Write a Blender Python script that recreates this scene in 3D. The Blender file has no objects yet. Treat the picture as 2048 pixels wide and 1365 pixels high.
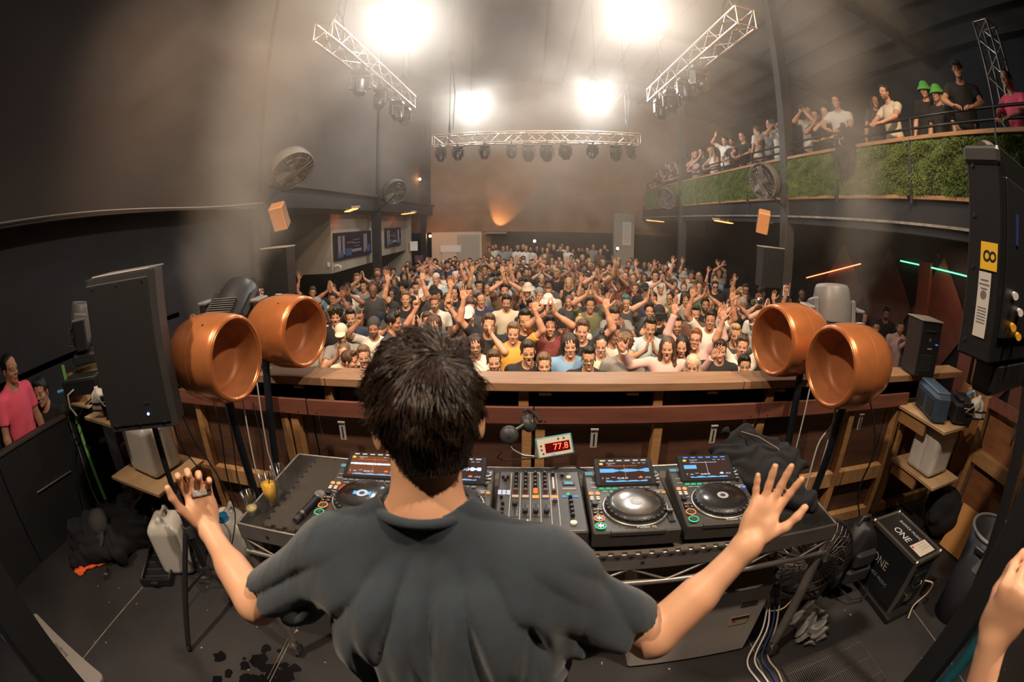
import bpy, bmesh, math, random
import numpy as np
from mathutils import Vector, Matrix, Euler
R_ = random.Random(7)
C = bpy.context.scene.collection
sc = bpy.context.scene
# ------------------------------------------------------------------ camera (fisheye lens), world, lamps, exposure
CAMH = 2.05
PITCH, YAW, FPX = math.radians(14.4), math.radians(2.0), 930.0
cd = bpy.data.cameras.new('camera'); cam = bpy.data.objects.new('camera', cd); C.objects.link(cam)
cam.location = (0, 0, CAMH)
cam.rotation_euler = (math.pi / 2 - PITCH, 0, YAW)
cd.type = 'PANO'
cd.sensor_width = 36.0; cd.sensor_height = 36.0 * 1365 / 2048; cd.sensor_fit = 'HORIZONTAL'
cd.panorama_type = 'FISHEYE_EQUISOLID'
cd.fisheye_lens = FPX / 2048 * 36.0
cd.fisheye_fov = math.radians(260)
cd.clip_start = 0.02; cd.clip_end = 200
cd.dof.use_dof = True; cd.dof.focus_distance = 3.2; cd.dof.aperture_fstop = 4.5; cd.lens = 16
sc.camera = cam
sc.view_settings.view_transform = 'Standard'; sc.view_settings.look = 'None'
sc.view_settings.gamma = 1; sc.view_settings.use_curve_mapping = False
sc.view_settings.exposure = 0.0
sc.cycles.use_denoising = True
sc.cycles.use_adaptive_sampling = True; sc.cycles.adaptive_threshold = 0.035; sc.cycles.adaptive_min_samples = 16
sc.cycles.max_bounces = 5; sc.cycles.diffuse_bounces = 2; sc.cycles.glossy_bounces = 3
sc.cycles.transmission_bounces = 6; sc.cycles.transparent_max_bounces = 8
sc.cycles.volume_bounces = 0
sc.cycles.volume_step_rate = 1.7; sc.cycles.volume_max_steps = 64
sc.cycles.sample_clamp_indirect = 6.0
w = bpy.data.worlds.new('world'); sc.world = w; w.use_nodes = True
w.node_tree.nodes['Background'].inputs[0].default_value = (0.30, 0.33, 0.42, 1)
w.node_tree.nodes['Background'].inputs[1].default_value = 0.014

def lamp(kind, name, loc, energy, color, aim=None, size=0.2, spot=None, blend=0.6, size_y=None):
    l = bpy.data.lights.new(name, kind); o = bpy.data.objects.new(name, l); C.objects.link(o)
    o.location = loc; l.energy = energy; l.color = color
    if kind == 'AREA':
        l.size = size
        if size_y: l.shape = 'RECTANGLE'; l.size_y = size_y
    else: l.shadow_soft_size = size
    if kind == 'SPOT': l.spot_size = math.radians(spot); l.spot_blend = blend
    if aim is not None:
        o.rotation_euler = (Vector(aim) - Vector(loc)).to_track_quat('-Z', 'Y').to_euler()
    return o
WARM = (1.0, 0.79, 0.58); WHITE = (1.0, 0.97, 0.91)
# the booth lamps hung left and right over the stage (they light the booth and the performer from above)
lamp('SPOT', 'booth_left_lamp', (-2.4, -.3, 6.0), 960, WARM, (.4, 1.5, 0.9), 0.10, 80, .8)
lamp('SPOT', 'booth_right_lamp', (2.4, -.1, 6.0), 960, WARM, (-.4, 1.5, 0.9), 0.10, 80, .8)
lamp('SPOT', 'booth_middle_lamp', (.2, .1, 6.3), 150, WARM, (0, 1.2, 0.9), 0.12, 90, .9)
# stage wash lamps above the booth front, thrown over the crowd
for i, x in enumerate((-2.3, 0.2, 2.6)):
    lamp('SPOT', 'crowd_wash_lamp', (x, 1.5, 6.2), 1650, (1.0, 0.72, 0.47), (x * 1.1, 9.0, 0.3), 0.2, 96, .8)
CEIL_LAMPS = [(-1.60, 13.0, 5.85), (1.70, 11.6, 5.85), (-2.05, 6.9, 5.75), (1.55, 6.5, 5.75)]
for p, e_ in zip(CEIL_LAMPS, (480, 480, 270, 270)):
    lamp('POINT', 'ceiling_lamp_light', (p[0], p[1], p[2] - .25), e_, WHITE, None, 0.12)
# ------------------------------------------------------------------ measuring helpers: a picture point read off at a known height / depth
_sp, _cp = math.sin(PITCH), math.cos(PITCH)
def ray(px, py):
    x = (px - 1024) / FPX; y = -(py - 682.5) / FPX; r = math.hypot(x, y) + 1e-9
    th = 2 * math.asin(min(r / 2, .999)); s = math.sin(th) / r
    cx, cy, cz = x * s, y * s, math.cos(th)
    X, Y, Z = cx, cz * _cp + cy * _sp, cy * _cp - cz * _sp
    c, n = math.cos(YAW), math.sin(YAW)
    return Vector((c * X - n * Y, n * X + c * Y, Z))
def onz(px, py, z): d = ray(px, py); return d * ((z - CAMH) / d.z) + Vector((0, 0, CAMH))
def ony(px, py, y): d = ray(px, py); return d * (y / d.y) + Vector((0, 0, CAMH))
def onx(px, py, x): d = ray(px, py); return d * (x / d.x) + Vector((0, 0, CAMH))
# ------------------------------------------------------------------ object helpers
def tag(o, label=None, cat=None, group=None, kind=None):
    if label: o['label'] = label
    if cat: o['category'] = cat
    if group: o['group'] = group
    if kind: o['kind'] = kind
    return o
def empty(name, loc=(0, 0, 0), rz=0.0, label=None, cat=None, group=None, rot=None):
    o = bpy.data.objects.new(name, None); C.objects.link(o); o.location = loc
    o.rotation_euler = rot if rot is not None else (0, 0, rz); o.empty_display_size = .1
    return tag(o, label, cat, group)
def copy_tree(o, parent=None):
    c = o.copy(); C.objects.link(c)
    if parent is not None: c.parent = parent
    for ch in o.children: copy_tree(ch, c)
    return c
def frame(z, x=(1, 0, 0)):
    z = Vector(z).normalized(); x = Vector(x); x = (x - z * x.dot(z))
    if x.length < 1e-4: x = Vector((0, 1, 0)) - z * z.y
    if x.length < 1e-4: x = Vector((1, 0, 0))
    x.normalize(); y = z.cross(x)
    return Matrix((x, y, z)).transposed()
class MB:
    def __init__(s): s.v = []; s.f = []; s.m = []; s.sm = []
    def add(s, vs, fs, mi=0, smooth=False, M=None, loc=None):
        b = len(s.v)
        for p in vs:
            p = Vector(p)
            if M is not None: p = M @ p
            if loc is not None: p = p + Vector(loc)
            s.v.append(tuple(p))
        for f in fs: s.f.append([b + i for i in f]); s.m.append(mi); s.sm.append(smooth)
        return s
    def box(s, c, sz, M=None, mi=0, bev=0.0, rz=0.0):
        hx, hy, hz = sz[0] / 2, sz[1] / 2, sz[2] / 2
        if rz: M = Matrix.Rotation(rz, 3, 'Z')
        if bev <= 0:
            vs = [(x, y, z) for x in (-hx, hx) for y in (-hy, hy) for z in (-hz, hz)]
            fs = [(0, 1, 3, 2), (4, 6, 7, 5), (0, 4, 5, 1), (2, 3, 7, 6), (0, 2, 6, 4), (1, 5, 7, 3)]
            return s.add(vs, fs, mi, False, M, c)
        b = min(bev, hx * .9, hy * .9, hz * .9); vs = []; ix = {}
        for a in (-1, 1):
            for d in (-1, 1):
                for e in (-1, 1):
                    for ax in range(3):
                        p = [a * (hx - b), d * (hy - b), e * (hz - b)]
                        p[ax] = (a * hx, d * hy, e * hz)[ax]
                        ix[(a, d, e, ax)] = len(vs); vs.append(p)
        fs = []
        for ax in range(3):
            o1, o2 = [k for k in range(3) if k != ax]
            for sg in (-1, 1):
                loop = []
                for u, v in ((-1, -1), (1, -1), (1, 1), (-1, 1)):
                    k = [0, 0, 0]; k[ax] = sg; k[o1] = u; k[o2] = v; loop.append(ix[(*k, ax)])
                if (sg > 0) != (ax != 1): loop.reverse()
                fs.append(loop)
                for u in (-1, 1):      # edge quads along o2 between ax and o1
                    if ax < o1:
                        k0 = [0, 0, 0]; k0[ax] = sg; k0[o1] = u; k0[o2] = -1; k1 = list(k0); k1[o2] = 1
                        fs.append([ix[(*k0, ax)], ix[(*k0, o1)], ix[(*k1, o1)], ix[(*k1, ax)]])
                    if ax < o2:
                        k0 = [0, 0, 0]; k0[ax] = sg; k0[o2] = u; k0[o1] = -1; k1 = list(k0); k1[o1] = 1
                        fs.append([ix[(*k0, ax)], ix[(*k0, o2)], ix[(*k1, o2)], ix[(*k1, ax)]])
        for a in (-1, 1):
            for d in (-1, 1):
                for e in (-1, 1): fs.append([ix[(a, d, e, 0)], ix[(a, d, e, 1)], ix[(a, d, e, 2)]])
        return s.add(vs, fs, mi, False, M, c)
    def cyl(s, a, b, r0, r1=None, n=12, mi=0, caps=True, smooth=True, xa=(1, 0, 0)):
        a, b = Vector(a), Vector(b); r1 = r0 if r1 is None else r1
        F = frame(b - a, xa); vs = []
        for p, r in ((a, r0), (b, r1)):
            for i in range(n):
                t = 2 * math.pi * i / n; vs.append(p + F @ Vector((math.cos(t) * r, math.sin(t) * r, 0)))
        s.add(vs, [(i, (i + 1) % n, n + (i + 1) % n, n + i) for i in range(n)], mi, smooth)
        if caps: s.add(vs, [list(range(n))[::-1], list(range(n, 2 * n))], mi, False)
        return s
    def bar(s, a, b, w, h, mi=0, up=(0, 0, 1)):
        a, b = Vector(a), Vector(b); F = frame(b - a, Vector(up).cross(b - a) if Vector(up).cross(b - a).length > 1e-5 else (1, 0, 0))
        return s.box((a + b) / 2, (w, h, (b - a).length), F, mi)
    def tube(s, pts, r, n=8, mi=0, caps=True, smooth=True, close=False):
        pts = [Vector(p) for p in pts]; N = len(pts); rs = r if isinstance(r, (list, tuple)) else [r] * N
        vs = []; px = Vector((1, 0, 0)); 
        for i, p in enumerate(pts):
            if close: t = pts[(i + 1) % N] - pts[i - 1]
            else: t = pts[min(i + 1, N - 1)] - pts[max(i - 1, 0)]
            F = frame(t, px); px = F.col[0]
            for k in range(n):
                a = 2 * math.pi * k / n; vs.append(p + F @ Vector((math.cos(a) * rs[i], math.sin(a) * rs[i], 0)))
        fs = []
        for i in range(N if close else N - 1):
            j = (i + 1) % N
            for k in range(n): fs.append((i * n + k, i * n + (k + 1) % n, j * n + (k + 1) % n, j * n + k))
        s.add(vs, fs, mi, smooth)
        if caps and not close: s.add(vs, [list(range(n))[::-1], list(range((N - 1) * n, N * n))], mi, False)
        return s
    def lathe(s, prof, n=32, mi=0, M=None, loc=None, smooth=True, close=False):
        vs = []; k = len(prof)
        for i in range(n):
            t = 2 * math.pi * i / n
            for r, z in prof: vs.append((math.cos(t) * r, math.sin(t) * r, z))
        fs = []
        for i in range(n):
            j = (i + 1) % n
            for q in range(k - 1): fs.append((i * k + q, j * k + q, j * k + q + 1, i * k + q + 1))
        mis = mi if isinstance(mi, (list, tuple)) else None
        b = len(s.f); s.add(vs, fs, 0 if mis else mi, smooth, M, loc)
        if mis:
            for q in range(len(fs)): s.m[b + q] = mis[q % (k - 1)]
        return s
    def sphere(s, c, r, n=16, m=10, mi=0, sc_=(1, 1, 1), M=None):
        prof = [(math.sin(math.pi * i / m) * r, -math.cos(math.pi * i / m) * r) for i in range(m + 1)]
        D = Matrix.Diagonal(sc_); D = (M @ D) if M is not None else D
        return s.lathe(prof, n, mi, D, c)
    def poly(s, pts, th, M=None, loc=None, mi=0):      # flat outline (x, y), thickness along z
        n = len(pts); vs = [(x, y, -th / 2) for x, y in pts] + [(x, y, th / 2) for x, y in pts]
        fs = [list(range(n))[::-1], list(range(n, 2 * n))] + [(i, (i + 1) % n, n + (i + 1) % n, n + i) for i in range(n)]
        return s.add(vs, fs, mi, False, M, loc)
    def torus(s, c, R, r, n=32, m=8, M=None, mi=0):
        pts = [Vector((math.cos(2 * math.pi * i / n) * R, math.sin(2 * math.pi * i / n) * R, 0)) for i in range(n)]
        M = M or Matrix.Identity(3); return s.tube([M @ p + Vector(c) for p in pts], r, m, mi, close=True)
    def mesh(s, name, mats):
        me = bpy.data.meshes.new(name); me.from_pydata(s.v, [], s.f)
        for m in (mats if isinstance(mats, (list, tuple)) else [mats]): me.materials.append(m)
        me.polygons.foreach_set('material_index', s.m); me.polygons.foreach_set('use_smooth', s.sm)
        bm = bmesh.new(); bm.from_mesh(me); bmesh.ops.recalc_face_normals(bm, faces=bm.faces); bm.to_mesh(me); bm.free()
        me.update(); return me
    def build_split(s, name, mats, parent=None, margin=.0008):
        """one object per separate piece; pieces that touch (a knob and its mark) stay together"""
        par = list(range(len(s.v)))
        def fd(i):
            while par[i] != i: par[i] = par[par[i]]; i = par[i]
            return i
        for f in s.f:
            for k in f[1:]: par[fd(k)] = fd(f[0])
        gr = {}
        for i in range(len(s.v)): gr.setdefault(fd(i), []).append(i)
        ks = list(gr); bb = []
        for k in ks: a = np.array([s.v[i] for i in gr[k]]); bb.append((a.min(0) - margin, a.max(0) + margin))
        own = list(range(len(ks)))
        for i in range(len(ks)):
            for j in range(i):
                if (bb[i][0] <= bb[j][1]).all() and (bb[j][0] <= bb[i][1]).all():
                    o_, n_ = own[i], own[j]; own = [n_ if w == o_ else w for w in own]
        cl = {}; 
        for k, w in zip(ks, own):
            for i in gr[k]: cl[i] = w
        out = []
        for w in sorted(set(own)):
            m = MB(); mp = {}
            for f, mi, sm in zip(s.f, s.m, s.sm):
                if cl[f[0]] != w: continue
                g = []
                for i in f:
                    if i not in mp: mp[i] = len(m.v); m.v.append(s.v[i])
                    g.append(mp[i])
                m.f.append(g); m.m.append(mi); m.sm.append(sm)
            out.append(m.build(name, mats, parent))
        return out
    def build(s, name, mats, parent=None, loc=None, rot=None):
        me = s.mesh(name, mats); o = bpy.data.objects.new(name, me); C.objects.link(o)
        if parent is not None: o.parent = parent
        if loc is not None: o.location = loc
        if rot is not None: o.rotation_euler = rot
        return o
def obj(name, me, parent=None, loc=None, rot=None):
    o = bpy.data.objects.new(name, me); C.objects.link(o)
    if parent is not None: o.parent = parent
    if loc is not None: o.location = loc
    if rot is not None: o.rotation_euler = rot
    return o
def textobj(name, txt, size, mat, parent, M, extrude=.0004, align='CENTER', spacing=1.0):
    cu = bpy.data.curves.new(name, 'FONT'); cu.body = txt; cu.size = size; cu.extrude = extrude
    cu.align_x = align; cu.align_y = 'CENTER'; cu.space_character = spacing; cu.resolution_u = 3
    tmp = bpy.data.objects.new(name + '_outline', cu); me = bpy.data.meshes.new_from_object(tmp); bpy.data.objects.remove(tmp); bpy.data.curves.remove(cu)
    me.name = name; me.materials.clear(); me.materials.append(mat); o = bpy.data.objects.new(name, me); C.objects.link(o)
    o.parent = parent; o.matrix_local = M; return o
def rects(name, items, mat, parent, z=0.0):   # flat print: many small quads (x0,y0,x1,y1) in one mesh
    m = MB()
    for (a, b, c, d) in items: m.add([(a, b, z), (c, b, z), (c, d, z), (a, d, z)], [(0, 1, 2, 3)])
    return m.build(name, mat, parent)
# ------------------------------------------------------------------ materials
MATS = {}
def mat(name, col, rough=.6, metal=0.0, noise=0.0, nscale=12.0, bump=0.0, bscale=60.0, emit=None, estr=0.0, coat=0.0, trans=0.0, spec=None, stretch=None, col2=None, sss=0.0, sheen=0.0, alpha=None):
    m = bpy.data.materials.new(name); m.use_nodes = True; nt = m.node_tree; N = nt.nodes; L = nt.links
    b = N['Principled BSDF']; I = b.inputs
    I['Base Color'].default_value = (*col, 1); I['Roughness'].default_value = rough; I['Metallic'].default_value = metal
    if coat: I['Coat Weight'].default_value = coat; I['Coat Roughness'].default_value = .12
    if trans: I['Transmission Weight'].default_value = trans
    if spec is not None: I['Specular IOR Level'].default_value = spec
    if sss: I['Subsurface Weight'].default_value = sss; I['Subsurface Radius'].default_value = (.02, .008, .004); I['Subsurface Scale'].default_value = .5
    if sheen: I['Sheen Weight'].default_value = sheen
    if emit: I['Emission Color'].default_value = (*emit, 1); I['Emission Strength'].default_value = estr
    if noise or bump:
        tc = N.new('ShaderNodeTexCoord'); mp = N.new('ShaderNodeMapping'); L.new(tc.outputs['Object'], mp.inputs[0])
        if stretch: mp.inputs['Scale'].default_value = stretch
    if noise:
        n = N.new('ShaderNodeTexNoise'); n.inputs['Scale'].default_value = nscale; n.inputs['Detail'].default_value = 5
        L.new(mp.outputs[0], n.inputs['Vector'])
        r = N.new('ShaderNodeValToRGB'); r.color_ramp.elements[0].position = .3; r.color_ramp.elements[1].position = .7
        c2 = col2 if col2 else tuple(c * (1 - noise) for c in col)
        r.color_ramp.elements[0].color = (*c2, 1); r.color_ramp.elements[1].color = (*col, 1)
        L.new(n.outputs['Fac'], r.inputs[0]); L.new(r.outputs[0], I['Base Color'])
    if bump:
        n2 = N.new('ShaderNodeTexNoise'); n2.inputs['Scale'].default_value = bscale; n2.inputs['Detail'].default_value = 3
        L.new(mp.outputs[0], n2.inputs['Vector']); bp = N.new('ShaderNodeBump'); bp.inputs['Strength'].default_value = bump
        bp.inputs['Distance'].default_value = .01; L.new(n2.outputs['Fac'], bp.inputs['Height']); L.new(bp.outputs[0], I['Normal'])
    MATS[name] = m; return m
def emat(name, col, s):
    m = bpy.data.materials.new(name); m.use_nodes = True; nt = m.node_tree
    nt.nodes.remove(nt.nodes['Principled BSDF']); e = nt.nodes.new('ShaderNodeEmission')
    e.inputs[0].default_value = (*col, 1); e.inputs[1].default_value = s
    nt.links.new(e.outputs[0], nt.nodes['Material Output'].inputs[0]); return m
black = mat('black_paint', (.012, .013, .016), .5, bump=.1)
blackwall = mat('black_wall_paint', (.013, .013, .018), .7, noise=.5, nscale=2.0)
smokewall = mat('grey_brown_wall_paint', (.050, .037, .031), .8, noise=.35, nscale=.8)
stagefloor = mat('black_stage_lino', (.040, .036, .038), .55, noise=.6, nscale=1.6, col2=(.018, .018, .021), bump=.15, bscale=90)
hallfloor = mat('hall_floor_concrete', (.05, .045, .04), .7, noise=.4)
steel = mat('brushed_steel', (.45, .43, .41), .35, 1.0, noise=.3, nscale=30)
darksteel = mat('dark_steel', (.10, .10, .105), .45, .9, noise=.3)
gunmetal = mat('grey_tube_metal', (.34, .31, .30), .38, .6, noise=.3, nscale=8)
alu = mat('truss_aluminium', (.62, .58, .55), .3, 1.0)
plastic = mat('black_plastic', (.015, .015, .017), .38)
plastic2 = mat('charcoal_plastic', (.045, .045, .048), .45, bump=.05)
rubber = mat('black_rubber', (.02, .02, .021), .85)
white = mat('white_plastic', (.75, .73, .70), .4)
wood = mat('pine_wood', (.42, .22, .085), .6, noise=.5, nscale=5, stretch=(1, 1, 8), col2=(.30, .155, .065), bump=.15, bscale=40)
woodx = mat('pine_wood_lengthwise', (.47, .27, .12), .6, noise=.5, nscale=5, stretch=(8, 8, 1), col2=(.30, .155, .065), bump=.15, bscale=40)
ply = mat('stained_plywood', (.105, .048, .030), .55, noise=.5, nscale=4, stretch=(1, 1, 6), col2=(.06, .028, .02))
railwood = mat('rail_timber', (.38, .215, .115), .5, noise=.35, nscale=7, stretch=(.6, 6, 6), col2=(.28, .15, .078))
redboard = mat('red_brown_board', (.20, .070, .045), .5, noise=.4, nscale=4, stretch=(.7, 5, 5), col2=(.13, .045, .032))
brownwall = mat('orange_brown_wall', (.36, .19, .10), .8, noise=.3, nscale=1)
greywall = mat('grey_beige_wall', (.30, .26, .21), .8)
palewall = mat('pale_wall', (.62, .50, .40), .8)
# ------------------------------------------------------------------ the setting
HF = -0.85      # hall floor
def struct(name, b, m, parent=None):
    o = b.build(name, m, parent)
    if parent is None: o['kind'] = 'structure'
    return o
def sbox(name, lo, hi, m, bev=0):
    lo, hi = Vector(lo), Vector(hi)
    return struct(name, MB().box((lo + hi) / 2, hi - lo, bev=bev), m)
sbox('floor', (-3.7, -2.0, -.10), (3.45, 2.62, 0), stagefloor)
sbox('floor_hall', (-9, -6, HF - .1), (12, 24, HF), hallfloor)
sbox('floor_stage_front', (-3.7, 2.50, HF), (3.45, 2.62, -.101), black)
# left wall: upper wall above the ledge, dark wall below
sbox('wall_left', (-4.5, -4, 2.53), (-4.22, 6.5, 8.4), smokewall)
sbox('wall_left_lower', (-4.75, -4, HF), (-4.5, 6.5, 2.53), blackwall)
sbox('trim_1', (-4.24, -4, 2.515), (-4.19, 6.5, 2.545), smokewall)
sbox('wall_left_upper_far', (-4.5, 6.6, 2.95), (-4.22, 24, 8.4), smokewall)
sbox('trim_2', (-4.5, 6.6, 2.53), (-4.14, 24, 2.86), blackwall)
sbox('trim_3', (-4.5, 6.6, 2.90), (-4.05, 24, 2.97), smokewall)
sbox('trim_4', (-4.62, -2.5, 1.16), (-4.5, 4.6, 1.22), smokewall)      # dado rail on the dark wall
sbox('wall_left_bar', (-7.6, 4, HF), (-7.4, 24, 3), blackwall)
sbox('ceiling_left_bar', (-7.6, 6.5, 2.45), (-4.5, 24, 2.55), blackwall)
for i, y in enumerate((6.55, 12.6, 18.7)):
    sbox('column_left', (-4.36, y - .11, HF), (-4.14, y + .11, 8.2), [smokewall, blackwall, blackwall][i], .01)
# hanging bulkheads with the screens
sbox('wall_screen_bulkhead', (-7.4, 10.0, 1.06), (-4.52, 13.6, 2.45), greywall)
sbox('wall_screen_bulkhead_far', (-7.4, 14.2, 1.15), (-4.62, 17.2, 2.45), greywall)
sbox('wall_left_corner', (-7.4, 17.2, HF), (-4.45, 17.4, 2.53), greywall)
# back wall
sbox('wall_back', (-9, 20.0, 1.75), (12, 20.2, 9), brownwall)
sbox('wall_back_lower', (-1.6, 20.0, HF), (12, 20.2, 1.75), smokewall)
sbox('wall_back_pale', (-4.2, 20.0, HF), (-2.0, 20.2, 1.75), palewall)
sbox('wall_back_orange', (-2.0, 20.05, HF), (-1.6, 20.2, 1.75), brownwall)
sbox('column_back', (3.45, 18.6, HF), (4.3, 18.9, 2.6), greywall, .01)
# right side under the balcony and balcony shell
sbox('wall_right', (9.4, -4, HF), (9.6, 24, 8.0), blackwall)
sbox('wall_right_lower', (8.0, -4, HF), (8.2, 24, 2.9), blackwall)
sbox('floor_balcony', (5.0, -3, 2.80), (9.6, 24, 3.02), blackwall)
sbox('beam_balcony', (4.98, -3, 2.38), (5.22, 24, 2.86), blackwall)
sbox('trim_5', (4.93, -3, 2.495), (4.985, 24, 2.53), mat('pale_strip', (.35, .30, .26), .6, noise=.6, nscale=9))
for y in (7.98, 14.6):
    sbox('column_right', (4.90, y - .12, HF), (5.12, y + .12, 8.2), mat('column_grey', (.045, .040, .038), .7), .01)
# roof, sloping down to the right, with purlins and rafters
def roofz(x): return 8.6 - abs(x) * 0.165
for sx in (-1, 1):
    X = 9.6 * sx
    b = MB(); b.add([(0, -5, roofz(0)), (X, -5, roofz(X)), (X, 24, roofz(X)), (0, 24, roofz(0)),
                    (0, -5, roofz(0) + .1), (X, -5, roofz(X) + .1), (X, 24, roofz(X) + .1), (0, 24, roofz(0) + .1)],
                   [(0, 1, 2, 3), (7, 6, 5, 4), (0, 4, 5, 1), (1, 5, 6, 2), (2, 6, 7, 3), (3, 7, 4, 0)])
    struct('ceiling' if sx < 0 else 'ceiling_right', b, mat('roof_sheet', (.135, .115, .10), .7, noise=.25, nscale=.7))
ceil = bpy.data.objects['ceiling_right']
pm = mat('purlin_dark', (.030, .026, .025), .7)
for i in range(11):
    x = .6 + i * .84
    MB().box((0, 9.5, 0), (.07, 29, .15)).build('purlin', pm, ceil, (x, 0, roofz(x) - .075))
for i in range(5):
    y = 1.9 + i * 5.0
    MB().bar((3.0, y, roofz(3.0) - .22), (9.4, y, roofz(9.4) - .22), .16, .28).build('rafter', pm, ceil)
sbox('wall_behind', (-9, -4.2, HF), (12, -4, 9), blackwall)
# ------------------------------------------------------------------ bodies: smooth distance fields turned into one continuous surface each
def V3(*a): return np.array(a, dtype=np.float64)
def smin(a, b, k):
    if k <= 0: return np.minimum(a, b)
    h = np.maximum(k - np.abs(a - b), 0) / k
    return np.minimum(a, b) - h * h * k * .25
def s_caps(P, a, b, ra, rb):
    a = np.asarray(a, float); b = np.asarray(b, float); ab = b - a; q = P - a
    t = np.clip((q @ ab) / max(ab @ ab, 1e-12), 0, 1)
    d = np.sqrt(((q - t[:, None] * ab) ** 2).sum(1))
    return d - (ra + (rb - ra) * t)
def s_ell(P, c, r, M=None):
    q = P - np.asarray(c, float)
    if M is not None: q = q @ M            # columns of M: local axes
    r = np.asarray(r, float); k0 = np.sqrt(((q / r) ** 2).sum(1)); k1 = np.sqrt(((q / (r * r)) ** 2).sum(1)) + 1e-9
    return k0 * (k0 - 1) / k1
def s_box(P, c, hs, rr, M=None):
    q = P - np.asarray(c, float)
    if M is not None: q = q @ M
    q = np.abs(q) - (np.asarray(hs, float) - rr)
    return np.sqrt((np.maximum(q, 0) ** 2).sum(1)) + np.minimum(q.max(1), 0) - rr
class SDF:
    """list of ('caps'|'ell'|'box', args, k, op); op + joins, - cuts"""
    def __init__(s): s.p = []
    def caps(s, a, b, ra, rb=None, k=.02, op='+'): s.p.append(('c', (V3(*a), V3(*b), ra, ra if rb is None else rb), k, op)); return s
    def ell(s, c, r, M=None, k=.02, op='+'): s.p.append(('e', (V3(*c), V3(*r), M), k, op)); return s
    def box(s, c, h, rr, M=None, k=.0, op='+'): s.p.append(('b', (V3(*c), V3(*h), rr, M), k, op)); return s
    def fn(s, f, op='+', k=0): s.p.append(('f', f, k, op)); return s
    def __call__(s, P):
        d = np.full(len(P), 1e3)
        for t, a, k, op in s.p:
            if t == 'c': e = s_caps(P, *a)
            elif t == 'e': e = s_ell(P, *a)
            elif t == 'b': e = s_box(P, *a)
            else:
                if op == 'd': d = a(P, d); continue
                e = a(P)
            if op == '+': d = smin(d, e, k)
            elif op == '-': d = -smin(-d, e, k)
            elif op == '&': d = np.maximum(d, e)
        return d
def surface(f, lo, hi, h, coarse=4):
    """surface nets on a grid refined only near the surface -> (verts, quads)"""
    lo = np.asarray(lo, float); hi = np.asarray(hi, float)
    nc = np.maximum(np.ceil((hi - lo) / (h * coarse)).astype(int), 1); H = h * coarse
    ax = [lo[i] + (np.arange(nc[i]) + .5) * H for i in range(3)]
    G = np.stack(np.meshgrid(*ax, indexing='ij'), -1).reshape(-1, 3)
    D = f(G).reshape(nc)
    act = np.abs(D) < H * 1.9
    n = nc * coarse
    F = np.where(D < 0, -1.0, 1.0).astype(np.float32).repeat(coarse, 0).repeat(coarse, 1).repeat(coarse, 2)
    ci = np.argwhere(act); off = np.stack(np.meshgrid(*[np.arange(coarse)] * 3, indexing='ij'), -1).reshape(-1, 3)
    I = (ci[:, None, :] * coarse + off[None]).reshape(-1, 3)
    for s0 in range(0, len(I), 400000):
        J = I[s0:s0 + 400000]; F[J[:, 0], J[:, 1], J[:, 2]] = f(lo + (J + .5) * h)
    S = F < 0
    c = [S[i:n[0] - 1 + i, j:n[1] - 1 + j, k:n[2] - 1 + k] for i in (0, 1) for j in (0, 1) for k in (0, 1)]
    any_ = c[0] | c[1] | c[2] | c[3] | c[4] | c[5] | c[6] | c[7]; all_ = c[0] & c[1] & c[2] & c[3] & c[4] & c[5] & c[6] & c[7]
    K = np.argwhere(any_ & ~all_); idx = np.full(any_.shape, -1, np.int32); idx[K[:, 0], K[:, 1], K[:, 2]] = np.arange(len(K))
    acc = np.zeros((len(K), 3)); cnt = np.zeros(len(K))
    cor = [(i, j, k) for i in (0, 1) for j in (0, 1) for k in (0, 1)]
    for a in range(8):
        for b in range(a + 1, 8):
            A, B = np.array(cor[a]), np.array(cor[b])
            if np.abs(A - B).sum() != 1: continue
            fa = F[tuple((K + A).T)]; fb = F[tuple((K + B).T)]; m = (fa < 0) != (fb < 0)
            t = np.where(m, fa / np.where(m, fa - fb, 1), 0)
            acc += np.where(m[:, None], A + t[:, None] * (B - A), 0); cnt += m
    Vt = lo + (K + .5 + acc / np.maximum(cnt, 1)[:, None]) * h
    Q = []
    for axn in range(3):
        sl0 = [slice(1, None)] * 3; sl0[axn] = slice(0, -1); sl1 = [slice(1, None)] * 3; sl1[axn] = slice(1, None)
        s0 = S[tuple(sl0)]; s1 = S[tuple(sl1)]
        E_ = np.argwhere(s0 != s1)
        o = [k for k in range(3) if k != axn]
        E_[:, o[0]] += 1; E_[:, o[1]] += 1
        inside = S[tuple(E_.T)]
        a_, b_ = o
        def cell(da, db):
            q = E_.copy(); q[:, a_] -= da; q[:, b_] -= db
            q2 = np.minimum(q, np.array(idx.shape) - 1); return idx[tuple(q2.T)]
        q = np.stack([cell(1, 1), cell(0, 1), cell(0, 0), cell(1, 0)], 1)
        flip = (~inside) if axn != 1 else inside
        q[flip] = q[flip][:, ::-1]
        Q.append(q[(q >= 0).all(1)])
    return Vt, np.concatenate(Q)
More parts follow.
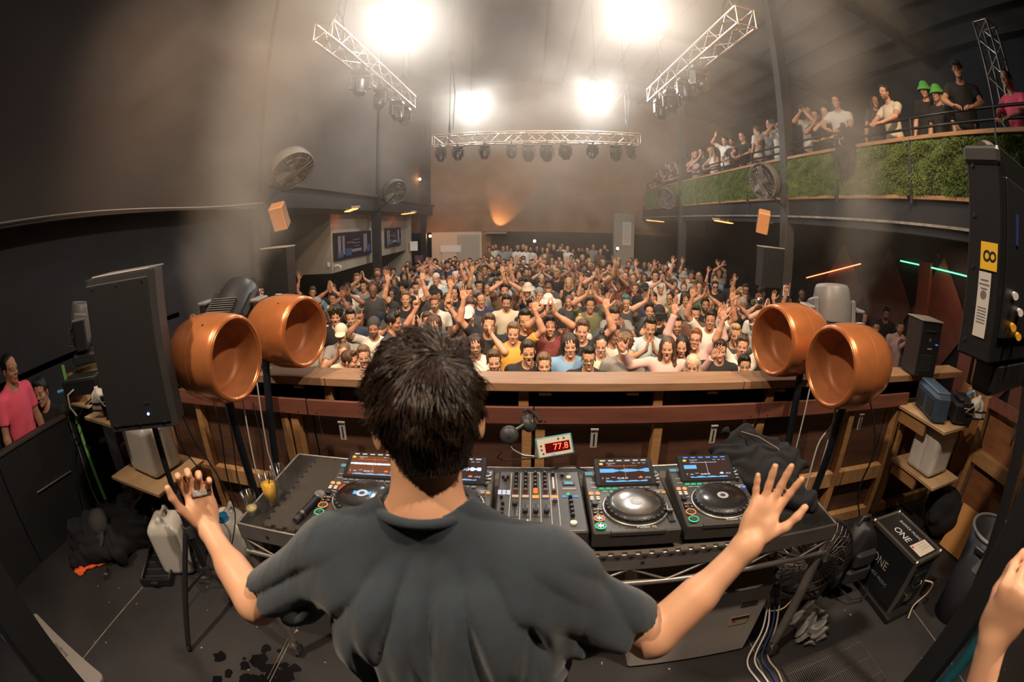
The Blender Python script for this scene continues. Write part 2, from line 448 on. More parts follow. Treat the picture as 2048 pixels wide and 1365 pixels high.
def np_mesh(name, parts, mats, attr=None, smooth=True, matidx=None):
    """parts: list of (V, Q); attr: list of per-vertex float3 arrays named hc"""
    V = np.concatenate([p[0] for p in parts]); b = 0; Q = []
    for p in parts: Q.append(p[1] + b); b += len(p[0])
    Q = np.concatenate(Q); me = bpy.data.meshes.new(name)
    me.vertices.add(len(V)); me.vertices.foreach_set('co', V.astype(np.float32).ravel())
    me.loops.add(Q.size); me.loops.foreach_set('vertex_index', Q.astype(np.int32).ravel())
    me.polygons.add(len(Q)); me.polygons.foreach_set('loop_start', (np.arange(len(Q)) * Q.shape[1]).astype(np.int32))
    me.update(calc_edges=True)
    me.polygons.foreach_set('use_smooth', np.full(len(Q), smooth))
    if matidx is not None: me.polygons.foreach_set('material_index', matidx.astype(np.int32))
    for m in mats: me.materials.append(m)
    if attr is not None:
        A = me.attributes.new('hc', 'FLOAT_VECTOR', 'POINT'); A.data.foreach_set('vector', attr.astype(np.float32).ravel())
    me.update(); return me
def RM(rx=0, ry=0, rz=0): return np.array(Euler((rx, ry, rz)).to_matrix())
def nrm(v): v = np.asarray(v, float); return v / (np.linalg.norm(v) + 1e-12)
EYE = .031
def head_sdf(s, c, M, sc_=1.0, mouth=0.0, fem=False, jaw=1.0, k=.018):
    """head in its own frame: +y face, z up, origin between the ears at eye height"""
    def T(p): return c + M @ (V3(*p) * sc_)
    def E(p, r, kk=k, op='+', MM=None): s.ell(T(p), V3(*r) * sc_, M if MM is None else M @ MM, kk * sc_, op)
    E((0, -.012, .035), (.075, .094, .086))
    E((0, .022, -.035), (.058 * jaw, .066, .078))
    E((0, .045, -.085 if not fem else -.08), (.036 * jaw, .036, .026), .03)
    E((0, .020, .045), (.062, .070, .060))
    for q in (-1, 1):
        E((q * .036, .056, -.028), (.024, .026, .024), .02)
        s.ell(T((q * EYE, .098, .000)), V3(.0185, .012, .0105) * sc_, M, .012 * sc_, '-')
        s.ell(T((q * EYE, .0755, .000)), V3(.0135, .0135, .0125) * sc_, M, .002)
        E((q * .076, -.008, -.012), (.008, .018, .031), .006, '+', RM(0, 0, -q * .35))
    s.caps(T((-.040, .080, .020)), T((.040, .080, .020)), .0105 * sc_, None, .02 * sc_)
    s.caps(T((0, .088, .012)), T((0, .107, -.026)), .0065 * sc_, .0105 * sc_, .012 * sc_)
    for q in (-1, 1): s.ell(T((q * .011, .097, -.031)), V3(.008, .009, .007) * sc_, M, .008)
    s.caps(T((-.016, .0865, -.058)), T((.016, .0865, -.058)), .0065 * sc_, None, .008)
    s.caps(T((-.012, .086, -.069 - mouth * .022)), T((.012, .086, -.069 - mouth * .022)), .0075 * sc_, None, .008)
    if mouth > 0: s.ell(T((0, .094, -.064 - mouth * .011)), V3(.021, .022, .004 + mouth * .012) * sc_, M, .003, '-')
    s.ell(T((0, .077, -.104 - mouth * .012)), V3(.019, .016, .015) * sc_, M, .02)
def hand_sdf(s, w, d, n, pose='open', sc_=1.0, side=1, spread=.12, k=.006, curl=None, fat=1.0, thumb=None):
    """w wrist, d direction of the fingers, n palm normal (the way the palm faces), side +1: thumb on the n x d side"""
    d = nrm(d); n = nrm(np.asarray(n, float) - d * (np.asarray(n, float) @ d)); u = nrm(np.cross(d, n)) * side
    P = lambda a, b, c_: w + (d * a + u * b + n * c_) * sc_
    s.ell(P(.050, 0, 0), V3(.050, .041, .0155) * sc_, np.stack([d, u, n], 1), .012)
    s.ell(P(.040, .026, .010), V3(.034, .017, .015) * sc_, np.stack([d, u, n], 1), .012)
    s.ell(P(.045, -.026, .006), V3(.038, .014, .013) * sc_, np.stack([d, u, n], 1), .012)
    s.ell(P(.085, 0, 0), V3(.018, .039, .0125) * sc_, np.stack([d, u, n], 1), .012)
    kn = [(.092, .030), (.098, .010), (.094, -.010), (.084, -.029)]; ln = [.078, .087, .080, .062]; rr = [.0088, .0090, .0086, .0076]
    cu = curl or {'open': [(.12, .10, .08)] * 4, 'relax': [(.45, .5, .35)] * 4, 'fist': [(1.35, 1.55, 1.1)] * 4, 'cup': [(.55, .65, .45)] * 4,
          'point': [(.05, .05, .05), (1.35, 1.55, 1.0), (1.4, 1.55, 1.0), (1.4, 1.5, 1.0)],
          'horns': [(.05, .05, .05), (1.35, 1.55, 1.0), (1.4, 1.55, 1.0), (.05, .1, .05)],
          'grip': [(.85, 1.0, .7)] * 4}[pose]
    for i in range(4):
        a0 = (1.5 - i) * spread; base = P(kn[i][0], kn[i][1], 0); dd = nrm(d * math.cos(a0) + u * math.sin(a0)); p = base; L_ = ln[i] * sc_; ang = 0; r = rr[i] * sc_ * fat
        for j, (fr, c_) in enumerate(zip((.46, .30, .24), cu[i])):
            ang += c_; q = p + (dd * math.cos(ang) + n * math.sin(ang)) * L_ * fr
            s.caps(p, q, r * (1.06 - .06 * j), r * (1.0 - .08 * (j + 1)), k if j == 0 else .003); p = q
    t0 = P(.022, .030, .008); ta = {'open': .85, 'relax': .55, 'fist': .25, 'cup': .6, 'point': .3, 'horns': .3, 'grip': .35}.get(pose, .7)
    if thumb: ta = thumb
    tn = {'open': .25, 'relax': .4, 'fist': 1.1, 'cup': .6, 'point': 1.0, 'horns': 1.0, 'grip': 1.0}.get(pose, .3)
    dv = nrm(d * math.cos(ta) + u * math.sin(ta) + n * tn * .6); p = t0
    for fr, r in ((.046, .0125), (.034, .0105), (.026, .0095)):
        q = p + dv * fr * sc_; s.caps(p, q, r * sc_ * (1 + (fat - 1) * .5), r * .9 * sc_ * (1 + (fat - 1) * .5), .008); p = q
        dv = nrm(dv + d * .25 - u * .12 * (1 if (pose == 'open' or thumb) else 3))
def arm_sdf(s, sh, el, wr, r=(.050, .040, .041, .0265), extra=0.0, upto=None):
    sh, el, wr = map(lambda v: np.asarray(v, float), (sh, el, wr))
    s.caps(sh, el, r[0], r[1], .03)
    m = el + (wr - el) * .28
    s.caps(el, wr, r[1] * .96, r[3], .02); s.caps(el + (wr - el) * .08, el + (wr - el) * .45, r[2] * .93, r[2] * .86, .03)
POSES = {}
def ik(sh, wr, L1=.285, L2=.26, hint=(0, 0, -1)):
    sh = np.asarray(sh, float); wr = np.asarray(wr, float); v = wr - sh; D = np.linalg.norm(v)
    if D > (L1 + L2) * .995: wr = sh + v / D * (L1 + L2) * .995; v = wr - sh; D = np.linalg.norm(v)
    a = (L1 * L1 - L2 * L2 + D * D) / (2 * D); hgt = math.sqrt(max(L1 * L1 - a * a, 0)); d = v / D
    hn = nrm(np.asarray(hint, float) - d * (np.asarray(hint, float) @ d)); return sh + d * a + hn * hgt, wr
class Pose:
    """a posed body in its own frame, feet at z 0, facing +y; arms: (wrist, elbow hint, finger direction, palm normal, hand pose)"""
    def __init__(s, la, ra, tilt=(0, 0, 0), lean=0.0, mouth=0.0, fem=False, build=1.0):
        s.la, s.ra, s.tilt, s.lean, s.mouth, s.fem, s.build = la, ra, tilt, lean, mouth, fem, build
        s.shw = (.172 if fem else .190) * build
        s.neck = V3(0, lean * .5 - .01, 1.455); s.hc = V3(0, lean + .025, 1.615); s.HM = RM(*tilt)
        s.arms = []
        for q, a in ((-1, la), (1, ra)):
            up = max(0, a[0][2] - 1.35) * .12
            sh = V3(q * (s.shw - up * .4), lean * .4 - .01, 1.395 + up); el, wr = ik(sh, a[0], hint=a[1]); s.arms.append((q, sh, el, wr, a[2], a[3], a[4]))
    def torso(s, S, o=0.0, loose=0.0):
        b, ln = s.build, s.lean; f = s.fem
        S.ell((0, 0, .93), ((.168 if f else .160) * b + o, .115 * b + o, .14 + o), None, .05)
        S.ell((0, ln * .2, 1.10), ((.118 if f else .138) * b + o + loose, .098 * b + o + loose, .17), None, .06)
        S.ell((0, ln * .35, 1.27), ((.142 if f else .165) * b + o, .112 * b + o, .17 + o), None, .06)
        if f:
            for q in (-1, 1): S.ell((q * .062, ln * .35 + .085, 1.25), (.052 + o, .048 + o, .055 + o), None, .03)
        S.caps((-s.shw + .035, ln * .4 - .01, 1.385), (s.shw - .035, ln * .4 - .01, 1.385), .060 + o, None, .05)
        for q in (-1, 1): S.caps((q * s.shw * .72, ln * .45 - .01, 1.405), (q * .03, ln * .5 - .015, 1.475), .040 + o, .034 + o, .04)
    def body(s, vox=.012, fine=.0055):
        B = SDF(); s.torso(B)
        B.caps(s.neck - V3(0, 0, .03), s.hc + s.HM @ V3(0, -.02, -.06), .054 if not s.fem else .046, .050 if not s.fem else .042, .03)
        for q, sh, el, wr, fd, pn, hp in s.arms: arm_sdf(B, sh, el, wr, (.050, .040, .041, .0265) if not s.fem else (.041, .034, .036, .024))
        for q in (-1, 1):
            B.caps((q * .088, 0, .90), (q * .105, .015, .49), .088 * s.build, .055, .04); B.caps((q * .105, .015, .49), (q * .11, -.02, .09), .055, .036, .03)
            B.caps((q * .105, -.012, .38), (q * .108, -.02, .28), .055, .046, .03); B.caps((q * .11, -.03, .045), (q * .125, .13, .03), .042, .034, .02)
        xs = [0] + [p[k][0] for p in s.arms for k in (1, 2, 3)]; ys = [0] + [p[k][1] for p in s.arms for k in (1, 2, 3)]; zs = [1.6] + [p[k][2] for p in s.arms for k in (2, 3)]
        parts = [surface(B, (min(xs) - .12, min(ys) - .18, -.03), (max(xs) + .12, max(ys) + .22, max(zs) + .1), vox)]
        Hd = SDF(); head_sdf(Hd, s.hc, s.HM, 1.0, s.mouth, s.fem, .95 if s.fem else 1.0)
        r0, r1 = (.050, .048) if not s.fem else (.042, .040)
        Hd.caps(s.neck - V3(0, 0, .01), s.hc + s.HM @ V3(0, -.022, -.055), r0 + .001, r1, .02)
        hd = surface(Hd, s.hc - .17, s.hc + .17, fine); 
        at = [np.full((len(parts[0][0]), 3), 9.0), (hd[0] - s.hc) @ s.HM]; parts.append(hd)
        for q, sh, el, wr, fd, pn, hp in s.arms:
            if hp is None: continue
            Sx = SDF(); hand_sdf(Sx, np.asarray(wr), fd, pn, hp, .97 if not s.fem else .88, -q if np.dot(np.cross(nrm(fd), nrm(pn)), (1, 0, 0)) * q > 0 else q)
            Sx.caps(wr + nrm(el - wr) * .05, wr + nrm(fd) * .01, .0285 if not s.fem else .0262, .0265 if not s.fem else .024, .015)
            h_ = surface(Sx, wr - .21, wr + .21, fine); parts.append(h_); at.append(np.full((len(h_[0]), 3), 9.0))
        return parts, np.concatenate(at)
    def shirt(s, kind='tee', vox=.012):
        S = SDF(); o = .010; s.torso(S, o, .012 if kind != 'tank' else .004)
        S.fn(lambda P: P[:, 2] * -1 + .86, '&')
        if kind == 'hood':
            S.ell(s.neck + V3(0, -.05, .0), (.105, .075, .045), None, .03)
        if kind != 'tank':
            for q, sh, el, wr, *_ in s.arms:
                sh, el, wr = map(np.asarray, (sh, el, wr))
                if kind == 'tee':
                    A = SDF(); e = sh + (el - sh) * .95; ax = nrm(el - sh); A.caps(sh, e, .066, .058, 0); cut = sh + (el - sh) * .62
                    A.fn(lambda P, c=cut, a=ax: (P - c) @ a, '&'); S.fn(A, '+', .035)
                else:
                    A = SDF(); A.caps(sh, el, .062, .052, 0); ax = nrm(wr - el); A.caps(el, wr, .052, .040, .02)
                    A.fn(lambda P, c=wr - ax * .02, a=ax: (P - c) @ a, '&'); S.fn(A, '+', .035)
        if kind == 'tank':
            for q in (-1, 1): S.ell((q * (s.shw + .035), s.lean * .4, 1.37), (.07, .2, .12), None, .01, '-')
        if kind != 'hood': S.caps(s.neck + V3(0, .035, .03), s.hc, .066, .07, .01, '-')
        else: S.caps(s.neck + V3(0, .01, .02), s.hc, .060, .07, .01, '-')
        def wr_(P, d):
            x, y, z = P.T
            return d + .004 * np.sin(x * 38 + np.sin(z * 11) * 2.2 + y * 15) * np.clip((1.40 - z) * 6, 0, 1)
        S.fn(wr_, 'd')
        xs = [0] + [p[k][0] for p in s.arms for k in (1, 2, 3)]; ys = [0] + [p[k][1] for p in s.arms for k in (1, 2, 3)]; zs = [1.5] + [p[k][2] for p in s.arms for k in (2, 3)]
        return surface(S, (min(xs) - .14, min(ys) - .2, .82), (max(xs) + .14, max(ys) + .2, max(zs) + .1), vox)
    def trousers(s, vox=.016):
        S = SDF(); b = s.build; S.ell((0, 0, .93), ((.170 if s.fem else .162) * b + .006, .122 * b, .14), None, .05)
        for q in (-1, 1):
            S.caps((q * .088, 0, .90), (q * .105, .015, .49), .094 * b, .068, .03); S.caps((q * .105, .015, .49), (q * .11, -.02, .07), .068, .056, .03)
        S.fn(lambda P: P[:, 2] - .985, '&')
        return surface(S, (-.26, -.2, -.0), (.26, .2, 1.05), vox)
def hair_sdf(style, seed=0):
    S = SDF(); rr = random.Random(seed)
    face = lambda k=.0: S.ell((0, .088, -.035), (.070, .075, .092), None, .012, '-')
    amp, fr = .0035, 70
    if style == 'short': S.ell((0, -.018, .045), (.083, .101, .092), None); S.caps((-.02, .055, .105), (.03, .06, .11), .022, .026, .03); face(); S.fn(lambda P: (-.055 - P[:, 2]) + np.clip(P[:, 1] * 1.5, -.02, .2), '&')
    elif style == 'buzz': S.ell((0, -.014, .040), (.0785, .097, .0885), None); S.ell((0, .10, -.04), (.080, .085, .100), None, .01, '-'); S.fn(lambda P: (-.04 - P[:, 2]) + np.clip(P[:, 1] * 1.5, -.02, .2), '&'); amp = .001
    elif style == 'quiff': S.ell((0, -.02, .045), (.080, .098, .090), None); S.ell((0, .045, .115), (.055, .050, .040), None, .03); face(); S.fn(lambda P: (-.045 - P[:, 2]) + np.clip(P[:, 1] * 1.5, -.02, .2), '&'); amp = .005
    elif style == 'curly': S.ell((0, -.015, .060), (.102, .112, .098), None); S.ell((0, .03, .115), (.075, .07, .045), None, .03); face(); S.fn(lambda P: (-.06 - P[:, 2]) + np.clip(P[:, 1], -.02, .2), '&'); amp, fr = .010, 95
    elif style == 'mop':
        S.ell((0, -.018, .045), (.092, .106, .092), None)
        for q in (-1, 1): S.caps((q * .076, -.01, .02), (q * .080, -.01, -.085), .026, .020, .03)
        S.caps((0, -.075, .02), (0, -.075, -.10), .045, .035, .03); S.ell((0, .095, -.04), (.060, .07, .085), None, .012, '-'); amp, fr = .006, 60
    elif style == 'long':
        S.ell((0, -.018, .045), (.086, .102, .090), None)
        for q in (-1, 1): S.caps((q * .072, -.010, .02), (q * .086, .01, -.20), .026, .030, .03); S.caps((q * .086, .01, -.20), (q * .09, .05, -.30), .030, .018, .03)
        S.caps((0, -.075, .02), (0, -.085, -.22), .055, .060, .03); S.ell((0, .105, -.05), (.058, .08, .100), None, .010, '-'); amp, fr = .003, 90
    elif style == 'bun':
        S.ell((0, -.016, .042), (.080, .098, .090), None); S.ell((0, -.04, .145), (.034, .034, .030), None, .008); S.ell((0, .10, -.035), (.068, .080, .098), None, .010, '-'); S.fn(lambda P: (-.05 - P[:, 2]) + np.clip(P[:, 1] * 1.5, -.02, .2), '&')
    elif style == 'cap':
        S.ell((0, -.012, .045), (.086, .103, .096), None); S.fn(lambda P: (.028 - P[:, 2]) - P[:, 1] * .10, '&'); S.ell((0, .115, .040), (.070, .075, .012), RM(-.18), .006); amp = 0
    elif style == 'backcap':
        S.ell((0, -.012, .045), (.086, .103, .096), None); S.fn(lambda P: (.030 - P[:, 2]) + P[:, 1] * .25, '&'); S.ell((0, -.12, .012), (.060, .06, .012), RM(.35), .006); amp = 0
    elif style == 'bucket':
        S.ell((0, -.01, .060), (.086, .100, .092), None); S.fn(lambda P: (.035 - P[:, 2]), '&'); S.fn(lambda P: np.maximum(np.abs(np.sqrt(P[:, 0] ** 2 + (P[:, 1] + .01) ** 2) - (.098 + (.06 - P[:, 2]) * .65)) - .006, np.maximum(P[:, 2] - .065, -.002 - P[:, 2])), '+', .006); amp = 0
    elif style == 'beanie':
        S.ell((0, -.014, .052), (.084, .101, .100), None); S.fn(lambda P: (.020 - P[:, 2]) + P[:, 1] * .15, '&'); amp = .0012
    if amp:
        def nz(P, d, a=amp, f=fr, s_=seed):
            x, y, z = P.T; t = np.arctan2(x, -y)
            return d + a * (np.sin(t * 17 + z * f * .5 + s_) * .7 + np.sin(x * f + s_) * np.sin(y * f * 1.1 + 1) * np.sin(z * f * .9 + 2))
        S.fn(nz, 'd')
    return surface(S, (-.17, -.19, -.36 if style == 'long' else -.17), (.17, .21, .21), .0065)
def skin_mat(name, tone, brow, beard=0.0, lips=(.42, .12, .10), teeth=False):
    m = bpy.data.materials.new(name); m.use_nodes = True; nt = m.node_tree; N = nt.nodes; L = nt.links; b = N['Principled BSDF']
    at = N.new('ShaderNodeAttribute'); at.attribute_name = 'hc'; sp = N.new('ShaderNodeSeparateXYZ'); L.new(at.outputs['Vector'], sp.inputs[0])
    def mth(op, a, b_=None, c_=None):
        n = N.new('ShaderNodeMath'); n.operation = op
        for i, v in enumerate((a, b_, c_)):
            if v is None: continue
            if isinstance(v, (int, float)): n.inputs[i].default_value = v
            else: L.new(v, n.inputs[i])
        return n.outputs[0]
    X, Y, Z = sp.outputs; AX = mth('ABSOLUTE', X)
    def ell(cx, cy, cz, rx, ry, rz, soft=.25):
        q = [mth('POWER', mth('DIVIDE', mth('SUBTRACT', v, c), r), 2.0) for v, c, r in ((AX, cx, rx), (Y, cy, ry), (Z, cz, rz)) if r < 1]
        t = q[0]
        for k in q[1:]: t = mth('ADD', t, k)
        mr = N.new('ShaderNodeMapRange'); L.new(mth('SQRT', t), mr.inputs[0]); mr.inputs[1].default_value = 1 + soft; mr.inputs[2].default_value = 1 - soft
        mr.inputs[3].default_value = 0; mr.inputs[4].default_value = 1; return mr.outputs[0]
    ns = N.new('ShaderNodeTexNoise'); ns.inputs['Scale'].default_value = 9; tc = N.new('ShaderNodeTexCoord'); L.new(tc.outputs['Object'], ns.inputs['Vector'])
    cur = None
    mx = N.new('ShaderNodeMix'); mx.data_type = 'RGBA'; mx.inputs[6].default_value = (*tone, 1); mx.inputs[7].default_value = (tone[0] * .82, tone[1] * .66, tone[2] * .60, 1); L.new(ns.outputs['Fac'], mx.inputs[0]); cur = mx.outputs[2]
    def lay(fac, col, s=1.0):
        nonlocal cur
        mx = N.new('ShaderNodeMix'); mx.data_type = 'RGBA'; L.new(mth('MULTIPLY', fac, s), mx.inputs[0]); L.new(cur, mx.inputs[6]); mx.inputs[7].default_value = (*col, 1); cur = mx.outputs[2]
    if beard: lay(mth('SUBTRACT', ell(0, .04, -.095, .066, .08, .060, .25), ell(0, .10, -.062, .020, 9, .010, .3)), brow, beard)
    lay(ell(EYE + .002, .09, .0255, .0175, 9, .0048, .35), brow, .9)
    lay(ell(EYE, .09, .001, .0145, .03, .0085, .25), (.03, .015, .012), .75)
    lay(ell(EYE, .09, .000, .0110, .03, .0055, .2), (.62, .58, .55))
    lay(ell(EYE, .09, .000, .0048, .03, .0052, .15), (.03, .018, .012))
    lay(ell(0, .09, -.0640, .0230, .03, .0110, .3), lips, .8)
    if teeth: lay(ell(0, .09, -.0600, .0175, .05, .0055, .2), (.80, .74, .66)); 
    L.new(cur, b.inputs['Base Color']); b.inputs['Roughness'].default_value = .48
    b.inputs['Subsurface Weight'].default_value = .0; b.inputs['Specular IOR Level'].default_value = .45
    return m
SK = [skin_mat('skin_fair', (.62, .36, .25), (.16, .09, .05)), skin_mat('skin_fair_beard', (.58, .34, .235), (.10, .055, .032), .8),
      skin_mat('skin_tan', (.48, .265, .17), (.05, .03, .02)), skin_mat('skin_tan_beard', (.46, .25, .16), (.025, .016, .012), .9),
      skin_mat('skin_olive', (.53, .32, .19), (.03, .02, .016), 0), skin_mat('skin_brown', (.25, .125, .075), (.015, .01, .008), .4)]
# ------------------------------------------------------------------ the performer seen from behind, arms spread
def performer():
    O = V3(-.16, .60, 0)
    el, wl = V3(-.585, .583, 1.29), V3(-.79, .72, 1.375); er, wr = V3(.265, .602, 1.265), V3(.452, .655, 1.472)
    sl, sr = V3(-.35, .625, 1.475), V3(.04, .625, 1.475)
    hc = V3(-.180, .722, 1.722); HM = RM(-.27, 0, .42); K = 1.08
    def torso(S, o=0., ls=0.):
        S.ell((-.115, .58, .95), (.165 + o, .12 + o, .15), None, .05); S.ell((-.118, .575, 1.13), (.160 + o + ls, .115 + o + ls, .18), None, .07)
        S.ell((-.140, .60, 1.30), (.205 + o + ls, .125 + o, .18), None, .07)
        S.caps((-.32, .62, 1.445), (.01, .62, 1.445), .068 + o, None, .05)
        for q in (-1, 1):
            S.caps((-.165 + q * .15, .625, 1.480), (-.172 + q * .025, .650, 1.575), .045 + o, .034 + o, .05)
            S.ell((-.16 + q * .085, .525, 1.38), (.075 + o, .035 + o, .09 + o), None, .04)
    B = SDF(); torso(B)
    B.caps((-.170, .652, 1.50), (-.175, .700, 1.68), .066, .061, .04)
    arm_sdf(B, sl, el, wl, (.052, .046, .046, .029)); arm_sdf(B, sr, er, wr, (.052, .046, .046, .029))
    for s_, e_, w_ in ((sl, el, wl), (sr, er, wr)):
        ax = nrm(w_ - e_); B.ell(tuple(w_ - ax * .01), (.030, .030, .030), None, .02)
    cup = [(.35, .80, .5), (.45, .85, .6), (.50, .85, .6), (.55, .75, .4)]
    hand_sdf(B, wl, (-.035, .05, .155), (.70, -.62, .55), 'cup', 1.08, -1, .16, curl=cup, fat=1.12, thumb=.62)
    hand_sdf(B, wr, (.058, .050, .140), (-.42, -.80, .32), 'open', .93, 1, .20, fat=1.14, thumb=.72, curl=[(.12, .12, .1), (.10, .1, .1), (.12, .1, .1), (.05, .1, .1)])
    head_sdf(B, hc, HM, K)
    for q in (1,): B.ell(tuple(hc + HM @ V3(q * .090, -.008, -.014) * K), (.011, .021, .034), HM @ RM(0, 0, -q * .55), .006)
    for q, x in ((-1, -.21), (1, -.03)):
        B.caps((x, .60, .92), (x - .02 * -q, .61, .5), .09, .058, .04); B.caps((x - .02 * -q, .61, .5), (x + q * .03, .58, .09), .056, .038, .03)
        B.caps((x + q * .03, .57, .045), (x + q * .05, .74, .03), .042, .034, .02)
    Vt, Q = surface(B, (-.98, .38, -.02), (.72, .98, 1.93), .0048)
    at = (Vt - hc) @ HM / K
    body = obj('person', np_mesh('person', [(Vt - O, Q)], [mat_skin_dj], at), None, tuple(O))
    tag(body, 'performer in a dark grey t-shirt seen from behind with both arms spread and palms up', 'person')
    # t-shirt, loose with long folds
    S = SDF(); torso(S, .024, .026)
    for s_, e_, f in ((sl, el, .76), (sr, er, .74)):
        A = SDF(); ax = nrm(e_ - s_); cut = s_ + (e_ - s_) * f
        A.caps(s_, e_ + ax * .05, .066, .061, 0); A.ell(tuple(s_ + (e_ - s_) * .55 + V3(0, 0, -.03)), (.074, .064, .064), None, .03)
        A.fn(lambda P, c=cut, a=ax: (P - c) @ a, '&'); S.fn(A, '+', .06)
    S.fn(lambda P: .80 - P[:, 2], '&')
    
    def wr_(P, d):
        x, y, z = P.T; xx = x + .16
        dn = np.clip((1.50 - z) / .35, 0, 1)
        g = lambda u: 1 - 2 * np.abs(np.sin(u * .5)) ** .9
        f = .0135 * g(xx * 62 + 1.2 * np.sin(z * 6) + .6 + xx * 18 * (1.5 - z)) * dn
        f += .0075 * np.sin(xx * 118 + 2.1 * np.sin(z * 8 + 1) + y * 12) * dn
        fan = np.arctan2(xx - .02, 1.66 - z); f += .0115 * g(fan * 21 + 1.0) * np.clip((1.54 - z) / .1, 0, 1)
        a = np.clip((np.abs(xx) - .20) / .1, 0, 1); f = f * (1 - a) + a * .0085 * g(xx * 60 + z * 62 * np.sign(xx) + 1.5 * np.sin(z * 17 + y * 8))
        return d + f
    S.fn(wr_, 'd')
    S0 = SDF(); torso(S0, .007, .004); S.fn(S0, '+', .01)
    S.fn(lambda P: np.maximum(np.sqrt(((P[:, 0] + .175) / 1.0) ** 2 + (P[:, 1] - .672) ** 2) - .080, 1.588 - P[:, 2]), '-', .008)
    Vs, Qs = surface(S, (-.70, .34, .78), (.40, .86, 1.66), .0052)
    obj('t_shirt', np_mesh('t_shirt', [(Vs - O, Qs)], [mat_tee_dj]), body)
    col = []
    for i in range(30):
        t = -math.pi * .98 + i / 29 * math.pi * 1.96
        c = V3(-.175, .666, 1.598) + V3(math.sin(t) * .086, -math.cos(t) * .084, -.012 * (1 - math.cos(t)))
        col.append(tuple(c - O))
    MB().tube(col, .0095, 8).build('collar', mat_tee_dj, body)
    T = SDF(); T.ell((-.115, .58, .95), (.182, .135, .15), None, .05)
    for q, x in ((-1, -.21), (1, -.03)):
        T.caps((x, .60, .92), (x - .02 * -q, .61, .5), .10, .072, .03); T.caps((x - .02 * -q, .61, .5), (x + q * .03, .58, .07), .072, .06, .03)
    T.fn(lambda P: P[:, 2] - 1.0, '&')
    Vp, Qp = surface(T, (-.42, .36, 0), (.1, .82, 1.1), .012); obj('trousers', np_mesh('trousers', [(Vp - O, Qp)], [mat('black_denim', (.02, .021, .025), .8)]), body)
    # hair: a dark cap with thousands of short strands running out from the crown whorl
    HS = SDF(); HS.ell((0, -.020, .048), (.081, .099, .090), None); HS.ell((0, .088, -.035), (.072, .075, .092), None, .012, '-')
    HS.caps((0, -.050, .0), (0, -.052, -.058), .064, .050, .05)
    for q in (-1, 1): HS.ell((q * .086, .004, -.026), (.026, .030, .038), None, .006, '-')
    HS.fn(lambda P: (-.050 - P[:, 2]) + np.clip(P[:, 1] * 1.7 + .06, -.02, .2), '&')
    Vh, Qh = surface(HS, (-.14, -.16, -.14), (.14, .16, .17), .005)
    hair = obj('hair', np_mesh('hair', [(((HM @ (Vh * K).T).T + hc - O), Qh)], [mat_hair_dj]), body)
    tri = Vh[Qh]; cen = tri.mean(1); nor = np.cross(tri[:, 2] - tri[:, 0], tri[:, 3] - tri[:, 1]); nl = np.linalg.norm(nor, axis=1, keepdims=True); nor /= nl + 1e-12
    outw = (nor * (cen - V3(0, 0, .03))).sum(1) > .01
    if outw.mean() < .5: nor = -nor; outw = (nor * (cen - V3(0, 0, .03))).sum(1) > .01
    cen, nor = cen[outw], nor[outw]; rg = np.random.RandomState(3); n = 21000; dw = np.linalg.norm(cen - V3(.016, -.082, .088), axis=1); pw = 1 + 7 * np.exp(-(dw / .022) ** 2); pk = rg.choice(len(cen), n, p=pw / pw.sum())
    P0 = cen[pk] + rg.normal(0, .0022, (n, 3)); Nn = nor[pk]; wh = V3(.016, -.082, .088)
    Dv = P0 - wh; rr = np.linalg.norm(Dv, axis=1); Dv -= (Dv * Nn).sum(1)[:, None] * Nn
    sw = np.cross(Nn, Dv); Dv = Dv + sw * (.55 * np.exp(-rr * 14))[:, None]
    cl = np.stack([np.sin(P0[:, 0] * 140 + 3 * np.sin(P0[:, 2] * 60)), np.sin(P0[:, 1] * 130 + 1), np.sin(P0[:, 2] * 150 + 2 * np.sin(P0[:, 0] * 80))], 1) * .020
    Dv = Dv / (np.linalg.norm(Dv, axis=1, keepdims=True) + 1e-9) + cl * 16 + rg.normal(0, .10, (n, 3))
    low = np.clip((P0[:, 2] + .07) / .13, 0, 1); ln = (.009 + .030 * low) * rg.uniform(.7, 1.15, n)
    NP = 5; pts = np.zeros((n, NP, 3)); p = P0 - Nn * .003
    for j in range(NP):
        pts[:, j] = p; lift = (.15 - .10 * j) * low[:, None] + .03 + .55 * np.exp(-rr * 45)[:, None]
        d = Dv + Nn * lift + V3(0, -.05, -.12 * j); d /= np.linalg.norm(d, axis=1, keepdims=True); p = p + d * (ln / (NP - 1))[:, None]
    pts = ((HM @ (pts.reshape(-1, 3) * K).T).T + hc - O)
    hcv = bpy.data.hair_curves.new('hair_strands'); hcv.add_curves([NP] * n)
    hcv.position_data.foreach_set('vector', pts.astype(np.float32).ravel())
    ra = hcv.attributes.get('radius') or hcv.attributes.new('radius', 'FLOAT', 'POINT')
    ra.data.foreach_set('value', np.tile(np.array([.0007, .0007, .0006, .0005, .0002], np.float32), n))
    hcv.materials.append(mat_hair_dj2); hs = bpy.data.objects.new('hair_strands', hcv); C.objects.link(hs); hs.parent = hair
    # the little silver stick lying in his left hand
    d = Matrix.Rotation(math.radians(-24), 3, 'Y')
    b = MB().box((0, 0, 0), (.042, .014, .006), None, 0, .0015).box((-.028, 0, 0), (.014, .011, .0045), None, 1)
    st = b.build('memory_stick', [mat('silver_plastic', (.62, .60, .60), .35, .3), steel], None)
    dd = nrm((-.035, .05, .155)); nn = nrm(V3(.70, -.62, .55) - dd * (V3(.70, -.62, .55) @ dd)); uu = np.cross(dd, nn)
    pos = wl + dd * .088 * 1.06 + nn * .0235 + uu * .004
    Mx = Matrix((Vector(uu * -1), Vector(dd), Vector(nn))).transposed().to_4x4(); Mx.translation = pos; st.matrix_world = Mx
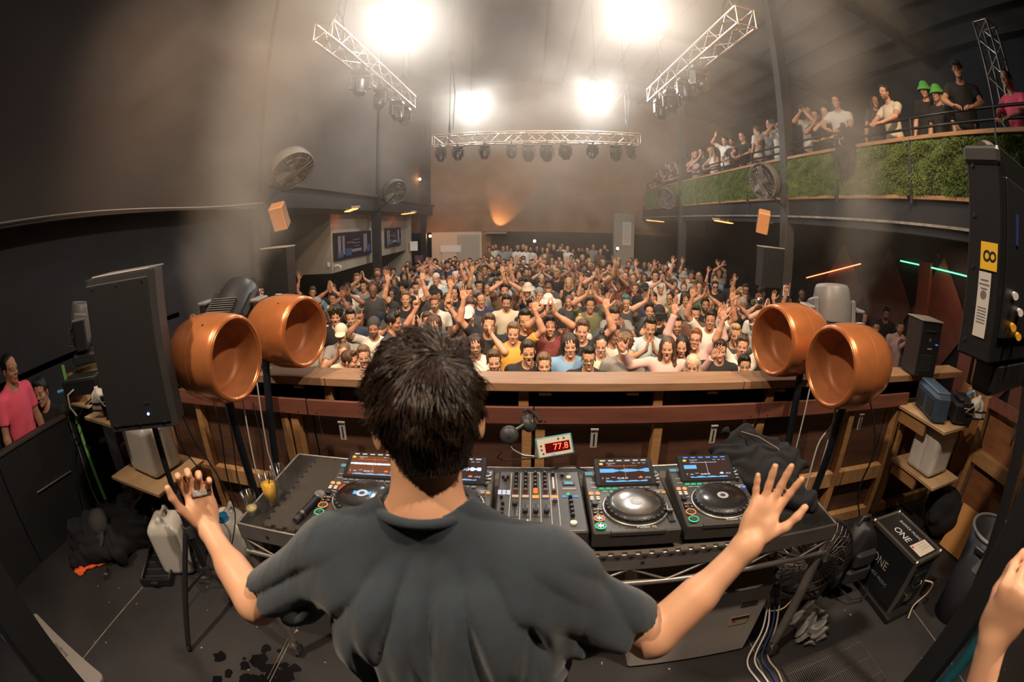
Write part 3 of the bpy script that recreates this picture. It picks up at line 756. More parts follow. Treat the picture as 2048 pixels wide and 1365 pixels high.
    tag(st, 'small silver stick lying in the curled fingers of the performer\'s left hand', 'usb stick')
mat_skin_dj = skin_mat('skin_warm', (.74, .43, .265), (.03, .02, .015))
mat_tee_dj = mat('charcoal_cotton', (.018, .029, .043), .85, noise=.15, nscale=30, bump=.25, bscale=600, sheen=.25)
_nt = mat_tee_dj.node_tree; _mp = _nt.nodes.new('ShaderNodeMapping'); _tc = _nt.nodes.new('ShaderNodeTexCoord'); _mp.inputs['Scale'].default_value = (15, 9, 2.6)
_ns = _nt.nodes.new('ShaderNodeTexNoise'); _ns.inputs['Scale'].default_value = 1.0; _ns.inputs['Detail'].default_value = 2; _ns.inputs['Distortion'].default_value = .25; _bp = _nt.nodes.new('ShaderNodeBump'); _bp.inputs['Strength'].default_value = .5; _bp.inputs['Distance'].default_value = .018
_nt.links.new(_tc.outputs['Object'], _mp.inputs[0]); _nt.links.new(_mp.outputs[0], _ns.inputs['Vector']); _nt.links.new(_ns.outputs['Fac'], _bp.inputs['Height'])
_old = _nt.nodes['Principled BSDF'].inputs['Normal'].links[0].from_node; _nt.links.new(_bp.outputs[0], _old.inputs['Normal'])
mat_hair_dj = mat('dark_brown_hair_base', (.006, .004, .003), .7)
mat_hair_dj2 = mat('dark_brown_hair', (.052, .031, .020), .27, noise=.4, nscale=30, col2=(.016, .010, .007))
performer()
# ------------------------------------------------------------------ the crowd
UP = (0, 0, 1); FW = (0, 1, 0)
def A_(w, h, f, n, p): return (V3(*w), h, f, n, p)
D_ = lambda q: A_((q * .27, .05, .86), (q, -1, 0), (0, .1, -1), (-q, 0, 0), 'relax')
POSE = {
 'down': (D_(-1), D_(1)),
 'clap': (A_((-.045, .16, 1.80), (-1, .2, -.4), (.12, .05, 1), (1, 0, 0), 'open'), A_((.045, .16, 1.80), (1, .2, -.4), (-.12, .05, 1), (-1, 0, 0), 'open')),
 'clap_front': (A_((-.05, .34, 1.40), (-1, 0, -1), (.15, .4, 1), (1, 0, 0), 'open'), A_((.05, .34, 1.40), (1, 0, -1), (-.15, .4, 1), (-1, 0, 0), 'open')),
 'right_up': (D_(-1), A_((.27, .10, 1.93), (1, .3, 0), (.1, .05, 1), (0, 1, .1), 'open')),
 'left_up': (A_((-.25, .12, 1.90), (-1, .3, 0), (-.08, .05, 1), (0, 1, .1), 'open'), D_(1)),
 'both_up': (A_((-.27, .10, 1.92), (-1, .3, 0), (-.1, .05, 1), (0, 1, .1), 'open'), A_((.27, .10, 1.92), (1, .3, 0), (.1, .05, 1), (0, 1, .1), 'open')),
 'point_up': (D_(-1), A_((.17, .22, 1.74), (1, .2, -.3), (-.05, .05, 1), (-.3, 1, 0), 'point')),
 'point_both': (A_((-.20, .16, 1.86), (-1, .3, -.2), (-.05, .05, 1), (.3, 1, 0), 'point'), A_((.20, .16, 1.86), (1, .3, -.2), (.05, .05, 1), (-.3, 1, 0), 'point')),
 'fist_up': (D_(-1), A_((.22, .16, 1.88), (1, .3, 0), (0, .1, 1), (0, 1, 0), 'fist')),
 'phone': (A_((-.045, .30, 1.56), (-1, 0, -1), (.25, .1, 1), (.7, .7, 0), 'grip'), A_((.045, .30, 1.56), (1, 0, -1), (-.25, .1, 1), (-.7, .7, 0), 'grip')),
 'cross_up': (A_((.05, .14, 1.86), (-1, .1, -.1), (.45, .05, 1), (0, 1, 0), 'open'), A_((-.05, .18, 1.86), (1, .1, -.1), (-.45, .05, 1), (0, 1, 0), 'open')),
 'shout': (A_((-.035, .16, 1.52), (-1, .1, -1), (.2, .1, 1), (1, -.4, 0), 'cup'), A_((.28, .10, 1.93), (1, .3, 0), (.1, .05, 1), (0, 1, .1), 'open')),
 'horns': (D_(-1), A_((.25, .12, 1.95), (1, .3, 0), (0, .05, 1), (0, 1, 0), 'horns')),
 'lean': (A_((-.14, .38, 1.06), (-1, -.3, -.2), (.7, .6, -.1), (0, -.2, -1), 'relax'), A_((.14, .38, 1.06), (1, -.3, -.2), (-.7, .6, -.1), (0, -.2, -1), 'relax')),
 'chin': (A_((-.12, .36, 1.06), (-1, -.3, -.2), (.8, .5, 0), (0, 0, -1), 'relax'), A_((.03, .19, 1.44), (1, .2, -1), (0, -.1, 1), (-.4, -.6, 0), 'relax')),
 'reach': (A_((-.60, .22, 1.75), (-1, .1, -1), (-.7, .1, .6), (0, .6, -.4), 'open'), A_((.16, .36, 1.06), (1, -.3, -.2), (-.5, .6, -.1), (0, -.2, -1), 'relax')),
 'wide': (A_((-.50, .28, 1.62), (-.6, 0, -1), (-.3, .25, .8), (.1, 1, .2), 'open'), A_((.50, .28, 1.62), (.6, 0, -1), (.3, .25, .8), (-.1, 1, .2), 'open')),
}
VAR = {}
def variant(key):
    """key: (pose, sex, mouth, shirt) -> dict of meshes"""
    if key in VAR: return VAR[key]
    pose, sex, mouth, shirt = key; fem = sex == 'f'; h = sum(map(ord, pose + sex + shirt)) + int(mouth * 10)
    rr = random.Random(h)
    lean = .10 if pose in ('lean', 'chin') else .0
    p = Pose(*POSE[pose], tilt=(-.10 + rr.uniform(-.06, .06) + (.12 if pose in ('clap', 'both_up') else 0), rr.uniform(-.10, .10), rr.uniform(-.15, .15)), lean=lean, mouth=mouth, fem=fem, build=rr.uniform(.97, 1.06) if not fem else .92)
    parts, at = p.body()
    d = dict(p=p, body=np_mesh('person', parts, [SK[0]], at), shirt=np_mesh('t_shirt', [p.shirt(shirt)], [black]), HM=Matrix(p.HM.tolist()), hc=Vector(p.hc))
    tk = 'trousers_f' if fem else 'trousers'
    if tk not in VAR: VAR[tk] = np_mesh('trousers', [p.trousers()], [black])
    d['trousers'] = VAR[tk]; VAR[key] = d; return d
HAIRM = {}
def hair_mesh(style, seed=0):
    k = (style, seed)
    if k not in HAIRM: HAIRM[k] = np_mesh('hair' if style not in ('cap', 'backcap', 'bucket', 'beanie') else 'hat', [hair_sdf(style, seed)], [black])
    return HAIRM[k]
HC = {'black': (.010, .008, .007), 'dark brown': (.032, .019, .012), 'brown': (.085, .045, .024), 'light brown': (.17, .095, .05), 'blond': (.50, .33, .16), 'red': (.24, .08, .03), 'teal': (.03, .16, .17), 'grey': (.22, .20, .19), 'pale blond': (.66, .52, .36)}
HM_ = {k: mat('hair_' + k.replace(' ', '_'), v, .42, noise=.35, nscale=40, bump=.5, bscale=160) for k, v in HC.items()}
CC = {'black': (.014, .014, .016), 'white': (.70, .66, .60), 'charcoal': (.05, .05, .055), 'grey': (.24, .23, .22), 'navy': (.025, .035, .07), 'blue': (.16, .30, .48), 'mustard': (.62, .32, .05), 'red': (.40, .03, .03), 'dark red': (.16, .03, .03),
      'pink': (.62, .40, .38), 'olive': (.13, .14, .07), 'cream': (.62, .54, .42), 'brown': (.13, .07, .045), 'pale blue': (.40, .48, .52), 'green': (.06, .17, .09), 'orange': (.72, .18, .03), 'bright green': (.09, .42, .07), 'bright pink': (.92, .12, .20)}
CM = {k: mat('cloth_' + k.replace(' ', '_'), v, .88, bump=.3, bscale=220) for k, v in CC.items()}
JEAN = mat('dark_denim', (.03, .035, .05), .85)
glass_dark = mat('tinted_lens', (.02, .03, .04), .12, coat=.5); glass_blue = mat('blue_mirror_lens', (.05, .20, .26), .08, .85); frame_mat = mat('spectacle_frame', (.02, .018, .015), .3)
def set_mat(o, m):
    o.material_slots[0].link = 'OBJECT'; o.material_slots[0].material = m
def glasses_mesh(kind):
    b = MB()
    if kind == 'visor':
        pts = [(-.062, .066, .012), (-.048, .090, .014), (-.02, .104, .014), (0, .107, .013), (.02, .104, .014), (.048, .090, .014), (.062, .066, .012)]
        for i in range(len(pts) - 1):
            a, c = pts[i], pts[i + 1]; b.add([a, c, (c[0], c[1] - .003, -.020), (a[0], a[1] - .003, -.020)], [(0, 1, 2, 3)], 0, True)
            b.add([(a[0], a[1] - .003, a[2]), (c[0], c[1] - .003, c[2]), (c[0], c[1] - .006, -.020), (a[0], a[1] - .006, -.020)], [(3, 2, 1, 0)], 0, True)
    else:
        for q in (-1, 1):
            c = Vector((q * .032, .102, 0)); Mx = frame((q * .12, 1, 0), (1, 0, 0))
            b.torus(c, .021, .0022, 16, 5, Mx, 1)
            if kind == 'shades': b.cyl(c - Vector((0, .001, 0)), c + Vector((0, .001, 0)), .020, n=14, mi=0)
        b.bar((-.012, .104, .004), (.012, .104, .004), .003, .003, 1)
    for q in (-1, 1): b.bar((q * (.053 if kind != 'visor' else .062), .097 if kind != 'visor' else .068, .004), (q * .078, -.005, .008), .003, .004, 1, (0, 0, 1))
    return b.mesh('glasses', [glass_blue if kind == 'visor' else glass_dark, frame_mat])
GL = {}; PHS = emat('phone_screen', (.25, .3, .4), .8); PHT = emat('phone_torch_light', (1, .95, .85), 60)
USED = {}
def person(x, y, zf, face, pose='down', sex='m', mouth=0.0, shirt='tee', sc_=1.0, hair='short', hcol='brown', skin=0, top='black', label=None, group='people in the crowd', glasses=None, seed=0, trousers=None, hatcol=None, torch=False):
    v = variant((pose, sex, mouth, shirt))
    b = bpy.data.objects.new('person', v['body']); C.objects.link(b); b.location = (x, y, zf); b.rotation_euler = (0, 0, face); b.scale = (sc_,) * 3
    set_mat(b, SK[skin]); tag(b, label, 'person', group)
    nm = {'tee': 't_shirt', 'long': 'long_sleeved_shirt', 'hood': 'hooded_top', 'tank': 'tank_top'}[shirt]
    s = bpy.data.objects.new(nm, v['shirt']); C.objects.link(s); s.parent = b; set_mat(s, CM[top])
    t = bpy.data.objects.new('trousers', v['trousers']); C.objects.link(t); t.parent = b; set_mat(t, trousers or JEAN)
    M = v['HM'].to_4x4(); M.translation = v['hc']
    def addhair(st, m_, nme):
        o = bpy.data.objects.new(nme, hair_mesh(st, seed % 2 if st in ('short', 'long', 'curly') else 0)); C.objects.link(o); o.parent = b; o.matrix_local = M; set_mat(o, m_)
    if hair in ('cap', 'backcap', 'bucket', 'beanie'):
        addhair(hair, CM[hatcol or 'black'], 'hat')
        addhair('buzz' if sex == 'm' else 'long', HM_[hcol], 'hair')
    elif hair != 'bald': addhair(hair, HM_[hcol], 'hair')
    if pose == 'phone':
        q = Matrix.Translation((x, y, zf)) @ Matrix.Rotation(face, 4, 'Z') @ Vector((0, .375 * sc_, 1.655 * sc_))
        t = empty('phone', q, face, ' '.join(('phone held up by the ' + (label or 'man')).split()[:15]), 'phone', 'phones held up in the crowd')
        MB().box((0, 0, 0), (.15, .010, .075), None, 0, .004).build('handset', [black], t); MB().box((0, -.0056, 0), (.14, .001, .066)).build('screen', [PHS], t)
        MB().sphere((.05, .010, .02), .012, 10, 6).build('torch', [PHT if torch else frame_mat], t)
    if glasses:
        if glasses not in GL: GL[glasses] = glasses_mesh(glasses)
        o = bpy.data.objects.new('glasses', GL[glasses]); C.objects.link(o); o.parent = b; o.matrix_local = M
    return b
def head_xy(px, py, hz): p = onz(px, py, hz); return p.x, p.y
PI = math.pi
OCC = []
def front(px, py, s=1.0, yaw=0.0, dz=0.0, **k):
    """a person of the crowd whose face is seen at a picture point; s scales the 1.75 m body, dz lowers a crouching or raises a lifted one"""
    hz = HF + dz + 1.615 * s; x, y = head_xy(px, py, hz); d = math.atan2(-x, y - 0.0) * .8
    OCC.append((x, y)); return person(x, y, HF + dz, PI + d + yaw, sc_=s, **k)
F_ = [
 dict(px=683, py=668, s=1.0, hair='cap', hatcol='cream', hcol='brown', skin=0, top='grey', pose='clap_front', label='man in a cream cap and grey t-shirt near the left copper speakers'),
 dict(px=689, py=706, s=.93, sex='f', hair='bun', hcol='light brown', skin=0, top='cream', label='woman with hair tied back just in front of the cream-capped man'),
 dict(px=697, py=722, s=.92, yaw=1.1, hair='short', hcol='brown', skin=0, top='charcoal', label='man with short brown hair turned sideways at the rail beside the left copper speakers'),
 dict(px=728, py=712, s=.95, hair='short', hcol='light brown', skin=0, top='olive', label='man with light brown hair half hidden behind the performer\'s head, left side'),
 dict(px=748, py=655, s=1.0, hair='beanie', hatcol='charcoal', hcol='black', skin=3, top='white', pose='point_up', label='man in a dark beanie holding one finger up before his face'),
 dict(px=783, py=645, s=1.04, yaw=1.2, hair='short', hcol='black', skin=2, top='charcoal', label='dark-haired man in profile looking left behind the beanie man'),
 dict(px=672, py=632, s=1.05, hair='curly', hcol='dark brown', skin=0, top='black', mouth=.3, label='smiling young man with thick dark curls above the cream cap'),
 dict(px=702, py=636, s=1.0, hair='quiff', hcol='black', skin=4, top='navy', label='black-haired man looking down between the curly youth and the raised fist'),
 dict(px=868, py=650, s=1.02, hair='mop', hcol='brown', skin=0, top='brown', pose='point_both', label='long-haired man looking down behind the performer\'s head with both index fingers raised'),
 dict(px=951, py=690, s=.97, hair='mop', hcol='dark brown', skin=1, top='white', glasses='round', label='bearded man in round glasses with collar-length dark hair, right of the performer\'s head'),
 dict(px=977, py=648, s=1.04, hair='short', hcol='brown', skin=1, top='black', pose='shout', mouth=.9, label='bearded man in black shouting through a cupped hand with his other arm high'),
 dict(px=988, py=722, s=.94, hair='short', hcol='brown', skin=1, top='black', label='man with sunglasses pushed up in his hair peeping over the rail', glasses=None),
 dict(px=1027, py=665, s=1.0, hair='short', hcol='light brown', skin=0, top='mustard', pose='left_up', label='young man in a mustard t-shirt with one arm up'),
 dict(px=1056, py=703, s=.98, hair='short', hcol='dark brown', skin=4, top='black', mouth=.8, label='laughing man with a moustache and wet dark fringe at the rail'),
 dict(px=1050, py=640, s=1.05, hair='quiff', hcol='black', skin=4, top='black', label='black-haired man looking up above the laughing moustached man'),
 dict(px=1088, py=728, s=.93, hair='short', hcol='light brown', skin=0, top='charcoal', label='fair head barely showing over the rail between the laughing man and the blue shirt'),
 dict(px=1065, py=613, s=1.04, hair='short', hcol='black', skin=3, top='black', label='black-bearded man in black behind the raised clapping arms'),
 dict(px=1100, py=652, s=1.03, hair='short', hcol='dark brown', skin=2, top='dark red', pose='clap', label='man in a dark red t-shirt clapping above his head'),
 dict(px=1140, py=690, s=1.0, hair='mop', hcol='dark brown', skin=0, top='blue', label='young man with wavy dark hair in a sky blue t-shirt at the rail'),
 dict(px=1177, py=716, s=.95, hair='quiff', hcol='black', skin=4, top='black', glasses='round', label='man with swept black hair and glasses at the rail, chin behind the timber'),
 dict(px=1203, py=690, s=.96, sex='f', hair='bun', hcol='black', skin=0, top='cream', label='pale woman with dark tied hair and red lips between the glasses and the blue visor'),
 dict(px=1165, py=660, s=1.03, hair='short', hcol='brown', skin=0, top='black', pose='left_up', label='man hidden behind his own lifted arm above the blue shirt'),
 dict(px=1228, py=635, s=1.06, hair='quiff', hcol='dark brown', skin=1, top='charcoal', pose='clap_front', label='bearded man with a tall dark quiff above the blue visor'),
 dict(px=1248, py=692, s=.99, hair='curly', hcol='light brown', skin=0, top='grey', mouth=.7, glasses='visor', label='curly fair man in blue mirrored visor sunglasses shouting at the rail'),
 dict(px=1222, py=668, s=1.0, yaw=.9, hair='short', hcol='dark brown', skin=2, top='white', label='man in a white t-shirt turned away behind the blue visor'),
 dict(px=1300, py=655, s=1.02, hair='quiff', hcol='black', skin=4, top='pale blue', mouth=.3, pose='clap_front', label='smiling black-haired man in a pale shirt clapping behind the visor man'),
 dict(px=1335, py=695, s=.99, hair='long', hcol='brown', skin=0, top='pink', shirt='long', mouth=1.0, pose='wide', label='person with long brown hair in a pink shirt shouting with both hands out'),
 dict(px=1318, py=628, s=1.03, hair='cap', hatcol='black', hcol='black', skin=0, top='black', pose='phone', label='man in a black cap above the glasses man, hands up before him'),
 dict(px=1353, py=650, s=1.02, hair='quiff', hcol='dark brown', skin=1, top='charcoal', glasses='round', label='serious man in glasses with a neat dark quiff in the second row'),
 dict(px=1364, py=692, s=.96, sex='f', hair='long', hcol='black', skin=0, top='black', label='woman with straight black hair behind the shouting person in pink'),
 dict(px=1390, py=678, s=1.01, hair='short', hcol='red', skin=0, top='pink', shirt='long', glasses='round', pose='both_up', label='red-haired man in glasses with both hands raised'),
 dict(px=1385, py=731, s=.93, sex='f', hair='long', hcol='pale blond', skin=0, top='black', label='pale blonde woman half hidden below the rail edge'),
 dict(px=1470, py=668, s=1.02, hair='quiff', hcol='blond', skin=0, top='charcoal', mouth=.4, label='smiling blond man in the second row near the right copper speakers'),
 dict(px=1484, py=692, s=1.0, hair='short', hcol='brown', skin=0, top='white', pose='both_up', label='man in a white t-shirt with arms raised beside the right copper speakers'),
 dict(px=1488, py=730, s=.93, hair='short', hcol='black', skin=4, top='cream', label='black-haired head just above the rail beside the right copper speakers'),
 dict(px=1420, py=640, s=1.04, hair='short', hcol='dark brown', skin=2, top='white', pose='both_up', label='man in white with both open hands raised high on the right of the crowd'),
 dict(px=1440, py=700, s=.97, hair='short', hcol='dark brown', skin=0, top='black', label='man in black behind the blonde woman at the rail'),
 dict(px=1603, py=590, s=1.02, yaw=.5, hair='bald', skin=5, top='black', pose='clap_front', label='bald man in black under the balcony behind the right copper speaker'),
 dict(px=1594, py=618, s=1.0, hair='short', hcol='dark brown', skin=2, top='black', pose='horns', label='man in black throwing a horns sign beside the right steel column'),
 dict(px=1518, py=600, s=1.04, hair='short', hcol='light brown', skin=0, top='black', pose='phone', torch=True, label='man filming with a bright phone torch near the right steel column'),
 dict(px=1752, py=655, s=1.0, hair='short', hcol='black', skin=2, top='black', label='dark-haired man in black under the balcony, first left of the haze machine'),
 dict(px=1772, py=628, s=1.05, hair='short', hcol='dark brown', skin=3, top='black', mouth=.3, label='tall smiling man under the balcony above the right copper speaker'),
 dict(px=1800, py=655, s=1.02, hair='short', hcol='brown', skin=1, top='pink', label='bearded man in a pale pink t-shirt left of the haze machine'),
 dict(px=1822, py=668, s=.98, hair='buzz', hcol='black', skin=2, top='charcoal', pose='phone', torch=True, label='man with a phone torch just left of the haze machine'),
 dict(px=1438, py=548, s=1.06, hair='bald', skin=0, top='grey', pose='cross_up', label='man with both arms crossed high overhead near the dark under-balcony'),
 dict(px=1310, py=552, s=1.08, hair='short', hcol='dark brown', skin=0, top='white', label='tall man standing still in a white long t-shirt at mid-crowd'),
 dict(px=1253, py=605, s=1.0, sex='f', hair='short', hcol='teal', skin=0, top='charcoal', label='woman with teal hair in the middle of the crowd'),
 dict(px=1430, py=573, s=1.02, hair='short', hcol='dark brown', skin=0, top='black', glasses='shades', label='man in sunglasses and black t-shirt on the right of the crowd'),
 dict(px=1370, py=595, s=.98, sex='f', hair='long', hcol='black', skin=2, top='black', shirt='tank', label='woman with long dark hair in a black tank top, right of mid-crowd'),
 dict(px=1290, py=578, s=1.0, hair='cap', hatcol='black', hcol='black', skin=2, top='black', label='man in a black cap below the tall man in white'),
 dict(px=1485, py=610, s=1.02, hair='beanie', hatcol='grey', hcol='black', skin=5, top='black', label='man in a grey beanie looking down near the right copper speakers'),
 dict(px=1013, py=605, s=1.0, hair='short', hcol='black', skin=1, top='cream', mouth=.3, label='smiling dark-haired man in a cream top at mid-crowd, left of centre'),
 dict(px=812, py=598, s=1.05, hair='short', hcol='light brown', skin=0, top='black', pose='both_up', label='fair man in a black hoodie with both hands over his head, left of mid-crowd'),
 dict(px=868, py=585, s=1.0, hair='bucket', hatcol='black', hcol='brown', skin=0, top='charcoal', label='person in a wide black hat at mid-crowd above the performer\'s head'),
 dict(px=910, py=585, s=.98, sex='f', hair='long', hcol='black', skin=0, top='black', label='woman with long black hair beside the wide black hat'),
 dict(px=873, py=558, s=1.04, yaw=-.3, hair='backcap', hatcol='cream', hcol='brown', skin=0, top='white', label='man in a pale backwards cap and white t-shirt at mid-crowd'),
 dict(px=838, py=562, s=1.02, hair='short', hcol='brown', skin=0, top='white', shirt='tank', label='smiling man in a white tank top in front of the left black column'),
 dict(px=910, py=557, s=1.02, hair='bald', skin=0, top='olive', pose='left_up', mouth=.5, label='man in an olive t-shirt with one arm straight up at mid-crowd'),
 dict(px=665, py=580, s=1.04, hair='short', hcol='brown', skin=0, top='black', label='man in a black t-shirt standing below the dark screen bulkhead'),
 dict(px=695, py=578, s=1.02, hair='cap', hatcol='black', hcol='black', skin=2, top='white', label='man in a black cap and white t-shirt below the screens'),
 dict(px=714, py=558, s=1.07, hair='short', hcol='light brown', skin=1, top='black', label='tall bearded man raised above others below the screens'),
 dict(px=625, py=585, s=1.0, hair='short', hcol='brown', skin=0, top='black', pose='right_up', label='leftmost man in the crowd, one arm flung out above the copper speaker'),
 dict(px=1298, py=622, s=1.0, hair='short', hcol='dark brown', skin=1, top='charcoal', pose='clap', label='man in charcoal clapping overhead, centre right of the crowd'),
 dict(px=1180, py=610, s=1.02, hair='short', hcol='dark brown', skin=2, top='olive', pose='clap', label='man in olive clapping overhead in front of the teal-haired woman'),
 dict(px=940, py=615, s=1.02, hair='short', hcol='brown', skin=0, top='charcoal', pose='right_up', label='man in charcoal reaching one arm high behind the shouting bearded man'),
 dict(px=1530, py=640, s=1.0, hair='short', hcol='light brown', skin=0, top='white', pose='clap', label='fair man in white clapping overhead just behind the right copper speaker'),
 dict(px=1410, py=610, s=1.0, hair='short', hcol='dark brown', skin=3, top='black', pose='clap', label='bearded man in black clapping above his head, right of mid-crowd'),
]
for k in F_: front(**k)
# the rest of the crowd in loose rows behind and between them
rows = []
RR = random.Random(21)
hairs_m = ['short'] * 9 + ['quiff'] * 3 + ['buzz'] * 3 + ['curly'] * 2 + ['mop', 'cap', 'backcap', 'beanie', 'bald', 'bucket']
poses_w = ['down'] * 22 + ['clap'] * 5 + ['clap_front'] * 4 + ['right_up'] * 2 + ['left_up'] * 2 + ['both_up', 'point_up', 'phone', 'fist_up', 'cross_up']
tops = ['black'] * 13 + ['white'] * 5 + ['charcoal'] * 5 + ['grey'] * 3 + ['navy'] * 3 + ['olive', 'cream', 'brown', 'dark red', 'red', 'pale blue', 'blue', 'pink', 'green']
def spot_ok(x, y, r): return all((x - a) ** 2 + (y - b) ** 2 > r * r for a, b in OCC)
HW = {'short': 'short {} hair', 'quiff': 'swept-up {} hair', 'buzz': 'cropped {} hair', 'curly': 'curly {} hair', 'mop': 'shaggy {} hair', 'long': 'long {} hair', 'bun': '{} hair in a top bun', 'cap': 'a {} cap', 'backcap': 'a {} cap worn backwards', 'beanie': 'a {} beanie', 'bucket': 'a {} bucket hat', 'bald': 'a bald head'}
PW = {'down': '', 'clap': 'clapping overhead', 'clap_front': 'clapping at the chest', 'right_up': 'one arm up', 'left_up': 'one hand in the air', 'both_up': 'both arms up', 'point_up': 'pointing up', 'phone': 'hands at the face', 'fist_up': 'fist raised', 'cross_up': 'arms crossed overhead', 'horns': 'horns sign'}
ZW = []
def where(x, y):
    d = 'front rows' if y < 7 else 'mid-crowd' if y < 11.5 else 'back rows'
    a = 'by the left wall' if x < -2.9 else 'left of centre' if x < -.8 else 'centre' if x < 1.2 else 'right of centre' if x < 3.2 else 'toward the balcony' if x < 4.9 else 'under the balcony'
    return d, a
LABN = {}
NIND = 0
far_pts = []
ysr = 4.55
while ysr < 17.2:
    xl = -3.95 if ysr < 6 else -4.6 if ysr < 9 else -3.9
    xr = 4.4 if ysr < 6 else 6.4 if ysr < 9.5 else 5.4
    x = xl + RR.uniform(0, .4)
    while x < xr:
        px_, py_ = x + RR.uniform(-.12, .12), ysr + RR.uniform(-.16, .16)
        if spot_ok(px_, py_, .46 if ysr < 8 else .40) and not (abs(px_ - 5.0) < .3 and min(abs(py_ - 7.98), abs(py_ - 14.6)) < .4) and not (abs(px_ + 4.25) < .35) and not (abs(px_ - 3.9) < .65 and py_ > 18.2):
            rows.append((px_, py_)); OCC.append((px_, py_))
        x += RR.uniform(.50, .68) if ysr < 9 else RR.uniform(.44, .60)
    ysr += .56 if ysr < 8 else .50
print('rows', len(rows), 'front', len(F_))
rows.sort(key=lambda p: p[1])
BUDGET = 300 - len(F_) - 27 - 2 - 1
ind, far_pts = rows[:BUDGET], rows[BUDGET:]
USEDL = set(k['label'] for k in F_)
for i, (x, y) in enumerate(ind):
    sex = 'f' if RR.random() < .27 else 'm'; pose = RR.choice(poses_w) if y < 13 else 'down'
    if sex == 'f' and pose not in ('down', 'clap', 'right_up'): pose = 'down'
    hr = RR.choice(['long', 'long', 'long', 'bun', 'mop']) if sex == 'f' else RR.choice(hairs_m)
    hc_ = RR.choice(['black', 'dark brown', 'dark brown', 'brown', 'brown', 'light brown'] + (['blond', 'blond'] if sex == 'f' else ['blond', 'red'] if RR.random() < .3 else []))
    hat = RR.choice(['black', 'black', 'white', 'navy', 'cream', 'grey']); top = RR.choice(tops)
    mouth = RR.choice([0.0, 0.0, .4]) if pose in ('down', 'clap') else 0.0
    shirt = 'tee' if RR.random() < .85 or pose != 'down' else RR.choice(['hood', 'long'])
    if sex == 'f' and pose == 'down' and shirt == 'tee' and RR.random() < .4: shirt = 'tank'
    if shirt == 'long' or (shirt == 'hood' and pose != 'down'): mouth = 0.0
    if shirt in ('hood', 'tank'): mouth = 0.0
    sk = RR.choice([0, 0, 1, 2, 3, 4, 5]) if sex == 'm' else RR.choice([0, 0, 2, 4]); gl = 'round' if RR.random() < .05 else 'shades' if RR.random() < .03 else None
    d, a = where(x, y); hw = HW[hr].format(hat if hr in ('cap', 'backcap', 'beanie', 'bucket') else hc_)
    gar = {'tee': 't-shirt', 'long': 'long-sleeved top', 'hood': 'hooded top', 'tank': 'tank top'}[shirt]
    ex = {'round': ', glasses', 'shades': ', sunglasses', None: ''}[gl]
    lab = '%s %s, %s%s%s, %s %s' % (top, gar, hw, ex, (', ' + PW[pose]) if PW[pose] else '', d, a)
    lab = ('woman in ' if sex == 'f' else 'man in ') + lab
    n = 0
    while lab in USEDL and n < 8:          # change the look until nobody else answers to the same words
        n += 1; top = RR.choice(list(CC)[:16]); lab = '%s %s, %s%s%s, %s %s' % (top, gar, hw, ex, (', ' + PW[pose]) if PW[pose] else '', d, a); lab = ('woman in ' if sex == 'f' else 'man in ') + lab
    if len(lab.split()) > 16: lab = lab.replace(' in a top bun', '').replace(' worn backwards', '').replace('swept-up ', '')
    if len(lab.split()) > 16: lab = lab.replace(', glasses', '').replace(', sunglasses', '').replace(' at the chest', '')
    if len(lab.split()) > 16: lab = lab.replace(' overhead', '').replace('toward the balcony', 'balcony side').replace('by the left wall', 'left side').replace('hands at the face', 'filming')
    if len(lab.split()) > 16: lab = lab.replace('front rows', 'front').replace('back rows', 'back').replace('left of centre', 'left of centre').replace('long dark brown hair', 'long brown hair')
    if len(lab.split()) > 16: q_ = lab.split(', '); lab = ', '.join(q_[:-2] + q_[-1:])
    USEDL.add(lab)
    f = PI + math.atan2(-x, y) * .7 + RR.gauss(0, .22)
    s = RR.gauss(1.0, .035) * (.95 if sex == 'f' else 1.01)
    person(x, y, HF, f, pose, sex, mouth, shirt, s, hr, hc_, sk, top, lab, 'people in the crowd', gl, i, None, hat)
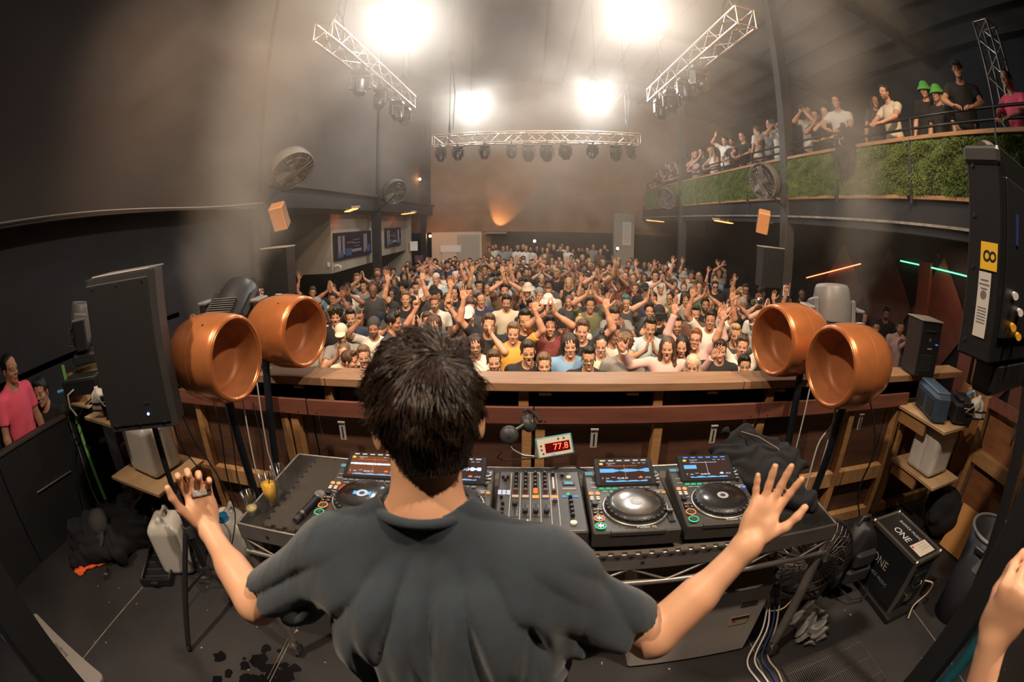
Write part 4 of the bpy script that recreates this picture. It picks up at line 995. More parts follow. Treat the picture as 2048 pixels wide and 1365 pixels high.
# farthest heads: one mass of people at the back of the hall (too many and too small to be told apart)
def far_crowd(pts, name, label):
    P = Pose(*POSE['down'], tilt=(-.08, 0, 0)); B = SDF(); P.torso(B, .01, .01)
    for q, sh, el, wr, *_ in P.arms: B.caps(sh, el, .055, .045, .03); B.caps(el, wr, .04, .03, .02)
    B.fn(lambda Q: .75 - Q[:, 2], '&')
    bv, bq = surface(B, (-.4, -.25, .7), (.4, .3, 1.55), .026)
    Hd = SDF(); head_sdf(Hd, P.hc, P.HM); Hd.caps(P.neck, P.hc + V3(0, -.02, -.06), .054, .05, .02); hv, hq = surface(Hd, P.hc - .19, P.hc + .17, .016)
    rv, rq = hair_sdf('short'); rv = rv[:] ; S2 = SDF(); S2.ell((0, -.018, .045), (.085, .102, .093), None); S2.ell((0, .09, -.035), (.07, .08, .09), None, .01, '-'); rv, rq = surface(S2, (-.14, -.16, -.12), (.14, .16, .17), .02)
    rv = rv + P.hc
    cl = [CM[k] for k in ('black', 'charcoal', 'white', 'grey', 'brown', 'cream')]; hm = [HM_[k] for k in ('black', 'dark brown', 'brown', 'blond')]
    mats = cl + [SK[0], SK[2], SK[3]] + hm; VV = []; QQ = []; MI = []; AT = []; base = 0
    for (x, y, z) in pts:
        f = PI + math.atan2(-x, y) * .7 + RR.gauss(0, .25); c, s = math.cos(f), math.sin(f); Rm = np.array([[c, -s, 0], [s, c, 0], [0, 0, 1]]); sc_ = RR.gauss(1, .04)
        for (v, q, mi, hd) in ((bv, bq, RR.choice([0, 0, 0, 1, 2, 3, 4, 5]), 0), (hv, hq, 6 + RR.randrange(3), 1), (rv, rq, 9 + RR.choice([0, 1, 1, 2, 3]), 0)):
            VV.append((v * sc_) @ Rm.T + V3(x, y, z)); QQ.append(q + base); base += len(v); MI.append(np.full(len(q), mi)); AT.append((v - P.hc) if hd else np.full(v.shape, 9.0))
    me = np_mesh(name, [(np.concatenate(VV), np.concatenate(QQ))], mats, np.concatenate(AT), True, np.concatenate(MI))
    o = obj(name, me); tag(o, label, 'crowd', None, 'stuff'); return o
pts = [(x, y, HF) for x, y in far_pts if y < 17.2]
for i in range(26): pts.append((-1.6 + i * .165 * 1.15 + RR.uniform(-.08, .08), 17.95 + RR.uniform(0, 1.0), HF + .35))
far_crowd(pts, 'crowd', 'mass of small distant people at the back of the hall around the bar counter')
# ------------------------------------------------------------------ balcony: timber edges, grass panels, rails and the people up there
BZ = 3.02
grass_m = mat('artificial_grass', (.150, .215, .055), .75, noise=.5, nscale=7, col2=(.06, .11, .025)); grass_base = mat('grass_backing', (.03, .055, .015), .9)
def grass_mesh(L_):
    rg = np.random.RandomState(5); n = int(4200 * L_); y = rg.uniform(0, L_, n); z = rg.uniform(2.91, 3.60, n)
    clump = np.sin(y * 9 + 2 * np.sin(z * 11)) * .5 + .5; ln = rg.uniform(.05, .12, n); out = .03 + .06 * clump * rg.uniform(.5, 1, n)
    dy = rg.normal(0, .045, n); dz = -ln * rg.uniform(.2, .9, n) + .02; w_ = rg.uniform(.004, .008, n)
    V_ = np.zeros((n, 4, 3)); V_[:, 0] = np.stack([np.full(n, 0), y - w_, z], 1); V_[:, 1] = np.stack([np.full(n, 0), y + w_, z], 1)
    V_[:, 2] = np.stack([-out * .7, y + dy * .5 + w_ * .8, z + dz * .3 + .015], 1); V_[:, 3] = np.stack([-out, y + dy, np.maximum(z + dz, 2.87)], 1)
    Q_ = np.arange(n * 4).reshape(n, 4)
    me = np_mesh('grass', [(V_.reshape(-1, 3), Q_)], [grass_m], None, False); return me
ys = [-2.2, -.55, 1.1, 2.75, 4.38, 6.18, 7.98, 9.63, 11.28, 12.94, 14.6, 16.2, 17.8, 19.4]
GM = {}
names = ['farthest from the stage', 'second from the far end', 'just beyond the far column', 'just before the far column', 'two bays before the far column', 'two bays beyond the near column', 'just beyond the near column', 'just before the near column', 'left of the numbered cabinet', 'behind the numbered cabinet', 'level with the performer', 'level with the camera', 'behind the camera', 'behind the camera']
for i in range(len(ys) - 1):
    L_ = ys[i + 1] - ys[i] - .05; k = round(L_, 2)
    if k not in GM: GM[k] = (MB().box((.03, L_ / 2, 3.25), (.05, L_, .72)).mesh('grass_panel', [grass_base]), grass_mesh(L_))
    p = obj('grass_panel', GM[k][0], None, (4.965, ys[i] + .025, 0)); tag(p, 'green grass panel on the balcony front, ' + names[len(ys) - 2 - i], 'grass panel', 'grass panels on the balcony front')
    g = obj('grass', GM[k][1], p); g['kind'] = 'stuff'
for i, y in enumerate(ys[:-1]):
    L_ = ys[i + 1] - y
    a = MB().box((0, L_ / 2, 0), (.10, L_ - .012, .055), None, 0, .004).build('balcony_plank', wood, None, (4.985, y, 3.655)); tag(a, 'timber plank on the balcony edge above the grass, ' + names[len(ys) - 2 - i], 'plank', 'capping planks on the balcony edge')
    a = MB().box((0, L_ / 2, 0), (.05, L_ - .10, .055), None, 0, .004).build('balcony_plank', wood, None, (4.955, y + .05, 2.862)); tag(a, 'narrow timber plank below the balcony grass, ' + names[len(ys) - 2 - i], 'plank', 'lower planks on the balcony edge')
    a = MB().box((0, 0, 0), (.035, .045, .86), None, 0, .003).build('balcony_post', black, None, (4.93, y, 3.20)); tag(a, 'thin black post of the balcony front, ' + names[len(ys) - 2 - i], 'post', 'posts of the balcony front')
rail = empty('balcony_railing', (5.05, 0, 0), 0, 'two-bar black pipe railing along the balcony edge', 'railing')
for z in (3.82, 3.97): MB().cyl((0, -2.5, z), (0, 19.6, z), .021, n=12).build('rail_pipe', [mat('black_gloss_pipe', (.03, .03, .032), .22, .6)], rail)
for y in ys: MB().cyl((0, y + .03, 3.6), (0, y + .03, 3.985), .020, n=10).build('rail_post', [black], rail)
def balc(px, py, X=5.36, s=1.0, face=None, **k):
    p = onx(px, py, X); hz = p.z
    for cy in (7.98, 14.6):
        if abs(p.y - cy) < .42: p.y = cy + (.42 if p.y > cy else -.42)
    s_ = s; f = math.radians(118) if face is None else face     # facing the hall and the stage
    return person(p.x, p.y, hz - (1.61 if k.get('pose') not in ('lean', 'chin') else 1.61) * s_, f, sc_=s_, group='people on the balcony', **k)
B_ = [
 dict(px=1602, py=232, pose='phone', hair='buzz', hcol='light brown', top='white', label='man in a white lettered t-shirt filming with a phone at the balcony rail'),
 dict(px=1637, py=236, pose='chin', hair='short', hcol='dark brown', top='black', skin=2, label='man in black leaning on the balcony rail beside the phone filmer'),
 dict(px=1656, py=230, pose='chin', sex='f', hair='bun', hcol='dark brown', top='black', shirt='tank', label='woman with tied-back hair leaning on the balcony rail, hand at her chin'),
 dict(px=1678, py=209, s=1.03, pose='lean', hair='short', hcol='dark brown', top='white', label='man in a white t-shirt holding a black jacket over the balcony rail'),
 dict(px=1750, py=205, X=5.95, sex='f', pose='down', hair='long', hcol='brown', top='charcoal', face=math.radians(150), label='long-haired woman standing back from the balcony rail in the haze'),
 dict(px=1781, py=191, pose='lean', hair='short', hcol='dark brown', skin=1, top='cream', face=math.radians(85), label='man in a cream t-shirt seen in profile leaning on the balcony rail'),
 dict(px=1850, py=183, X=5.5, sex='f', pose='down', hair='bucket', hatcol='bright green', hcol='black', top='black', label='person in the left of the two bright green bucket hats'),
 dict(px=1876, py=190, X=5.4, sex='f', pose='down', hair='bucket', hatcol='bright green', hcol='blond', top='black', face=math.radians(95), label='blonde person in the right bright green bucket hat'),
 dict(px=1918, py=148, s=1.06, pose='lean', hair='cap', hatcol='black', hcol='black', skin=2, top='black', label='tall man in a black cap and black top leaning on the balcony rail'),
 dict(px=2024, py=168, X=5.45, pose='lean', hair='buzz', hcol='black', skin=2, top='bright pink', face=math.radians(80), label='man in a bright pink vest at the right end of the balcony rail'),
 dict(px=1540, py=250, pose='reach', hair='buzz', hcol='brown', top='grey', label='man in a grey t-shirt stretching one arm out along the balcony'),
 dict(px=1560, py=254, pose='phone', hair='short', hcol='black', skin=2, top='white', label='person in white filming right beside the near steel column on the balcony'),
 dict(px=1516, py=262, pose='down', face=math.radians(30), hair='short', hcol='brown', top='white', label='man in a white t-shirt turned away on the balcony beside the outstretched arm'),
 dict(px=1490, py=276, pose='lean', hair='short', hcol='black', top='black', label='man in a black shirt and dark hair left of the turned-away man on the balcony'),
 dict(px=1470, py=286, pose='lean', hair='curly', hcol='black', skin=3, top='black', label='black-bearded man in black on the balcony'),
 dict(px=1451, py=283, pose='point_up', hair='short', hcol='dark brown', top='white', label='man in white with one finger at his mouth on the balcony'),
 dict(px=1429, py=304, pose='lean', sex='f', hair='long', hcol='blond', top='white', shirt='tank', label='blonde woman in a white top on the balcony'),
 dict(px=1421, py=302, pose='down', X=5.6, sex='f', hair='long', hcol='light brown', top='brown', label='fair-haired woman just behind the blonde on the balcony'),
 dict(px=1408, py=306, pose='chin', hair='short', hcol='dark brown', top='charcoal', label='man in charcoal with a hand to his chin on the balcony'),
 dict(px=1397, py=311, pose='lean', hair='bald', top='pink', label='bald man in a pale pink shirt on the balcony'),
 dict(px=1387, py=314, pose='chin', hair='short', hcol='brown', top='cream', label='man in a cream shirt between the bald man and the bearded man on the balcony'),
 dict(px=1378, py=317, pose='lean', hair='short', hcol='dark brown', skin=1, top='black', label='bearded man in black on the far part of the balcony'),
 dict(px=1358, py=331, pose='lean', hair='short', hcol='black', top='black', label='dark-haired man leaning just beyond the far steel column'),
 dict(px=1345, py=335, pose='lean', hair='short', hcol='brown', top='charcoal', label='man in charcoal second beyond the far steel column'),
 dict(px=1335, py=331, X=5.6, pose='down', sex='f', hair='long', hcol='dark brown', top='black', label='long-haired woman standing at the far end of the balcony'),
 dict(px=1327, py=346, pose='lean', hair='buzz', hcol='dark brown', top='brown', label='man in brown bent low at the far end of the balcony'),
 dict(px=1319, py=350, pose='lean', hair='short', hcol='black', top='navy', label='farthest man on the balcony rail'),
]
for k in B_: balc(**k)
# vertical box truss on the balcony
def box_truss(name, label, A, B, s, n, m_, mf, up=(0, 0, 1), r=.024, group=None):
    A, B = Vector(A), Vector(B); t = empty(name, A, 0, label, 'truss', group); d = (B - A); L_ = d.length; d.normalize()
    F = frame(d, Vector(up).cross(d) if Vector(up).cross(d).length > .01 else (1, 0, 0)); u, v = F.col[0], F.col[1]
    cs = [u * a * s / 2 + v * b * s / 2 for a, b in ((-1, -1), (1, -1), (1, 1), (-1, 1))]
    for c in cs: MB().cyl(c, c + d * L_, r, n=10).build('chord', [m_], t)
    for k in range(4):
        c0, c1 = cs[k], cs[(k + 1) % 4]
        for i in range(n):
            a, b = (c0, c1) if i % 2 == 0 else (c1, c0)
            MB().cyl(a + d * L_ * i / n, b + d * L_ * (i + 1) / n, r * .45, n=6).build('lattice_bar', [m_], t)
    for k in range(4):
        for e in (0, L_): MB().cyl(cs[k] + d * e, cs[(k + 1) % 4] + d * e, r * .45, n=6).build('end_bar', [m_], t)
    return t
box_truss('truss_tower', 'upright silver box truss standing on the balcony near the pink vest', (5.85, 3.0, 3.025), (5.85, 3.0, 5.45), .28, 9, mat('bright_aluminium', (.80, .80, .80), .2, 1.0), None, (0, 1, 0), .022)
# ------------------------------------------------------------------ staging table with the players and the mixer
screen_bg = emat('screen_dark', (.070, .035, .028), 1.0); scr_brown = emat('screen_brown', (.25, .085, .04), .9)
lcd_blue = emat('screen_blue', (.16, .50, .85), 1.3); lcd_white = emat('screen_white', (.75, .85, 1.0), 1.4); lcd_or = emat('screen_orange', (1.0, .22, .05), 1.3); lcd_y = emat('screen_yellow', (1.0, .62, .08), 1.2)
g_ring = emat('green_ring_light', (.08, .80, .35), 1.1); o_ring = emat('orange_ring_light', (1.0, .28, .06), 1.3); led_w = emat('white_key_light', (.80, .78, .90), 1.0); led_b = emat('blue_key_light', (.10, .30, 1.0), 1.5)
deck = mat('player_faceplate', (.075, .068, .062), .38, .3, noise=.15, nscale=40); print_w = mat('printed_white', (.72, .70, .66), .6)
silver = mat('polished_jog_plate', (.62, .60, .57), .16, 1.0); blackgloss = mat('gloss_black_jog_plate', (.015, .015, .016), .14, coat=.5)
def ring(m, c, R, r, n=28, mi=0): m.torus(c, R, r, n, 6, None, mi)
def media_player(label, loc, rz, plate, mode):
    t = empty('media_player', loc, rz, label, 'media player', 'media players on the table')
    W, D = .329, .440
    b = MB().box((W / 2, D / 2, -.040), (W, D, .072), None, 0, .006)
    b.box((W / 2, .006, -.012), (W * .62, .018, .022), None, 0, .004)
    for fx in (.05, W - .05):
        for fy in (.05, D - .06): b.cyl((fx, fy, -.110), (fx, fy, -.074), .020, .026, 14, 1)
    b.build('body', [deck, plastic], t)
    # screen hood, tilted up toward the back
    Mx = Matrix.Rotation(math.radians(16), 3, 'X'); c = Vector((W / 2 + .005, .385, .016))
    s = MB().box(c, (.255, .158, .022), Mx, 0, .004).build('screen_bezel', [plastic], t)
    def P(x, y, z=.0125): return c + Mx @ Vector((x, y, z))
    def quad(m, x0, y0, x1, y1, z=.0125): m.add([P(x0, y0, z), P(x1, y0, z), P(x1, y1, z), P(x0, y1, z)], [(0, 1, 2, 3)])
    m = MB(); quad(m, -.108, -.066, .108, .050); m.build('screen', [scr_brown if mode == 0 else screen_bg], t)
    rr = random.Random(mode + 3); m = MB()
    for i in range(62):
        x = -.106 + i * .00343; h = {0: .004 + .003 * rr.random(), 1: (.011 if i < 18 else .003 + .008 * abs(math.sin(i * .13)) * (.6 + .4 * rr.random())) if i < 56 else .011, 2: (.0115 if i < 17 else .0), 3: .004 + .008 * rr.random()}[mode]
        if h: quad(m, x, .002 - h, x + .0030, .002 + h, .0130)
    m.build('waveform', [lcd_white if mode in (0, 3) else lcd_blue], s)
    m = MB(); 
    for i in range(50): h = .002 + .006 * abs(math.sin(i * .21 + mode)) * (.5 + .5 * rr.random()); quad(m, -.085 + i * .0035, -.063, -.0818 + i * .0035, -.063 + h + .002, .0130)
    m.build('track_overview', [lcd_blue], s)
    m = MB(); quad(m, -.105, .036, -.090, .048, .0131); m.build('track_number', [lcd_y], s)
    m = MB(); quad(m, .000, -.046, .001, .036, .0132); quad(m, .055, -.044, .072, -.037, .0132); quad(m, -.075, .028, .055, .0295, .0131); quad(m, .062, -.036, .066, -.032, .0131); m.build_split('cue_mark', [lcd_or if mode != 2 else lcd_white], s)
    M4 = Mx.to_4x4()
    for tx, xx, yy, sz in (('02:48.30' if mode == 1 else '00:00.02' if mode == 2 else '03:02.17', -.014, -.043, .013), ('T', -.098, -.043, .012), ('HOLD', -.052, -.037, .006), ('124', -.078, -.043, .010), ('177.9' if mode == 2 else '177.0', .093, -.043, .011), ('MASTER DECK', -.055, .044, .006), ('KEY 4A', -.06, .036, .005), ('INFO', .045, .044, .006), ('LINK', .068, .044, .006), ('SYNC', .09, .044, .006)):
        M4 = Mx.to_4x4(); M4.translation = P(xx, yy, .0132); textobj('screen_text', tx, sz, lcd_white, s, M4, 0)
    m = MB()
    for i in range(6): quad(m, -.100 + i * .036, .060, -.078 + i * .036, .066, .0115)
    m.build_split('source_key', [led_b if mode == 2 else print_w], s)
    m = MB()
    for i in range(8): m.box((.062 + i * .027, .287, .001), (.020, .009, .006), None, 0 if i < 3 and mode else 1, .001)
    m.build_split('hot_cue_key', [emat('green_key_light', (.08, .62, .28), .9), mat('grey_key', (.20, .20, .20), .5)], t)
    # jog wheel
    jx, jy = .178, .150
    j = MB().lathe([(.128, -.002), (.129, .004), (.122, .006), (.120, .002)], 64, 0, None, (jx, jy, 0)); j.build('jog_ring', [mat('satin_silver_ring', (.60, .58, .55), .35, .9)], t)
    w_ = MB().lathe([(.118, .001), (.117, .014), (.110, .021), (.098, .027), (.0955, .028)], 64, 0, None, (jx, jy, 0))
    for i in range(28):
        a = 2 * PI * i / 28; w_.sphere((jx + math.cos(a) * .1115, jy + math.sin(a) * .1115, .0185), .0080, 8, 5, 1, (1, 1, .55))
    wh = w_.build('jog_wheel', [plastic, plastic2], t)
    p = MB().lathe([(0, .0282), (.028, .0282), (.093, .0280), (.0955, .0265)], 64, 0, None, (jx, jy, 0)); p.build('jog_plate', [plate], wh)
    p = MB().lathe([(0, .0286), (.012, .0286), (.0121, .0286), (.024, .0286)], 40, [0, 1, 1], None, (jx, jy, .0003)); 
    p.build('jog_display', [plastic2 if mode != 1 else steel, led_w if mode == 0 else mat('dim_display_%d' % mode, (.42, .42, .42), .4)], wh)
    if mode == 0:
        for q in (-1, 1): MB().box((jx + q * .030, jy, .0290), (.013, .022, .0006)).build('display_mark', [lcd_blue], wh)
        for a0 in (2.6, 5.9):
            m = MB()
            for i in range(8):
                a = a0 + i * .05; m.box((jx + math.cos(a) * .105, jy + math.sin(a) * .105, .0262), (.006, .004, .002), Matrix.Rotation(a + PI / 2, 3, 'Z'))
            m.build('red_light', [emat('red_arc_light', (1, .08, .03), 1.2)], wh)
    # round keys on the left
    for yy, mt, nm in ((.030, g_ring, 'play_key'), (.078, o_ring, 'cue_key')):
        k = MB().cyl((.030, yy, 0), (.030, yy, .006), .0165, n=24, mi=0); ring(k, Vector((.030, yy, .0055)), .0185, .0022, 28, 1)
        for a in range(3): k.box((.030, yy, .0064), (.026, .0030, .001), Matrix.Rotation(a * PI / 3 + .4, 3, 'Z'), 2)
        k.build(nm, [plastic, mt, silver], t)
    m = MB()
    for x in (.018, .042):
        for y in (.115, .135): m.cyl((x, y, 0), (x, y, .005), .0075, .0065, 14, 0); m.cyl((x, y, .005), (x, y, .0055), .0035, n=10, mi=1)
    m.build_split('search_key', [plastic, mat('brass_mark', (.55, .30, .14), .5)], t)
    MB().box((.022, .175, .006), (.022, .026, .012), None, 0, .002).build('direction_lever', [plastic], t)
    m = MB()
    for x in (.016, .040):
        for y in (.210, .224): m.box((x, y, .002), (.014, .009, .005), None, 0, .001)
    m.build_split('loop_key', [print_w], t)
    m = MB()
    for x in (.016, .042): m.cyl((x, .252, 0), (x, .252, .004), .0095, n=18)
    m.build_split('loop_in_key', [emat('amber_key_light', (1.0, .42, .14), 1.2)], t)
    # pitch fader, knobs and keys on the right
    f = MB().box((.300, .105, .0012), (.024, .125, .003), None, 0); f.box((.300, .105, .003), (.003, .115, .002), None, 1)
    for i in range(13): f.box((.313, .05 + i * .0092, .0022), (.006, .0012, .001), None, 2)
    f.build('pitch_slot', [plastic, rubber, print_w], t)
    MB().box((.300, .100 if mode == 1 else .11, .009), (.024, .018, .014), None, 0, .002).box((.300, .100 if mode == 1 else .11, .0165), (.024, .003, .001), None, 1).build('pitch_fader', [plastic, print_w], t)
    k = MB().cyl((.302, .375, 0), (.302, .375, .014), .0135, .012, 24, 0); ring(k, Vector((.302, .375, .010)), .0135, .0022, 24, 1); k.build('rotary_knob', [plastic, led_w], t)
    m = MB()
    for x, y in ((.293, .400), (.311, .400), (.293, .350), (.311, .350)): m.box((x, y, .003), (.015, .010, .006), None, 0, .001)
    for x, y in ((.290, .245),): m.box((x, y, .002), (.016, .009, .005), None, 0, .001)
    m.build_split('browse_key', [mat('light_grey_key', (.42, .40, .38), .5)], t)
    MB().box((.312, .245, .002), (.016, .009, .005), None, 0, .001).build('sync_key', [led_b if mode == 2 else emat('amber_sync', (1, .45, .1), 1)], t)
    m = MB()
    for x, y in ((.300, .300), (.262, .245), (.272, .225)): m.cyl((x, y, 0), (x, y, .012), .007, .005, 12)
    for x, y in ((.298, .212), (.298, .193), (.298, .175)): m.cyl((x, y, 0), (x, y, .004), .005, n=10)
    m.build_split('small_knob', [plastic], t)
    M4 = Matrix.Translation((.195, .014, .0045)); textobj('maker_lettering', 'Pioneer DJ', .0155, print_w, t, M4, .0002, spacing=1.05)
    m = MB()
    for x0, y0, x1 in ((.060, .268, .085), (.090, .268, .12), (.016, .145, .045), (.012, .192, .05), (.275, .262, .315), (.285, .328, .315), (.02, .30, .045), (.02, .335, .05)): m.box(((x0 + x1) / 2, y0, .0003), (x1 - x0, .0022, .0006))
    m.build_split('printed_caption', [print_w], t)
    m = MB(); m.box((.022, .405, .002), (.030, .018, .005), None, 0, .001); m.box((.045, .405, .004), (.006, .016, .010), None, 1); m.build('memory_slot', [emat('slot_light', (.35, .8, .85), .5), print_w], t)
    return t
DZ = 1.04
media_player('leftmost media player, orange-brown screen, black jog plate with a lit white ring', (-.80, 1.275, DZ), math.radians(3.5), blackgloss, 0)
media_player('media player just left of the mixer, mostly behind the performer\'s neck', (-.455, 1.285, DZ), math.radians(1), blackgloss, 3)
media_player('media player just right of the mixer with a worn silver jog plate and blue waveform', (.236, 1.283, DZ), math.radians(-1.0), silver, 1)
media_player('rightmost media player with a glossy black jog plate and blue source keys', (.587, 1.290, DZ), math.radians(-4.5), blackgloss, 2)
def mixer():
    t = empty('mixer', (-.112, 1.288, DZ), 0, 'four-channel mixer with lit amber and white cue keys at the middle of the table', 'mixer')
    W, D = .335, .425
    b = MB().box((W / 2, D / 2, -.045), (W, D, .090), None, 0, .006)
    for fx in (.05, W - .05):
        for fy in (.05, D - .06): b.cyl((fx, fy, -.110), (fx, fy, -.088), .022, .024, 14, 1)
    b.build('body', [deck, plastic], t)
    m = MB()
    for x in (.052, .091, .130, .169, .208, .237): m.box((x, .225, .0004), (.0016, .37, .0008))
    m.box((.145, .030, .0005), (.10, .0012, .0006)); m.box((.27, .006, .0005), (.10, .0012, .0006)); m.build_split('printed_line', [print_w], t)
    for i in range(4):
        x = .072 + i * .039
        k = MB()
        for j, y in enumerate((.395, .355, .325, .295)):
            k.cyl((x, y, 0), (x, y, .018), .0080, .0062, 14, 0); k.box((x, y - .004, .0185), (.0014, .006, .001), None, 1)
        k.build_split('channel_knob', [plastic, print_w], t)
        MB().cyl((x, .262, 0), (x, .262, .016), .0095, .008, 16).build('colour_knob', [mat('brown_knob', (.12, .045, .035), .5) if i != 2 else emat('orange_knob_light', (1, .25, .04), 1.1)], t)
        MB().box((x, .225, .003), (.026, .014, .006), None, 0, .001).build('cue_key', [emat('orange_cue_light', (1, .36, .08), 1.4) if i == 2 else mat('pale_cue_key', (.52, .40, .37), .5)], t)
        s = MB().box((x, .135, .001), (.030, .090, .001), None, 0); s.box((x, .135, .002), (.003, .080, .001), None, 1)
        for q in range(7): s.box((x + .010, .10 + q * .011, .0018), (.005, .001, .001), None, 2)
        s.build('fader_slot', [plastic2, rubber, print_w], t)
        MB().box((x, (.165, .118, .118, .118)[i], .010), (.020, .019, .017), None, 0, .003).build('fader_cap', [plastic], t)
    m = MB().cyl((.223, .392, 0), (.223, .392, .016), .008, .0065, 14); m.box((.223, .33, .001), (.006, .09, .002), None, 1)
    m.build('master_knob', [plastic, print_w], t)
    MB().box((.223, .225, .003), (.026, .014, .006), None, 0, .001).build('cue_key', [emat('orange_master_light', (1, .36, .08), 1.4)], t)
    MB().box((.223, .208, .002), (.024, .007, .004), None, 0, .001).build('link_key', [led_b], t)
    k = MB()
    for y in (.262, .190): k.cyl((.223, y, 0), (.223, y, .014), .0085, .007, 14)
    k.build_split('booth_knob', [mat('dark_red_knob', (.10, .03, .03), .5)], t)
    MB().box((.285, .325, .002), (.050, .030, .004), None, 0, .002).build('effect_display', [plastic], t)
    MB().box((.285, .325, .0045), (.034, .018, .0008)).build('display_text', [emat('teal_display', (.20, .55, .60), 1.0)], t)
    MB().box((.285, .285, .001), (.056, .014, .002), None, 0, .001).build('touch_strip', [mat('brown_strip', (.30, .22, .20), .4)], t)
    k = MB()
    for y, r in ((.215, .0085), (.180, .0085), (.150, .0085), (.120, .0085), (.092, .0085)): k.cyl((.284, y, 0), (.284, y, .017), r, .0065, 14)
    k.build_split('effect_knob', [plastic], t)
    MB().cyl((.284, .050, 0), (.284, .050, .007), .0125, n=22).build('effect_on_key', [print_w], t)
    MB().cyl((.278, .245, 0), (.278, .245, .004), .0065, n=16).build('tap_key', [g_ring], t)
    m = MB()
    for x in (.262, .288, .308): m.box((x, .228, .002), (.018, .009, .004), None, 0, .001)
    m.build_split('beat_key', [emat('blue_beat_light', (.22, .48, .95), .9)], t)
    MB().cyl((.262, .385, 0), (.262, .385, .014), .0075, n=14).build('mic_knob', [plastic], t); MB().cyl((.288, .372, 0), (.288, .372, .006), .010, n=18).build('usb_key', [print_w], t)
    k = MB()
    for x, y in ((.018, .365), (.038, .365), (.028, .345), (.018, .215), (.026, .17), (.026, .135), (.026, .105), (.026, .078)): k.cyl((x, y, 0), (x, y, .014), .0065, .0055, 12)
    k.build_split('left_knob', [plastic], t)
    m = MB()
    for x in (.010, .027, .044):
        for y in (.262, .245): m.box((x, y, .003), (.014, .010, .005), None, 0, .001)
    m.build_split('sound_colour_key', [led_w], t)
    m = MB().box((.145, .045, .001), (.060, .014, .002), None, 0); m.box((.120, .045, .010), (.008, .018, .016), None, 1, .002); m.build('crossfader', [rubber, print_w], t)
    for i in range(9): MB().box((.135 + i * .005, .032, .0006), (.0012, .010, .0008)).build('scale_mark', [print_w], t)
    textobj('maker_lettering', 'Pioneer DJ', .011, print_w, t, Matrix.Translation((.145, .414, .0006)), .0002)
mixer()
def stage_table():
    t = empty('staging_table', (.075, 1.60, 0), 0, 'grey metal-framed staging table with a black worn top carrying the players', 'table')
    x0, x1, y0, y1, Z = -1.265, 1.265, -.325, .335, .93
    b = MB().box((0, .005, Z - .014), (x1 - x0 - .01, y1 - y0 - .01, .024), None, 0, .003); b.build('table_top', [mat('worn_black_ply', (.035, .032, .030), .45, noise=.75, nscale=5, col2=(.012, .012, .012), bump=.2)], t)
    def edge(nm, a, c, zz):
        MB().bar((*a, zz), (*c, zz), .012, .075).build(nm, [gunmetal], t)
    for (a, c) in (((x0, y0), (x1, y0)), ((x0, y1), (x1, y1)), ((x0, y0), (x0, y1)), ((x1, y0), (x1, y1))):
        edge('edge_rail', a, c, Z - .037)
        MB().tube([(*a, Z - .002), (*c, Z - .002)], .004, 6).build('edge_bead', [mat('bare_metal_edge', (.55, .50, .44), .3, .9)] if 'edge_bead_m' not in MATS else [MATS['edge_bead_m']], t)
        MB().cyl((*a, Z - .155), (*c, Z - .155), .013, n=10).build('lower_tube', [gunmetal], t)
        n = max(2, int(round(((c[0] - a[0]) ** 2 + (c[1] - a[1]) ** 2) ** .5 / .165))); n += n % 2
        for i in range(n):
            p = Vector((*a, 0)).lerp(Vector((*c, 0)), i / n); q = Vector((*a, 0)).lerp(Vector((*c, 0)), (i + 1) / n)
            za, zb = (Z - .075, Z - .150) if i % 2 == 0 else (Z - .150, Z - .075)
            MB().cyl((p.x, p.y, za), (q.x, q.y, zb), .006, n=6).build('brace', [gunmetal], t)
    for x in (x0 + .02, x1 - .02):
        for y in (y0 + .02, y1 - .02):
            l = MB().cyl((x, y, .13), (x, y, Z - .05), .026, n=16).build('leg', [gunmetal], t)
            MB().cyl((x, y, .09), (x, y, .14), .021, n=14).box((x, y - .01, .065), (.045, .06, .07), None, 0, .006).cyl((x - .012, y + .015, .03), (x + .012, y + .015, .03), .030, n=18, mi=1).build('caster', [steel, rubber], l)
    for x in (x0 + .15, -.55, 0.0, .36, .80): MB().cyl((x, y0 - .008, Z - .04), (x, y0 + .002, Z - .04), .007, n=10).build('bolt', [darksteel], t)
    return t
MATS['edge_bead_m'] = mat('bare_metal_edge', (.55, .50, .44), .3, .9)
stage_table()
# interlocking foam mats under the players and on the left end of the table
def foam(name, label, x0, y0, x1, y1, z, m_):
    pts = []
    def side(a, c, nx, ny):
        L_ = math.hypot(c[0] - a[0], c[1] - a[1]); n = max(2, int(L_ / .050)); u = ((c[0] - a[0]) / L_, (c[1] - a[1]) / L_)
        for i in range(n):
            s0 = L_ * i / n; w_ = L_ / n
            for f, o, k in ((.15, 0, 0), (.22, .016, -.06), (.68, .016, .06), (.75, 0, 0)):
                pts.append((a[0] + u[0] * (s0 + w_ * (f + k)) - nx * (.016 - o), a[1] + u[1] * (s0 + w_ * (f + k)) - ny * (.016 - o)))
    side((x0, y0), (x1, y0), 0, -1); side((x1, y0), (x1, y1), 1, 0); side((x1, y1), (x0, y1), 0, 1); side((x0, y1), (x0, y0), -1, 0)
    o = MB().poly(pts, .010, None, (0, 0, z)).build(name, m_); tag(o, label, 'foam mat', 'interlocking foam mats'); return o
foam_m = mat('grey_foam', (.105, .085, .070), .9, noise=.1); nt = foam_m.node_tree
wv = nt.nodes.new('ShaderNodeTexWave'); wv.inputs['Scale'].default_value = 75; wv.bands_direction = 'DIAGONAL'; tcx = nt.nodes.new('ShaderNodeTexCoord'); nt.links.new(tcx.outputs['Object'], wv.inputs['Vector'])
